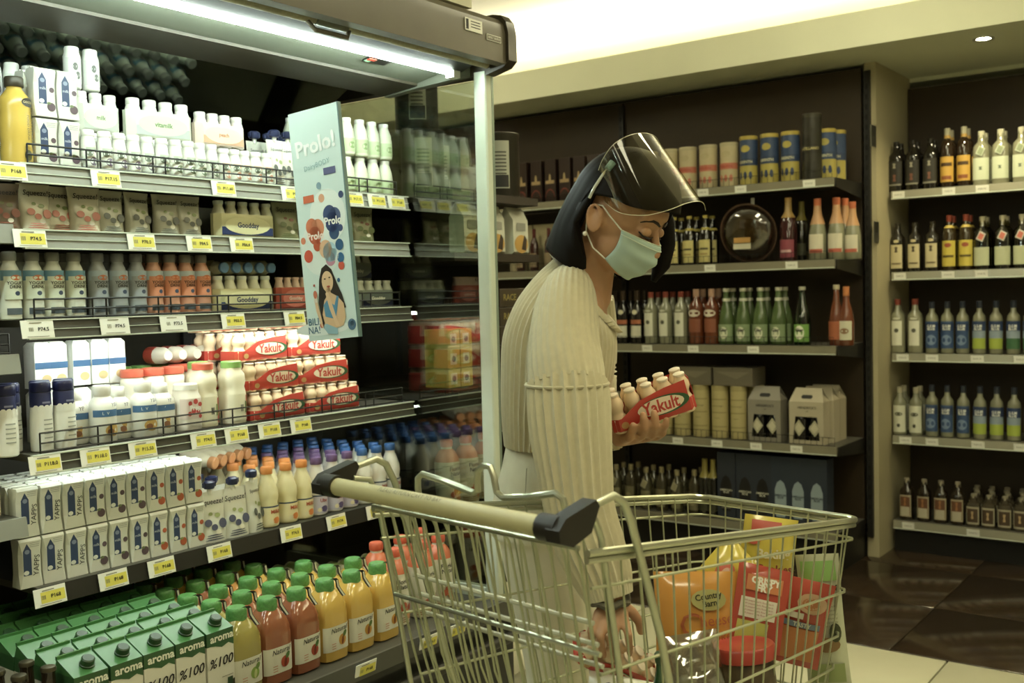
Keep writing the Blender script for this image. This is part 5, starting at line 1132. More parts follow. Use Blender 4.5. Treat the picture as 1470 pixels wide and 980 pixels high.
place(gbox(0.13, 0.10, 0.21, '#8f8a6c', '#a8a284'), 'gift_box', 'pale grey box left of the cream tubes, fourth liquor shelf', 'box', (4.80, on_x(925, 590, 4.8).y, CZ[3]+0.0005), LROT)
place(CARR_K, 'bottle_carrier', 'grey-topped carrier of two dark bottles with diamond labels', 'carrier', (4.785, on_x(1102, 590, 4.785).y, CZ[3]+0.0005), LROT, 'bottle carriers')
place(CARR_W, 'bottle_carrier', 'front white carrier of two dark bottles with diamond labels', 'carrier', (4.775, on_x(1162, 590, 4.775).y, CZ[3]+0.0005), LROT, 'bottle carriers')
for k in range(2): place(CARR_W, 'bottle_carrier', ('white bottle carrier second from the shelf front', 'white bottle carrier deepest on the fourth liquor shelf')[k], 'carrier', (4.875+k*0.09, on_x(1162, 590, 4.775).y-0.012, CZ[3]+0.0005), LROT, 'bottle carriers')
# platter with clear lid leaning on the second shelf
pt = thing('gift_platter', 'round brown tray with clear domed lid leaning on the second liquor shelf', 'tray', (4.80, on_x(1078, 335, 4.8).y, CZ[1]+0.148))
W1 = mat('wicker_brown', '#4a3423', 0.5, noise=0.35, nscale=60)
MT = Matrix.Rotation(0.25, 4, 'X') @ Matrix.Rotation(PI/2, 4, 'X')
link('tray', MB().lathe([(0.10, 0.0), (0.132, 0.004), (0.142, 0.022), (0.146, 0.034), (0.138, 0.034), (0.128, 0.014), (0.10, 0.010)], W1, 36).xf(MT).mesh('tray'), pt)
link('domed_lid', MB().lathe([(0.128, 0.034), (0.115, 0.056), (0.085, 0.072), (0.04, 0.080), (0.004, 0.082)], clear('dome_film', '#c9c2a8', 0.16, 0.08), 30, caps=False).xf(MT).mesh('lid'), pt)
link('bow', MB().box((0, 0, 0.0), (0.016, 0.006, 0.05), CARD).xf(Matrix.Translation((0.02, -0.02, 0.135))).mesh('bow'), pt)
lb_ = MB().rect(-0.055, 0.03, -0.055, -0.03, col('#b98a3c', 0.5), -0.078).rect(-0.06, 0.03, -0.085, -0.058, col('#c9c3a8', 0.5), -0.073)
link('label', lb_.mesh('label', False), pt)
link('treats', MB().lathe([(0.02, 0.012), (0.07, 0.02), (0.09, 0.014)], mat('treats', '#6a5436', 0.6, noise=0.5, nscale=40), 18).xf(MT).mesh('treats'), pt)
pt.rotation_euler = (0, 0, LROT)
pt.location.z = CZ[1]+0.152
# lowest visible row of the centre unit
stock(CZ[4], 4.775, [(865, 690, 'old_bottle', 'old_bottle', 'murky bottle with tan cap'), (885, 690, 'old_tag', 'old_bottle', 'murky bottle with a pale tag'), (906, 690, 'old_bottle', 'old_bottle', 'murky bottle with tan cap'), (928, 690, 'old_tag', 'old_bottle', 'murky bottle with a pale tag'), (950, 690, 'old_bottle', 'old_bottle', 'murky bottle with tan cap'), (972, 690, 'old_tag', 'old_bottle', 'murky bottle with a pale tag'), (997, 690, 'old_bottle', 'old_bottle', 'murky bottle with tan cap'), (1012, 690, 'gold_top', 'wine_bottle', 'bottle with gold foil top'), (1024, 690, 'gold_top', 'wine_bottle', 'bottle with gold foil top')], 'the lowest liquor shelf', 'bottles on the lowest liquor shelf', ('old_bottle', 'old_tag'))
for k, px in enumerate((1043, 1070, 1095, 1121, 1146, 1173)):
    place(BOX_K if k < 3 else BOX_S, 'spirit_box', '%s, %s from left on the lowest liquor shelf' % ('dark blue box with black oval label' if k < 3 else 'dark blue box with silver label', ORD[k]), 'box', (4.79, on_x(px, 720, 4.745).y, CZ[4]+0.0005), LROT, 'blue boxes on the lowest liquor shelf', (1, 1, 1.0))
# pillar unit
def dup2(desc, kind, pxs, py, nm): return [(px, py, kind, nm, desc) for px in pxs]
RW = 'the pillar unit %s shelf'
stock(RZ[0], 5.31, dup2('dark square bottle', 'dark_bitter', (1287, 1311, 1336), 230, 'liquor_bottle')+dup2('yellow-labelled rum bottle', 'yellow_rum', (1360, 1384), 220, 'rum_bottle')+dup2('clear bottle with hanging tag', 'clear_tag', (1409, 1437, 1467, 1495), 220, 'liquor_bottle'), RW % 'top', 'bottles on the pillar unit', ('dark_bitter', 'yellow_rum', 'clear_tag'))
stock(RZ[1], 5.31, dup2('dark bottle with cream arch label', 'cream_arch', (1289, 1314, 1339), 350, 'liquor_bottle')+dup2('bottle with bright yellow label', 'yellow_label', (1363, 1387), 345, 'rum_bottle')+dup2('yellowish bottle with red-edged tag', 'tag_red', (1411, 1440, 1468, 1496), 340, 'liquor_bottle'), RW % 'second', 'bottles on the pillar unit', ('yellow_label', 'tag_red'))
stock(RZ[2], 5.31, dup2('clear gin bottle with white label', 'gin', (1289, 1314), 465, 'gin_bottle')+dup2('blue-labelled bottle', 'blue', (1338, 1360, 1382), 460, 'liquor_bottle')+dup2('blue and lime labelled bottle', 'blue_lime', (1406, 1430), 460, 'liquor_bottle')+dup2('blue and green labelled bottle', 'blue_green', (1455, 1479), 460, 'liquor_bottle'), RW % 'third', 'bottles on the pillar unit')
stock(RZ[3], 5.31, dup2('bottle with white script label', 'white_script', (1292, 1315), 580, 'liquor_bottle')+dup2('blue-labelled bottle', 'blue', (1338, 1360, 1383), 580, 'liquor_bottle')+dup2('blue and lime labelled bottle', 'blue_lime', (1407, 1431, 1456, 1481), 580, 'liquor_bottle'), RW % 'fourth', 'bottles on the pillar unit', ('white_script',))
stock(RZ[4], 5.31, dup2('brown bottle with arched picture label', 'small_arch', (1302, 1327, 1351, 1375), 715, 'liquor_bottle')+dup2('short brown bottle with picture label', 'short', (1398, 1420, 1443, 1466, 1489), 730, 'liquor_bottle'), RW % 'lowest', 'bottles on the pillar unit', ('short',))
for r_ in range(2, 4):
    for k, px in enumerate((1398, 1420, 1443, 1466)):
        place(L['short'], 'liquor_bottle', 'short brown bottle, %s column, %s row, pillar unit lowest shelf' % (ORD[k], ORD[r_]), 'bottle', (5.31+r_*0.078, on_x(px, 730, 5.31).y+0.012*r_, RZ[4]+0.0005), LROT, 'bottles on the pillar unit')

# ------------------------------------------------------------------ small rack of dry goods beyond the cooler end
RX = 2.62
rack = thing('goods_rack', 'dark rack of tins and packets beside the cooler end', 'rack', (2.78, 2.4, 0))
for z in (1.645, 1.452, 1.02, 0.62, 0.2):
    wpart(rack, 'shelf', MB().box((2.76, 2.43, z-0.012), (0.46, 0.68, 0.026), mat('rack_brown', '#2e2417', 0.5)).mesh('shelf'))
for x, y in ((2.56, 2.74), (2.98, 2.74)): wpart(rack, 'upright', MB().box((x, y, 0.83), (0.02, 0.02, 1.66), BLACK).mesh('upright'))
wpart(rack, 'end_panel', MB().box((2.984, 2.54, 0.82), (0.012, 0.46, 1.60), DBROWN).mesh('panel'))
wpart(rack, 'back_panel', MB().box((2.76, 2.78, 0.86), (0.46, 0.012, 1.6), DBROWN).mesh('panel'))
def big_tin(h_=0.22, r0=0.072):
    b_ = MB().lathe([(r0*0.98, 0), (r0, 0.004), (r0, h_-0.012), (r0*1.02, h_-0.010), (r0*1.02, h_-0.002), (r0*0.96, h_)], mat('tin_dark', '#2f2a20', 0.3, metal=0.2), 26)
    l_ = MB().wrap(r0, -0.7, 0.1, 0.03, h_-0.03, col('#a8a896', 0.5), 8)
    for k in range(7): l_.wrap(r0, -0.6, -0.05, h_*0.35+k*0.012, h_*0.35+k*0.012+0.005, col('#4d4a40', 0.5), 5, off=0.0012)
    l_.wrap(r0, -0.65, 0.05, 0.034, 0.075, INK, 5, off=0.0012)
    return [P('body', b_), P('label', l_)]
BT = big_tin()
for k, (x, y, z, nm) in enumerate(((2.895, 2.185, 1.646, 'dark round tin at the right front of the rack top'), (2.655, 2.32, 1.646, 'dark round tin at the left of the rack top'), (2.84, 2.40, 1.646, 'dark round tin at the back of the rack top'), (2.66, 2.345, 1.8675, 'dark round tin stacked highest behind the glass'))):
    place(BT, 'food_tin', nm, 'tin', (x, y, z), -0.5, 'dark tins on the rack')
pk_ = MB(); y = -0.031
pkb = MB().loft([[(-0.055, -0.002, 0.18), (0.055, -0.002, 0.18), (0.055, 0.002, 0.18), (-0.055, 0.002, 0.18)], [(-0.05, -0.028, 0.13), (0.05, -0.028, 0.13), (0.05, 0.028, 0.13), (-0.05, 0.028, 0.13)], [(-0.05, -0.03, 0.01), (0.05, -0.03, 0.01), (0.05, 0.03, 0.01), (-0.05, 0.03, 0.01)], [(-0.055, -0.02, 0), (0.055, -0.02, 0), (0.055, 0.02, 0), (-0.055, 0.02, 0)]], col('#b9b9a6', 0.45))
pk_.ell(0.0, 0.04, 0.045, 0.035, col('#b98f3a', 0.5), y); pk_.poly([(0.0, 0.02), (0.03, 0.015), (0.035, 0.06), (0.02, 0.075), (0.01, 0.05)], col('#3a2c20', 0.5), y-0.0006); pk_.rect(-0.03, 0.03, 0.09, 0.12, col('#8d8d80', 0.5), y)
PKT = [P('packet', pkb), P('print', pk_, smooth=False)]
for k, x in enumerate((2.66, 2.79, 2.925)): place(PKT, 'food_packet', 'pale food packet with golden picture, %s on the rack' % ('left', 'middle', 'right')[k], 'packet', (x, 2.15, 1.4535), 0.1, 'packets on the rack', (1, 1, 0.90))
yb = gbox(0.06, 0.10, 0.062, '#b9ac3c', None); ybl = ('print', MB().rect(-0.02, 0.012, 0.012, 0.048, col('#d8d6c4', 0.5), -0.0512).ell(-0.004, 0.03, 0.010, 0.010, col('#6a7a86', 0.5), -0.0518).mesh('print', False), [])
for k in range(3):
    for j in range(2): place(yb+[ybl], 'tea_box', 'small yellow box with white label, %s tier, %s one' % (ORD[k], ('left', 'right')[j]), 'box', (2.60+j*0.064, 2.21, 1.0215+k*0.0635), 0, 'yellow boxes on the rack')
db = gbox(0.15, 0.09, 0.062, '#3a2f1c', None)+[('lettering', MB().text('RACE', 0.03, col('#8d7f3a', 0.5), -0.02, 0.032, -0.0458, bold=0.02).mesh('lettering', False), [])]
for k in range(5): place(db, 'snack_box', 'dark box with yellow lettering, %s from the bottom of its pile' % ORD[k], 'box', (2.88, 2.17, 1.0215+k*0.0635), 0, 'dark boxes on the rack')
for z in (0.6215,):
    for k, x in enumerate((2.62, 2.72, 2.82)): place(FLOR, 'juice_bottle', 'red-capped bottle on the lower rack shelf, %s one' % ('left', 'middle', 'right')[k], 'bottle', (x, 2.22, z), 0, 'bottles on the lower rack shelf')

# ------------------------------------------------------------------ shopping cart
CHROME = mat('cart_chrome', '#c3c6ac', 0.28, metal=0.85)
CWIRE = mat('cart_wire', '#b4b896', 0.35, metal=0.7)
GRIP = mat('cart_grip', '#bcb683', 0.4, noise=0.04, nscale=30)
ENDC = mat('cart_end_black', '#211d16', 0.45)
CO = Vector((1.201, 1.0355, 0.0)); CF = Vector((0.9886, -0.150, 0)).normalized(); CL = Vector((-CF.y, CF.x, 0))
def cp(s, t, z): return CO+CF*s+CL*t+Vector((0, 0, z))
def on_s(px, py, s):
    q = RM @ _ray(px, py); p0 = CO+CF*s
    return CAM+q*((p0-CAM).dot(CF)/q.dot(CF))
def on_t(px, py, t):
    q = RM @ _ray(px, py); p0 = CO+CL*t
    return CAM+q*((p0-CAM).dot(CL)/q.dot(CL))
cart = thing('shopping_cart', 'chrome wire shopping cart with pale handle in front of the woman', 'cart', (CO.x+0.5, CO.y-0.07, 0))
def cpart(name, mb, **k): return wpart(cart, name, mb.mesh(name, **k))
S0, S1_ = 0.06, 0.959
ZB = 0.44
def hw(s): return 0.245+(0.198-0.245)*(s-S0)/(S1_-S0)           # half width at the rim
def rz_(s): return 0.955+(0.845-0.955)*(s-S0)/(S1_-S0)          # rim height
def hwb(s): return hw(s)-0.045
FB = S1_-0.05                                                    # front end of the basket floor
# handle with black end brackets
hb = [cp(0, 0.245, 1.0), cp(0, -0.250, 1.0)]
o = cpart('handle', MB().tube([cp(0, 0.262-0.0, 1.0), cp(0, 0.235, 1.0), cp(0, -0.200, 1.0), cp(0, -0.216, 1.0)], 0.0150, GRIP, 18))
lt_ = MB().text('PLEASE RETURN CART TO BAY', 0.011, INKG, 0, 0, 0)
Mh = Matrix(((-CL.x, -CF.x*0, 0, 0), (-CL.y, 0, 0, 0), (0, 0, 1, 0), (0, 0, 0, 1)))
hv = []
for (u, yv, w) in lt_.v:
    a = w/0.0158
    hv.append(tuple(cp(0, 0.06, 1.0)-CL*u+(Vector((0, 0, 1))*math.sin(0.9+a)-CF*math.cos(0.9+a))*0.0161))
lt_.v = hv
link('lettering', lt_.mesh('lettering', False), o)
for sg, t0 in ((1, 0.268), (-1, -0.222)):
    e_ = MB()
    e_.tube([cp(0, t0-sg*0.006, 1.0), cp(0, t0+sg*0.030, 1.0)], 0.0195, ENDC, 16)
    tt = t0+sg*0.030
    prof_ = [(-0.018, 0.986), (-0.020, 1.003), (-0.006, 1.018), (0.058, 1.034), (0.064, 1.024), (0.046, 0.990), (0.008, 0.977)]
    e_.loft([[cp(s_, tt+sg*k, z_) for s_, z_ in prof_] for k in (-0.012, 0.014)], ENDC)
    cpart('handle_bracket', e_)
    # side tube: from the bracket forward and down to the chassis
    ts = tt
    cpart('side_tube', MB().tube([cp(0.06, ts, 1.022), cp(0.110, ts, 1.030), cp(0.132, ts, 1.018), cp(0.150, ts, 0.985), cp(0.215, ts, 0.80), cp(0.30, ts-sg*0.01, 0.50), cp(0.345, ts-sg*0.015, 0.33), cp(0.36, ts-sg*0.02, 0.20), cp(0.40, ts-sg*0.02, 0.165), cp(0.80, ts-sg*0.055, 0.165), cp(0.90, ts-sg*0.06, 0.14)], 0.0064, CHROME, 10))
    cpart('side_tube', MB().tube([cp(0.05, ts-sg*0.012, 1.005), cp(0.085, ts-sg*0.014, 0.998), cp(0.098, ts-sg*0.014, 0.97), cp(0.13, ts-sg*0.016, 0.80), cp(0.17, ts-sg*0.02, 0.55), cp(0.19, ts-sg*0.02, 0.45)], 0.0052, CHROME, 10))
# rims
def loopz(dz, ins, rr, name):
    pts = []
    for s_ in [S0+(S1_-0.03-S0)*k/10 for k in range(11)]: pts.append(cp(s_, -(hw(s_)-ins), rz_(s_)+dz))
    pts.append(cp(S1_-0.008, -(hw(S1_)-ins-0.010), rz_(S1_)+dz)); pts.append(cp(S1_-ins*0.2, -(hw(S1_)-ins-0.03), rz_(S1_)+dz))
    pts.append(cp(S1_-ins*0.2, (hw(S1_)-ins-0.03), rz_(S1_)+dz)); pts.append(cp(S1_-0.008, (hw(S1_)-ins-0.010), rz_(S1_)+dz))
    for s_ in reversed([S0+(S1_-0.03-S0)*k/10 for k in range(11)]): pts.append(cp(s_, (hw(s_)-ins), rz_(s_)+dz))
    cpart(name, MB().tube(pts, rr, CHROME, 8))
loopz(0, 0, 0.0060, 'rim')
loopz(-0.011, 0.002, 0.0048, 'rim')
def band(f_, rr):                                                # horizontal wire round sides and front at fraction f_ of the depth
    def pt_(s_, sg):
        z_ = rz_(s_)*(1-f_)+ZB*f_
        return cp(s_, sg*(hw(s_)*(1-f_)+hwb(s_)*f_), z_)
    se = S1_*(1-f_)+FB*f_
    ss = S0+0.12*f_
    L_ = [ss+(se-0.03-ss)*k/8 for k in range(9)]
    pts = [pt_(s_, -1) for s_ in L_]+[pt_(se-0.008, -1)+CL*0.010, pt_(se, -1)+CL*0.03, pt_(se, 1)-CL*0.03, pt_(se-0.008, 1)-CL*0.010]+[pt_(s_, 1) for s_ in reversed(L_)]
    cpart('wire', MB().tube(pts, rr, CWIRE, 6))
for f_ in (0.10, 0.36, 0.58, 0.74, 0.90): band(f_, 0.0027)
n_s = 19
for sg in (-1, 1):
    for k in range(n_s):
        s_ = S0+0.035+k*(S1_-0.05-S0-0.035)/(n_s-1)
        sb = s_+(0.12*(1-(s_-S0)/(S1_-S0)))-0.05*((s_-S0)/(S1_-S0))
        cpart('wire', MB().tube([cp(s_, sg*(hw(s_)-0.004), rz_(s_)), cp((s_+sb)/2, sg*((hw(s_)+hwb(s_))/2-0.004), (rz_(s_)+ZB)/2), cp(sb, sg*(hwb(s_)-0.004), ZB+0.02), cp(sb, sg*(hwb(s_)-0.02), ZB), cp(sb, 0, ZB)], 0.0019, CWIRE, 5))
for k in range(9):
    t = -0.165+k*0.330/8
    cpart('wire', MB().tube([cp(S1_-0.006, t, rz_(S1_)), cp(FB, t*0.85, ZB+0.02), cp(FB-0.02, t*0.85, ZB), cp(0.19, t*1.1, ZB)], 0.0019, CWIRE, 5))
# rear gate
for k in range(17):
    t = -0.225+k*0.45/16
    cpart('wire', MB().tube([cp(0.055, t, 0.965), cp(0.065, t, 0.945), cp(0.12, t*0.97, 0.70), cp(0.185, t*0.90, ZB)], 0.0024, CWIRE, 6))
for s_, z_ in ((0.056, 0.962), (0.098, 0.80), (0.148, 0.58)):
    cpart('wire', MB().tube([cp(s_-0.003, 0.235, z_), cp(s_-0.003, -0.235, z_)], 0.0042, CHROME, 8))
cpart('hinge_rod', MB().tube([cp(0.045, 0.232, 0.990), cp(0.045, -0.232, 0.990)], 0.0068, CHROME, 10))
# folded child seat
for k, (z_) in enumerate((0.835, 0.800, 0.765)):
    cpart('seat_rod', MB().tube([cp(0.115+0.01*k, 0.205, z_), cp(0.115+0.01*k, -0.205, z_)], 0.0042, mat('seat_rod_white', '#c9ccb4', 0.35), 8))
for k in range(13):
    t = -0.2+k*0.4/12
    cpart('wire', MB().tube([cp(0.10, t, 0.985), cp(0.115, t, 0.84), cp(0.14, t, 0.70), cp(0.20, t*0.95, 0.55)], 0.0019, CWIRE, 5))
lp_ = [on_s(px, py, 0.10) for px, py in ((603, 725), (600, 700), (600, 686), (606, 680), (640, 691), (680, 707), (686, 704), (685, 690), (686, 676), (694, 668), (704, 670), (709, 684), (713, 706), (722, 714), (760, 713), (798, 708), (808, 716), (812, 732), (814, 752))]
cpart('seat_loop', MB().tube(lp_, 0.0055, CHROME, 8))
# chassis and casters
cpart('chassis', MB().tube([cp(0.38, 0.21, 0.165), cp(0.38, -0.21, 0.165)], 0.009, CHROME, 8).tube([cp(0.85, 0.19, 0.15), cp(0.85, -0.19, 0.15)], 0.009, CHROME, 8))
for s_ in (0.39, 0.87):
    for t in (-0.2, 0.2):
        c_ = MB(); p = cp(s_, t, 0.063)
        c_.tube([p-CL*0.014, p+CL*0.014], 0.0625, mat('caster_rubber', '#3a382e', 0.6), 24)
        o = cpart('caster', c_)
        fk = MB()
        for sg in (-1, 1): fk.tube([p+CL*sg*0.020, cp(s_, t+sg*0.018, 0.135)], 0.006, CHROME, 6)
        fk.tube([cp(s_, t-0.02, 0.135), cp(s_, t+0.02, 0.135)], 0.007, CHROME, 6).tube([cp(s_, t, 0.135), cp(s_, t, 0.165)], 0.009, CHROME, 8)
        link('fork', fk.mesh('fork'), o)

# ------------------------------------------------------------------ groceries in the cart
RV, UV, BV = RM.col[0].copy(), -RM.col[1].copy(), -RM.col[2].copy()
def face_cam(px, py, dep, roll=0.0, yaw=0.0, pitch=0.0):
    """frame whose -Y looks at the aisle camera side, turned by roll / yaw / pitch"""
    p = at(px, py, dep)
    F = Matrix(((RV.x, -BV.x, UV.x), (RV.y, -BV.y, UV.y), (RV.z, -BV.z, UV.z)))
    F = F @ Matrix.Rotation(yaw, 3, 'Z') @ Matrix.Rotation(pitch, 3, 'X') @ Matrix.Rotation(roll, 3, 'Y')
    M = F.to_4x4(); M.translation = p
    return M
def pillow(w, h_, t, m, n=14, crimp=True, wob=0.05, taper=0.0):
    b_ = MB(); rnd = random.Random(int(w*1e4+h_*1e3))
    g = []
    for j in range(n+1):
        v = j/n; row_ = []
        for sd in (-1, 1):
            pass
        g.append(v)
    rings = []
    for v in g:
        kz = max(0.03, math.sin(PI*min(1, max(0, v)))**0.55)
        ww = w/2*(1-0.06*math.sin(PI*v))*(1-taper*v)
        ring = []
        for k in range(24):
            a = 2*PI*(k+0.5)/24
            x = ww*math.copysign(abs(math.sin(a))**0.8, math.sin(a)); ys = -math.copysign(abs(math.cos(a))**0.7, math.cos(a))
            th = t/2*kz*(1-0.75*(abs(x)/ww)**3)*(1+wob*math.sin(9*v+5*a)+wob*rnd.uniform(-1, 1))
            ring.append((x, ys*th, (v-0.5)*h_))
        rings.append(ring)
    b_.loft(rings, m)
    def surf(x, z):
        v = z/h_+0.5; kz = max(0.03, math.sin(PI*min(1, max(0, v)))**0.55)
        ww = w/2*(1-0.06*math.sin(PI*v))*(1-taper*v)
        return -t/2*kz*(1-0.75*min(1, abs(x)/ww)**3)*(1+2*wob)-0.002
    return b_, surf
def on_surf(mb, surf, lift=0.0):
    mb.v = [(p[0], surf(p[0], p[2])-lift, p[2]) for p in mb.v]; return mb
def grid_rect(mb, x0, x1, z0, z1, m, n=5):
    vs = [(x0+(x1-x0)*i/n, 0, z0+(z1-z0)*j/n) for j in range(n+1) for i in range(n+1)]
    return mb.add(vs, [(j*(n+1)+i, j*(n+1)+i+1, (j+1)*(n+1)+i+1, (j+1)*(n+1)+i) for j in range(n) for i in range(n)], m)
def fan(mb, x, z, rx, rz, m, n=14):
    vs = [(x, 0, z)]+[(x+rx*k/2*math.cos(2*PI*i/n), 0, z+rz*k/2*math.sin(2*PI*i/n)) for k in (1, 2) for i in range(n)]
    fs = [(0, 1+i, 1+(i+1) % n) for i in range(n)]+[(1+i, 1+n+i, 1+n+(i+1) % n, 1+(i+1) % n) for i in range(n)]
    return mb.add(vs, fs, m)
def bag(name, label, cat, M, w, h_, t, bodym, prints, texts, taper=0.0):
    o_ = thing(name, label, cat); o_.matrix_world = M
    b_, sf = pillow(w, h_, t, bodym, taper=taper)
    link('film', b_.mesh('film'), o_)
    p_ = MB()
    for q_ in prints:
        if q_[0] == 'r': grid_rect(p_, *q_[1:5], col(q_[5], 0.35))
        else: fan(p_, *q_[1:5], col(q_[5], 0.35))
    off = [0]
    if prints:
        on_surf(p_, sf, 0.0004)
        link('print', p_.mesh('print'), o_)
    t_ = MB()
    for (s_, sz, x, z, c_, bo, ro) in texts: t_.text(s_, sz, col(c_, 0.4), x, z, 0, bold=bo, rot=ro)
    if texts: link('lettering', on_surf(t_, sf, 0.0014).mesh('lettering', False), o_)
    return o_
def shiny(n, c_): return mat(n, c_, 0.22, coat=0.5, bump=0.25, bscale=30)
bag('snack_bag', 'orange bag of cheese cakes leaning in the middle of the cart', 'bag', face_cam(1000, 905, 2.03, 0.03, 0.15, -0.15), 0.172, 0.225, 0.05, shiny('orange_film', '#c98a1e'),
    [('e', 0.018, 0.060, 0.036, 0.020, '#a8a25a'), ('r', -0.02, 0.055, -0.05, -0.02, '#c2902c')],
    [('Country\nBarn', 0.016, 0.018, 0.060, '#2c2a14', 0.02, 0.15), ('C', 0.062, -0.022, 0.012, '#a8521c', 0.0, 0.0), ('heese', 0.030, 0.032, 0.022, '#a8521c', 0.0, 0.1), ('Cake', 0.026, 0.036, -0.008, '#a8521c', 0.0, 0.05)])
bag('snack_bag', 'yellow cookie bag standing highest at the back of the cart', 'bag', face_cam(1100, 806, 2.15, 0.12, -0.1, 0.0), 0.128, 0.185, 0.05, shiny('yellow_film', '#cdbb2c'),
    [('r', -0.04, 0.02, 0.060, 0.085, '#b8452e'), ('e', -0.035, 0.050, 0.016, 0.014, '#c9563c')],
    [('Baking', 0.026, 0.008, 0.022, '#d8d2a8', 0.03, 0.10), ('Cookies', 0.022, 0.012, -0.008, '#8a3420', 0.03, 0.06)], 0.15)
bag('snack_bag', 'crumpled yellow bag lying sideways before the cookie bag', 'bag', face_cam(1055, 824, 2.10, -0.75, 0.2, -0.2), 0.105, 0.125, 0.045, shiny('yellow_film', '#cdbb2c'),
    [('e', -0.018, 0.025, 0.022, 0.018, '#c4563a'), ('e', -0.018, 0.022, 0.012, 0.009, '#d8b49a')], [('DING', 0.022, 0.022, -0.010, '#d8d2a8', 0.03, 0.0)])
bag('coating_mix_packet', 'red packet of crispy fry mix with white panel', 'packet', face_cam(1090, 872, 2.04, 0.22, 0.0, -0.2), 0.108, 0.160, 0.022, shiny('red_film', '#b8432c'),
    [('r', -0.040, 0.030, -0.022, 0.016, '#d6cfbc'), ('r', -0.040, 0.020, -0.070, -0.028, '#b3b548'), ('r', -0.034, 0.036, 0.030, 0.060, '#c9773c')],
    [('CRISPY', 0.018, 0.002, 0.050, '#e6e2d0', 0.05, 0.0), ('FRY', 0.018, 0.000, 0.036, '#e6e2d0', 0.05, 0.0)]+[('salt pepper garlic flour starch', 0.0048, -0.005, 0.010-k*0.006, '#a0503c', 0.0, 0.0) for k in range(5)])
bag('coating_mix_packet', 'red and orange packet with a picture of food beside the green bag', 'packet', face_cam(1150, 893, 2.14, 0.2, -0.2, 0.06), 0.104, 0.180, 0.03, shiny('red_film', '#b8432c'),
    [('e', 0.012, 0.046, 0.030, 0.021, '#c9a27c'), ('e', 0.010, 0.045, 0.018, 0.012, '#b8743c'), ('r', -0.038, 0.000, 0.012, 0.024, '#cfc9b4'), ('r', -0.036, 0.036, -0.075, -0.008, '#c4793a'), ('r', -0.036, 0.036, -0.006, 0.006, '#6d8090')],
    [('TASTY', 0.012, 0.0, 0.0, '#dcd8c4', 0.02, 0.0)])
bag('chip_bag', 'tall white and green chip bag at the front corner of the cart', 'bag', face_cam(1182, 890, 2.18, -0.10, -0.3, 0.0), 0.088, 0.275, 0.045, shiny('pale_green_film', '#bcc0a0'),
    [('r', -0.035, 0.035, 0.085, 0.125, '#7fae52'), ('e', 0.004, -0.045, 0.026, 0.016, '#8a6a3a'), ('e', 0.022, -0.020, 0.012, 0.020, '#3a4020'), ('r', -0.034, 0.034, -0.125, -0.085, '#8d9c5a')],
    [('Banana', 0.022, 0.008, 0.072, '#2a2a1c', 0.03, 0.0), ('chips', 0.022, 0.000, 0.050, '#2a2a1c', 0.03, 0.0)]+[('sweet crunchy', 0.006, 0.012, 0.034-k*0.008, '#5a5c42', 0, 0) for k in range(6)])
bag('snack_packet', 'small brown and gold packet tucked behind the red packet', 'packet', face_cam(1050, 876, 2.09, 0.6, 0.1, -0.1), 0.06, 0.09, 0.02, shiny('brown_film', '#7a4a20'), [('e', -0.01, 0.02, 0.018, 0.012, '#2a2340'), ('e', 0.008, -0.02, 0.022, 0.016, '#c2a23a')], [])
# tub with red lid
tb = thing('candy_tub', 'round tub with wide red lid at the bottom of the cart', 'tub'); tb.matrix_world = Matrix.Translation(at(1069, 947, 1.965)) @ Matrix.Rotation(-0.10, 4, 'X') @ Matrix.Rotation(0.02, 4, 'Y')
link('jar', MB().lathe([(0.045, -0.085), (0.052, -0.080), (0.055, -0.04), (0.053, 0.0), (0.050, 0.006)], mat('tub_stripes', '#5a4a32', 0.3, noise=0.6, nscale=25), 26).mesh('jar'), tb)
link('lid', MB().lathe([(0.055, 0.004), (0.0585, 0.006), (0.0595, 0.026), (0.056, 0.031), (0.050, 0.030), (0.046, 0.027)], mat('tub_lid_red', '#b23a28', 0.3), 30, ripple=(30, 0.004)).mesh('lid'), tb)
# clear crinkled packet
cw = thing('clear_packet', 'crinkled clear packet with brown filling, low in the cart', 'packet'); cw.matrix_world = face_cam(997, 957, 1.90, -0.1, 0.2, -0.3)
b_, sf = pillow(0.112, 0.120, 0.045, clear('crinkle_film', '#e3e0cc', 0.34, 0.12), wob=0.22)
link('film', b_.mesh('film'), cw)
b_, sf = pillow(0.085, 0.09, 0.022, mat('cracker_filling', '#a08a62', 0.6, noise=0.6, nscale=45), wob=0.15)
link('filling', b_.mesh('filling'), cw)
# small things beside the hand
gbx = thing('soda_bottle', 'small green bottle lying beside the held pack in the cart', 'bottle'); gbx.matrix_world = Matrix.Translation(at(952, 985, 1.90)) @ Matrix.Rotation(-0.15, 4, 'Y')
link('body', MB().lathe([(0.016, -0.06), (0.019, -0.055), (0.019, 0.0), (0.010, 0.035), (0.0085, 0.05)], mat('green_pet', '#27502a', 0.12, coat=0.5), 16).mesh('body'), gbx)
link('cap', MB().lathe([(0.010, 0.048), (0.0105, 0.050), (0.0105, 0.064), (0.009, 0.066)], col('#22401f', 0.4), 14).mesh('cap'), gbx)
bag('tissue_pack', 'white pack with dark blue lettering under the held pack', 'pack', face_cam(890, 1000, 1.95, 0.2, 0.0, -0.7), 0.13, 0.08, 0.04, shiny('white_film', '#cfd0c0'), [], [('SOFT', 0.026, 0.0, 0.005, '#2b2f5c', 0.05, 0.1)])

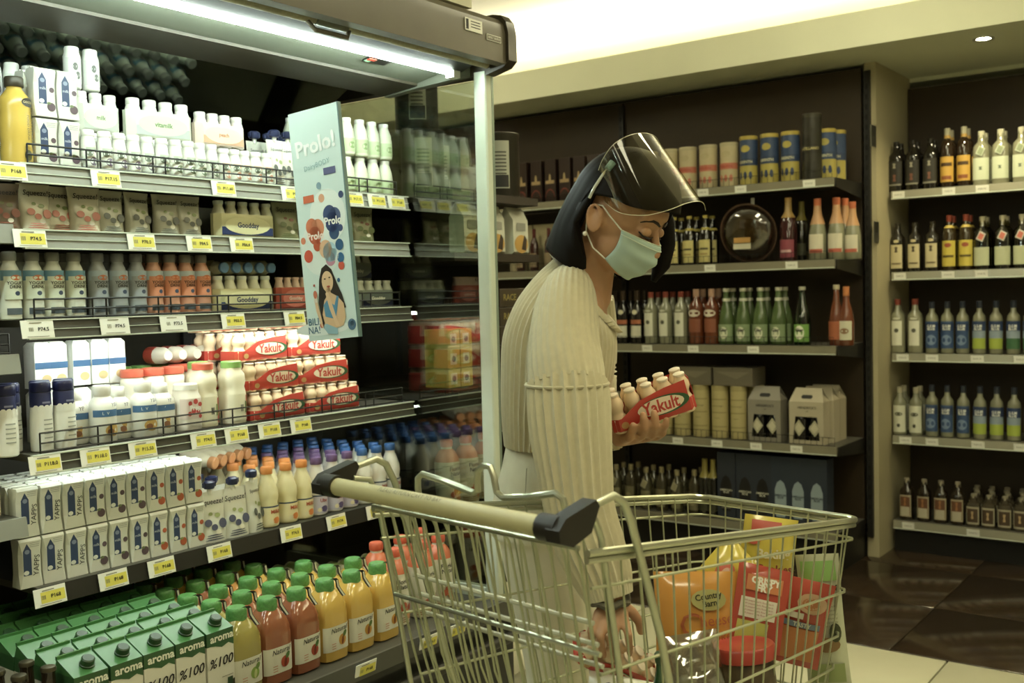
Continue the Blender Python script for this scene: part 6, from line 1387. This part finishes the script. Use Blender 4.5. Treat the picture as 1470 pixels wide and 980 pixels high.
# ------------------------------------------------------------------ the woman
DG = bpy.context.evaluated_depsgraph_get
def ellipsoid(mb, c, ax, m, n=16, k=12):
    """ax: three half-axis vectors"""
    rings = []
    for i in range(1, k):
        th = PI*i/k
        rings.append([Vector(c)+ax[2]*(-math.cos(th))+(ax[0]*math.cos(2*PI*j/n)+ax[1]*math.sin(2*PI*j/n))*math.sin(th) for j in range(n)])
    return mb.loft(rings, m)
def limb(mb, pts, m, n=14):
    """tapered limb with rounded ends; pts = [(point, radius)...]"""
    P_ = [Vector(p) for p, _ in pts]; R_ = [r_ for _, r_ in pts]
    d0 = (P_[0]-P_[1]).normalized(); d1 = (P_[-1]-P_[-2]).normalized()
    Q = [P_[0]+d0*R_[0]*0.9, P_[0]+d0*R_[0]*0.6]+P_+[P_[-1]+d1*R_[-1]*0.6, P_[-1]+d1*R_[-1]*0.9]
    W_ = [R_[0]*0.35, R_[0]*0.8]+R_+[R_[-1]*0.8, R_[-1]*0.35]
    return mb.tube(Q, W_, m, n)
def remesh(mb, voxel, it=3, fac=0.5, name='m', mats=None):
    o_ = bpy.data.objects.new('tmp', mb.mesh('tmp', False)); COL.objects.link(o_)
    md = o_.modifiers.new('r', 'REMESH'); md.mode = 'VOXEL'; md.voxel_size = voxel
    sm = o_.modifiers.new('s', 'SMOOTH'); sm.iterations = it; sm.factor = fac
    me = bpy.data.meshes.new_from_object(o_.evaluated_get(DG())); me.name = name
    bpy.data.objects.remove(o_)
    me.materials.clear()
    for m in (mats or mb.mats[:1]): me.materials.append(m)
    me.polygons.foreach_set('material_index', [0]*len(me.polygons))
    me.shade_smooth()
    return me
SKIN = mat('skin', '#b98a62', 0.5, sss=0.12, noise=0.05, nscale=25)
KNIT = mat('cream_knit', '#c4bb96', 0.9, sheen=0.3, noise=0.05, nscale=60, bump=0.3, bscale=900)
TROU = mat('white_trousers', '#d3cfb4', 0.8, noise=0.03, nscale=30, bump=0.15, bscale=700)
HAIR = mat('black_hair', '#100b06', 0.55, spec=0.12)
UPW = Vector((0, 0, 1)); RH = Vector((RV.x, RV.y, 0)).normalized(); BH = Vector((BV.x, BV.y, 0)).normalized()
TY = 0.15
TF = (RH*math.cos(TY)+BH*math.sin(TY)).normalized(); TS = (BH*math.cos(TY)-RH*math.sin(TY)).normalized()   # torso front / her right
fx = at(795, 1240, 2.38)
woman = thing('person', 'woman in cream knit top, face mask and face shield holding a red pack', 'person', (fx.x, fx.y, 0))
def wm(name, me, parent=None):
    if parent: return link(name, me, parent)
    return wpart(woman, name, me)
# head frame
HP, HY = math.radians(30), math.radians(32)
HFh = RH*math.cos(HY)+BH*math.sin(HY)
HF = HFh*math.cos(HP)-UPW*math.sin(HP); HU = UPW*math.cos(HP)+HFh*math.sin(HP); HS = HU.cross(HF)*-1
if HS.dot(BH) < 0: HS = -HS
HC = at(889, 307, 2.18)
def hd(x, y, z): return HC+HS*x+HF*y+HU*z
neck0, neck1 = at(838, 425, 2.26), hd(0, -0.02, -0.07)
body = MB()
ellipsoid(body, hd(0, -0.004, 0.015), (HS*0.073, HF*0.093, HU*0.098), SKIN, 24, 16)
ellipsoid(body, hd(0, 0.028, -0.050), (HS*0.056, HF*0.062, HU*0.066), SKIN, 20, 14)
ellipsoid(body, hd(0, 0.060, -0.090), (HS*0.026, HF*0.024, HU*0.022), SKIN)
ellipsoid(body, hd(0, 0.075, 0.030), (HS*0.052, HF*0.020, HU*0.032), SKIN)
limb(body, [(hd(0, 0.090, 0.004), 0.008), (hd(0, 0.104, -0.020), 0.010), (hd(0, 0.112, -0.035), 0.012)], SKIN)
for sg in (-1, 1):
    ellipsoid(body, hd(sg*0.034, 0.066, -0.030), (HS*0.022, HF*0.020, HU*0.020), SKIN)
    ellipsoid(body, hd(sg*0.030, 0.076, 0.000), (HS*0.016, HF*0.012, HU*0.011), SKIN)
limb(body, [(neck0, 0.060), (neck0.lerp(neck1, 0.5), 0.052), (neck1, 0.052)], SKIN)
# torso, pelvis and legs under the clothes
def tring(c, fa, sa, n=20, F=None, S=None):
    F = F or TF; S = S or TS
    return [c+F*(fa*math.cos(2*PI*k/n))+S*(sa*math.sin(2*PI*k/n)) for k in range(n)]
tors = [(at(775, 730, 2.37), 0.090, 0.14), (at(782, 640, 2.34), 0.080, 0.115), (at(795, 560, 2.30), 0.085, 0.125), (at(805, 500, 2.28), 0.095, 0.140), (at(815, 450, 2.26), 0.085, 0.150), (at(825, 425, 2.26), 0.065, 0.130), (at(832, 410, 2.26), 0.05, 0.07)]
body.loft([tring(*q_) for q_ in tors], SKIN)
ra = [at(822, 448, 2.15), at(822, 600, 2.05), at(868, 835, 1.99), at(876, 862, 1.985)]
limb(body, [(ra[0], 0.050), (ra[0].lerp(ra[1], 0.5), 0.043), (ra[1], 0.038), (ra[1].lerp(ra[2], 0.5), 0.035), (ra[2], 0.026), (ra[3], 0.025)], SKIN)
la = [at(828, 448, 2.39), at(838, 590, 2.40), at(876, 620, 2.27), at(892, 619, 2.23)]
limb(body, [(la[0], 0.050), (la[0].lerp(la[1], 0.5), 0.043), (la[1], 0.038), (la[2], 0.027), (la[3], 0.024)], SKIN)
legs = {'r': [at(774, 735, 2.31), at(800, 965, 2.29), at(784, 1205, 2.33)], 'l': [at(786, 735, 2.44), at(824, 965, 2.45), at(812, 1200, 2.48)]}
for k, q_ in legs.items():
    limb(body, [(q_[0], 0.082), (q_[0].lerp(q_[1], 0.5), 0.068), (q_[1], 0.050), (q_[1].lerp(q_[2], 0.4), 0.048), (q_[2], 0.034)], SKIN)
# right hand: reaching down over the pack in the cart
def finger(pts, r0, r1):
    n = len(pts)
    limb(body, [(p, r0+(r1-r0)*i/(n-1)) for i, p in enumerate(pts)], SKIN, 10)
D = 1.985
pal = [(at(876, 862, D), 0.026), (at(876, 876, D-0.005), 0.028)]
for (x0, x1) in ((858, 856), (869, 869), (881, 883), (893, 896)):
    finger([at(875, 866, D), at(x0+2, 882, D-0.012), at(x1, 896, D-0.020)], 0.014, 0.0105)
finger([at(854, 893, D-0.020), at(848, 906, D-0.028), at(850, 919, D-0.018), at(853, 926, D-0.004)], 0.0088, 0.0066)
finger([at(867, 896, D-0.024), at(862, 914, D-0.040), at(864, 931, D-0.030), at(867, 941, D-0.012)], 0.0092, 0.0070)
finger([at(883, 897, D-0.024), at(882, 916, D-0.042), at(884, 936, D-0.034), at(886, 947, D-0.016)], 0.0094, 0.0072)
finger([at(898, 894, D-0.020), at(902, 911, D-0.036), at(904, 928, D-0.030), at(904, 938, D-0.014)], 0.0090, 0.0068)
finger([at(892, 868, D+0.004), at(908, 879, D+0.014), at(918, 893, D+0.022), at(920, 907, D+0.026)], 0.0125, 0.0080)
# left hand: under the held pack, fingers curling up over its near side
E_ = 2.20
for x in (905, 922, 939, 953):
    finger([at(888, 631, E_+0.025), at(x-8, 629-(x-905)*0.12, E_+0.012), at(x-2, 628-(x-905)*0.16, E_-0.022)], 0.016, 0.0105)
finger([at(904, 628, E_-0.022), at(907, 619, E_-0.046), at(909, 610, E_-0.052)], 0.0100, 0.0080)
finger([at(921, 625, E_-0.022), at(925, 614, E_-0.050), at(924, 601, E_-0.056), at(923, 595, E_-0.055)], 0.0105, 0.0080)
finger([at(938, 621, E_-0.022), at(941, 610, E_-0.050), at(940, 597, E_-0.056), at(939, 592, E_-0.055)], 0.0102, 0.0080)
finger([at(951, 617, E_-0.022), at(956, 610, E_-0.044), at(957, 602, E_-0.048)], 0.0092, 0.0072)
finger([at(885, 622, E_+0.045), at(895, 604, E_+0.060), at(905, 587, E_+0.062)], 0.013, 0.009)
# ears
for sg in (-1, 1):
    pts = [hd(sg*(0.080+0.004*math.sin(a)-0.004*math.cos(a)), -0.010+0.0145*math.cos(a)-0.006*math.sin(a), -0.018+0.026*math.sin(a)) for a in [k*2*PI/14 for k in range(14)]]
    body.tube(pts, 0.0044, SKIN, 8, closed=True)
    ellipsoid(body, hd(sg*0.075, -0.006, -0.020), (HS*0.006, HF*0.014, HU*0.026), SKIN, 12, 8)
wm('body', remesh(body, 0.0042, 4, 0.5, 'body', [SKIN]))
# closed eyes, brows, lips under the mask stay hidden
def face_pt(x, z, off=0.0):
    """point on the front of the face at lateral x and height z"""
    y = 0.093*math.sqrt(max(0.02, 1-(x/0.076)**2-((z-0.015)/0.115)**2))
    return hd(x, y+off, z)
BROW = mat('brow_brown', '#2c1f15', 0.7); LASH = mat('lash_black', '#1a130e', 0.6)
for sg in (-1, 1):
    bm_ = MB(); pts = [face_pt(sg*x, z, 0.006) for x, z in ((0.010, 0.020), (0.020, 0.0245), (0.032, 0.0265), (0.044, 0.022), (0.052, 0.015))]
    bm_.tube(pts, [0.0022, 0.0032, 0.0030, 0.0022, 0.0010], BROW, 8)
    wm('eyebrow', bm_.mesh('eyebrow'))
    lid = MB(); ellipsoid(lid, face_pt(sg*0.031, 0.001, 0.000), (HS*0.0150, HF*0.0115, HU*0.0105), SKIN, 16, 10)
    o = wm('eyelid', lid.mesh('eyelid'))
    ls = MB().tube([face_pt(sg*x, z, o_) for x, z, o_ in ((0.016, -0.0050, 0.008), (0.024, -0.0090, 0.011), (0.032, -0.0100, 0.0115), (0.040, -0.0080, 0.0095), (0.047, -0.0035, 0.006))], [0.0010, 0.0020, 0.0024, 0.0022, 0.0012], LASH, 8)
    link('eyelashes', ls.mesh('eyelashes'), o)
# hair: chin-length bob tucked behind the near ear
hm = MB(); NA, NV = 96, 40
rnd = random.Random(3); gr = [rnd.uniform(-1, 1) for _ in range(NA)]
rows = []
def hair_len(phi):
    """how far the strand at azimuth phi (0 = back, + = near side) runs: 1 = hairline on the forehead, 2 = full length"""
    a = abs(phi)
    lim = math.radians(66 if phi > 0 else 125)
    if a < lim: return 2.0
    return max(1.0, 2.0-(a-lim)/math.radians(4))
for i in range(NA):
    phi = -PI+2*PI*i/NA
    ln = hair_len(phi)
    row_ = []
    for j in range(NV+1):
        u = j/NV*ln
        g_ = 1+0.012*gr[i]
        if u <= 1.0:
            front = max(0, -math.cos(phi))
            el = PI/2*(1-u*(1.0-0.20*front-0.08*math.exp(-((phi-1.60)/0.30)**2)))
            sh = 1.0
            cx, cy, cz = 0.082*math.cos(el)*math.sin(phi), -0.101*math.cos(el)*math.cos(phi)+0.004, 0.020+0.106*math.sin(el)
        else:
            v = u-1.0
            ph0 = phi; vv = max(0.0, min(1.0, (v-0.50)/0.5)); vv = vv*vv*(3-2*vv)
            if phi > 0.6: phi = phi*(1+0.55*vv*min(1, (phi-0.6)/0.5))
            flare = 1+0.10*v*max(0, math.cos(phi)*0.6+0.55)-0.20*v*v
            cx, cy, cz = 0.082*math.sin(phi)*flare, (-0.101*math.cos(phi))*flare+0.004-0.010*v, 0.020-0.150*v
            phi = ph0
        row_.append(hd(cx*g_, cy*g_, cz))
    rows.append(row_)
hv = [p for r_ in rows for p in r_]
hf = []
for i in range(NA):
    for j in range(NV):
        a, b2 = i*(NV+1), ((i+1) % NA)*(NV+1)
        hf.append((a+j, b2+j, b2+j+1, a+j+1))
hm.add(hv, hf, HAIR)
hme = hm.mesh('hair', True, 80)
ho = bpy.data.objects.new('tmp', hme); COL.objects.link(ho)
sd = ho.modifiers.new('t', 'SOLIDIFY'); sd.thickness = 0.016; sd.offset = -1
hme2 = bpy.data.meshes.new_from_object(ho.evaluated_get(DG())); bpy.data.objects.remove(ho); hme2.name = 'hair'; hme2.shade_smooth()
hair_o = wm('hair', hme2)
st = MB(); rnd = random.Random(11)
for k in range(420):
    phi = rnd.uniform(-2.0, 1.26); i0 = int((phi+PI)/(2*PI)*NA) % NA
    r_ = rows[i0]; lnj = NV
    o1 = rnd.uniform(0.0003, 0.0022)
    pts = [r_[j]+(r_[j]-hd(0, 0, 0.0)).normalized()*o1 for j in range(int(NV*0.12), lnj+1, 4)]
    pts[-1] = pts[-1]-HU*rnd.uniform(-0.004, 0.010)
    st.tube(pts, [0.0011]*(len(pts)-1)+[0.0003], HAIR, 4)
lk = MB().tube([at(948, 290, 2.25), at(955, 318, 2.265), at(955, 350, 2.275), at(949, 380, 2.28), at(938, 404, 2.28)], [0.016, 0.020, 0.022, 0.020, 0.006], HAIR, 10)
link('front_lock', lk.mesh('front_lock'), hair_o)
so_ = link('strands', st.mesh('strands'), hair_o); so_['kind'] = 'stuff'
# surgical mask with pleats, nose wire and ear loops
MASK = mat('mask_blue', '#a9c4bc', 0.75, bump=0.1, bscale=600)
mk_ = MB(); NU, NM = 26, 18
mg = []
for j in range(NM+1):
    v = j/NM
    for i in range(NU+1):
        a = -1+2*i/NU
        z = -0.012-0.098*v-0.006*abs(a)*(1-v)+0.026*v*abs(a)**1.6-0.004*(1-v)*math.cos(a*3)
        th = a*1.12
        base = 0.100+0.010*math.sin(PI*v)-0.022*v**2
        nose = 0.022*math.exp(-(a/0.25)**2)*(1-0.75*v)*(0.55+1.2*v if v < 0.4 else 1.03)
        pl = 0.0022*math.sin(v*PI*6)*(1-abs(a)**4)
        y = (base+pl)*math.cos(th)**0.8+nose if abs(th) < PI/2 else 0
        x = (0.076-0.014*v)*math.sin(th)
        mg.append(hd(x, y, z))
mk_.add(mg, [(j*(NU+1)+i, j*(NU+1)+i+1, (j+1)*(NU+1)+i+1, (j+1)*(NU+1)+i) for j in range(NM) for i in range(NU)], MASK)
mo = bpy.data.objects.new('tmp', mk_.mesh('mask', True, 60)); COL.objects.link(mo)
sd = mo.modifiers.new('t', 'SOLIDIFY'); sd.thickness = 0.002; sd.offset = 0
mme = bpy.data.meshes.new_from_object(mo.evaluated_get(DG())); bpy.data.objects.remove(mo); mme.name = 'face_mask'
mask_o = wm('face_mask', mme)
up_ = MB()
for jj in (0, 2): up_.tube([mg[jj*(NU+1)+i]+HF*0.0015 for i in range(NU+1)], 0.0012, mat('mask_edge', '#c4d4c6', 0.7), 5)
link('mask_edge', up_.mesh('edge'), mask_o)
for ii, sg in ((NU, 1), (0, -1)):
    if mg[ii].x*0+((mg[ii]-HC).dot(HS))*sg < 0: ii = NU-ii
    lp2 = MB().tube([mg[ii], hd(sg*0.076, 0.020, 0.000), hd(sg*0.080, -0.004, 0.012), hd(sg*0.078, -0.024, 0.006), hd(sg*0.075, -0.030, -0.020), hd(sg*0.070, -0.018, -0.052), hd(sg*0.066, 0.010, -0.075), mg[NM*(NU+1)+ii]], 0.0016, mat('loop_white', '#d6d6c6', 0.6), 6)
    link('ear_loop', lp2.mesh('loop'), mask_o)
pe = MB(); ellipsoid(pe, hd(0.086, -0.010, -0.054), (HS*0.005, HF*0.005, HU*0.005), mat('pearl', '#e2ddca', 0.2, coat=0.6), 14, 10)
wm('earring', pe.mesh('earring'))
# face shield tipped up on the forehead
FILM = clear('shield_film', '#f3ecd2', 0.04, 0.04, 0.30)
T_ = [(858, 248, 2.12), (865, 229, 2.09), (881, 207, 2.065), (904, 194, 2.075), (926, 191, 2.11), (942, 197, 2.17), (949, 213, 2.23)]
B_ = [(866, 288, 2.12), (889, 305, 2.07), (925, 309, 2.03), (958, 302, 2.03), (988, 291, 2.06), (1008, 290, 2.13), (1013, 302, 2.20)]
def spl(K, n):
    out = []; m_ = len(K)-1; V = [at(*k_) for k_ in K]
    for i in range(n+1):
        t = i/n*m_; k = min(int(t), m_-1); f_ = t-k
        A, B2, C2, D2 = V[max(0, k-1)], V[k], V[k+1], V[min(m_, k+2)]
        out.append(0.5*((2*B2)+(C2-A)*f_+(2*A-5*B2+4*C2-D2)*f_*f_+(3*B2-A-3*C2+D2)*f_**3))
    return out
NS, NL = 30, 10
st_, sb_ = spl(T_, NS), spl(B_, NS)
sh = MB()
shp = [st_[i].lerp(sb_[i], j/NL) for j in range(NL+1) for i in range(NS+1)]
sh.add(shp, [(j*(NS+1)+i, j*(NS+1)+i+1, (j+1)*(NS+1)+i+1, (j+1)*(NS+1)+i) for j in range(NL) for i in range(NS)], FILM)
shield = wm('face_shield', sh.mesh('face_shield', True, 70))
RIM = mat('shield_rim', '#c9c4a4', 0.25)  # pale edge colour also stands in for the light streak along the film
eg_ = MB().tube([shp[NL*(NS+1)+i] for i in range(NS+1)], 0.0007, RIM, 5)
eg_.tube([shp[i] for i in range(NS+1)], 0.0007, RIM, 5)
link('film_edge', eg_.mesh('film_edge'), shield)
bp2 = [at(846, 284, 2.11), at(854, 268, 2.10), at(866, 250, 2.10), at(880, 234, 2.11), at(893, 224, 2.13), at(908, 221, 2.15), at(922, 225, 2.17), at(936, 231, 2.19), at(950, 240, 2.22), at(955, 250, 2.25)]
link('head_band', MB().tube(bp2, 0.0034, mat('band_clear', '#b9bfae', 0.2, coat=0.5), 8).mesh('band'), shield)
link('blue_clip', MB().tube([at(872, 243, 2.095), at(880, 233, 2.098)], 0.0075, mat('clip_blue', '#6f9aa6', 0.3), 8).mesh('clip'), shield)
# trousers
tr_ = MB()
tq = [(at(778, 760, 2.37), 0.118, 0.165), (at(779, 715, 2.37), 0.112, 0.165), (at(783, 670, 2.35), 0.098, 0.150), (at(786, 625, 2.34), 0.088, 0.130), (at(788, 600, 2.33), 0.086, 0.128)]
tr_.loft([tring(*q_, 26) for q_ in tq], TROU)
for k, q_ in legs.items():
    hipf = q_[0]
    limb(tr_, [(hipf, 0.098), (hipf.lerp(q_[1], 0.35), 0.090), (hipf.lerp(q_[1], 0.7), 0.076), (q_[1], 0.068), (q_[1].lerp(q_[2], 0.5), 0.068), (q_[2], 0.074)], TROU, 18)
tro = wm('trousers', remesh(tr_, 0.0075, 5, 0.5, 'trousers', [TROU]))
sm_ = MB().tube([at(756, 672, 2.205), at(755, 690, 2.20), at(754, 712, 2.195)], 0.0012, mat('seam_dark', '#a9a68c', 0.9), 5)  # seam line in a darker tone than the trousers
link('seam', sm_.mesh('seam'), tro)
for k, q_ in legs.items():
    sh_ = MB(); b0 = Vector((q_[2].x, q_[2].y, 0.0))
    prs = [(-0.075, 0.018, 0.028), (-0.065, 0.030, 0.036), (0.0, 0.034, 0.040), (0.08, 0.040, 0.030), (0.14, 0.038, 0.022), (0.165, 0.022, 0.014)]
    sh_.loft([[b0+TF*a+TS*(w_*math.cos(2*PI*i/14))+UPW*max(0.001, hh+hh*math.sin(2*PI*i/14)) for i in range(14)] for a, w_, hh in prs], mat('shoe_white', '#c4c0ac', 0.5))
    wm('shoe', sh_.mesh('shoe'))
# knit top: ribbed body
def ribring(c, fa, sa, n_r, amp, F=None, S=None, per=6, ph=0.0, tw=0.0):
    F = F or TF; S = S or TS; n = n_r*per; out = []
    for k in range(n):
        a = 2*PI*k/n
        q_ = 1+amp*(0.5+0.5*math.cos(n_r*a+ph))**1.5
        out.append(c+F*(fa*q_*math.cos(a))+S*(sa*q_*math.sin(a)))
    return out
def interp(keys, n):
    """smooth interpolation through (point, a, b) keys"""
    out = []
    m_ = len(keys)-1
    for i in range(n+1):
        t = i/n*m_; k = min(int(t), m_-1); f_ = t-k
        g = lambda q_: keys[max(0, min(m_, q_))]
        def cr(a, b_, c_, d_): return 0.5*((2*b_)+(c_-a)*f_+(2*a-5*b_+4*c_-d_)*f_*f_+(3*b_-a-3*c_+d_)*f_**3)
        A, B_, C_, D_ = g(k-1), g(k), g(k+1), g(k+2)
        out.append((cr(A[0], B_[0], C_[0], D_[0]), cr(A[1], B_[1], C_[1], D_[1]), cr(A[2], B_[2], C_[2], D_[2])))
    return out
kt = [(789, 636, 2.33, 0.096, 0.142, 0), (793, 612, 2.32, 0.105, 0.152, 0), (795, 585, 2.31, 0.110, 0.158, 0), (800, 540, 2.29, 0.117, 0.164, 0.05), (804, 490, 2.275, 0.118, 0.168, 0.12), (811, 458, 2.265, 0.104, 0.168, 0.30), (820, 436, 2.26, 0.084, 0.152, 0.55), (829, 423, 2.26, 0.068, 0.118, 0.85), (836, 421, 2.26, 0.062, 0.090, 1.12), (840, 420, 2.26, 0.060, 0.078, 1.30)]
kp = interp([(at(*q_[:3]), q_[3], q_[4]) for q_ in kt], 54); kq = interp([(Vector((q_[5], 0, 0)), 0, 0) for q_ in kt], 54)
kr = [ribring(c, a, b_, 48, 0.042, TF-UPW*t_[0].x) for (c, a, b_), t_ in zip(kp, kq)]
knit = wm('knit_top', MB().loft(kr, KNIT, caps=False).mesh('knit_top', True, 70))
# sleeves: smooth upper with diagonal ribs, then vertical ribs below the dropped seam
def sleeve(keys, n_r, amp, F, S, n=46, tw=0.0, flip=False):
    rr = interp(keys, n); P_ = [q_[0] for q_ in rr]; rings = []
    for i, (c, a, b_) in enumerate(rr):
        t = (P_[min(i+1, n)]-P_[max(i-1, 0)]).normalized()
        f_ = (F-t*F.dot(t)).normalized(); s_ = t.cross(f_)
        if s_.dot(S) < 0: s_ = -s_
        rings.append(ribring(c, a, b_, n_r, amp, f_, s_, ph=tw*i/n))
    return rings
up_k = [(at(822, 404, 2.22), 0.030, 0.040), (at(818, 416, 2.185), 0.050, 0.056), (at(813, 445, 2.135), 0.063, 0.068), (at(810, 490, 2.10), 0.069, 0.074), (at(812, 530, 2.075), 0.074, 0.077), (at(814, 556, 2.060), 0.074, 0.074)]
wm('shoulder_panel', MB().loft(sleeve(up_k, 30, 0.035, TF, TS, 26, 9.0), KNIT).mesh('shoulder', True, 70))
sl_k = [(at(814, 548, 2.062), 0.071, 0.071), (at(816, 575, 2.05), 0.074, 0.071), (at(819, 620, 2.035), 0.072, 0.068), (at(825, 675, 2.02), 0.066, 0.062), (at(832, 730, 2.01), 0.061, 0.058), (at(846, 780, 2.00), 0.060, 0.056), (at(862, 820, 1.992), 0.054, 0.048), (at(871, 846, 1.988), 0.046, 0.040), (at(874, 856, 1.986), 0.040, 0.036)]
slv = wm('sleeve', MB().loft(sleeve(sl_k, 24, 0.12, TF, TS, 60), KNIT).mesh('sleeve', True, 70))
cf = [(at(868, 834, 1.99), 0.050, 0.045), (at(871, 846, 1.988), 0.049, 0.044), (at(874, 857, 1.986), 0.046, 0.041)]
link('cuff', MB().loft(sleeve(cf, 40, 0.03, TF, TS, 8), KNIT, caps=False).mesh('cuff', True, 70), slv)
sl_l = [(at(834, 430, 2.36), 0.070, 0.070), (at(838, 480, 2.39), 0.074, 0.072), (at(840, 540, 2.41), 0.070, 0.068), (at(846, 590, 2.39), 0.062, 0.060), (at(858, 614, 2.33), 0.052, 0.050), (at(872, 618, 2.28), 0.043, 0.038), (at(884, 619, 2.25), 0.038, 0.032)]
wm('sleeve', MB().loft(sleeve(sl_l, 30, 0.06, UPW, TS, 50), KNIT).mesh('sleeve', True, 70))
# seams of the dropped shoulder
sn = MB()
sn.tube([TF*(0.0815*math.cos(a))+TS*(0.0815*math.sin(a))+at(814, 551, 2.062) for a in [2*PI*k/32 for k in range(32)]], 0.0034, KNIT, 6, closed=True)
wm('seam', sn.mesh('seam'))
# open collar with V neck
ntop = len(kr[-1]); cr_ = []
cc_ = sum(kr[-1], Vector())/ntop; c2_ = sum(kr[-5], Vector())/len(kr[-5])
ax_ = (cc_-c2_).normalized()
for k in range(0, ntop, 3):
    p = kr[-1][k]; q_ = kr[-8][k]
    o_ = (p-cc_).normalized()
    a_ = 2*PI*k/ntop
    wide = 0.55+0.45*max(0, math.cos(a_-0.5))
    cr_.append([p-o_*0.004, p+ax_*0.010*wide, p+o_*0.010+ax_*0.012*wide, p.lerp(q_, 0.65*wide)+o_*0.016, p.lerp(q_, 0.65*wide)+o_*0.011, p+o_*0.004])
co = MB(); nn = len(cr_)
co.add([v for r_ in cr_ for v in r_], [(i*6+j, ((i+1) % nn)*6+j, ((i+1) % nn)*6+(j+1) % 6, i*6+(j+1) % 6) for i in range(nn) for j in range(6)], KNIT)
wm('collar', co.mesh('collar', True, 70))
# wrist band
wb = MB().tube([at(873, 859, 1.986)+RV*(0.036*math.cos(a))+BV*(0.034*math.sin(a))-UV*(0.006*math.sin(a)+0.003*math.sin(5*a)) for a in [2*PI*k/24 for k in range(24)]], 0.0075, mat('scrunchie', '#5a5544', 0.9, noise=0.3, nscale=120), 8, closed=True)
wm('hair_tie', wb.mesh('hair_tie'))
# the pack in her left hand and the pack she lowers into the cart
hp = place_pack(YAK, 'bottle_pack', "red wrapped probiotic pack held up in the woman's left hand", 'pack', (0, 0, 0), 0, 'packs the woman holds')
M = face_cam(931, 574, 2.20, -0.315, 0.10, 0.22); M.translation = M @ Vector((0, 0, -0.042))
hp.matrix_world = M @ Matrix.Diagonal((0.90, 0.90, 1.10, 1))
hq = place_pack(YAK, 'bottle_pack', 'red wrapped probiotic pack gripped in the hand inside the cart', 'pack', (0, 0, 0), 0, 'packs the woman holds')
M = face_cam(886, 944, 2.015, 0.70, 0.0, 0.60); M.translation = M @ Vector((0.0, 0.0, -0.035))
hq.matrix_world = M @ Matrix.Scale(0.85, 4)
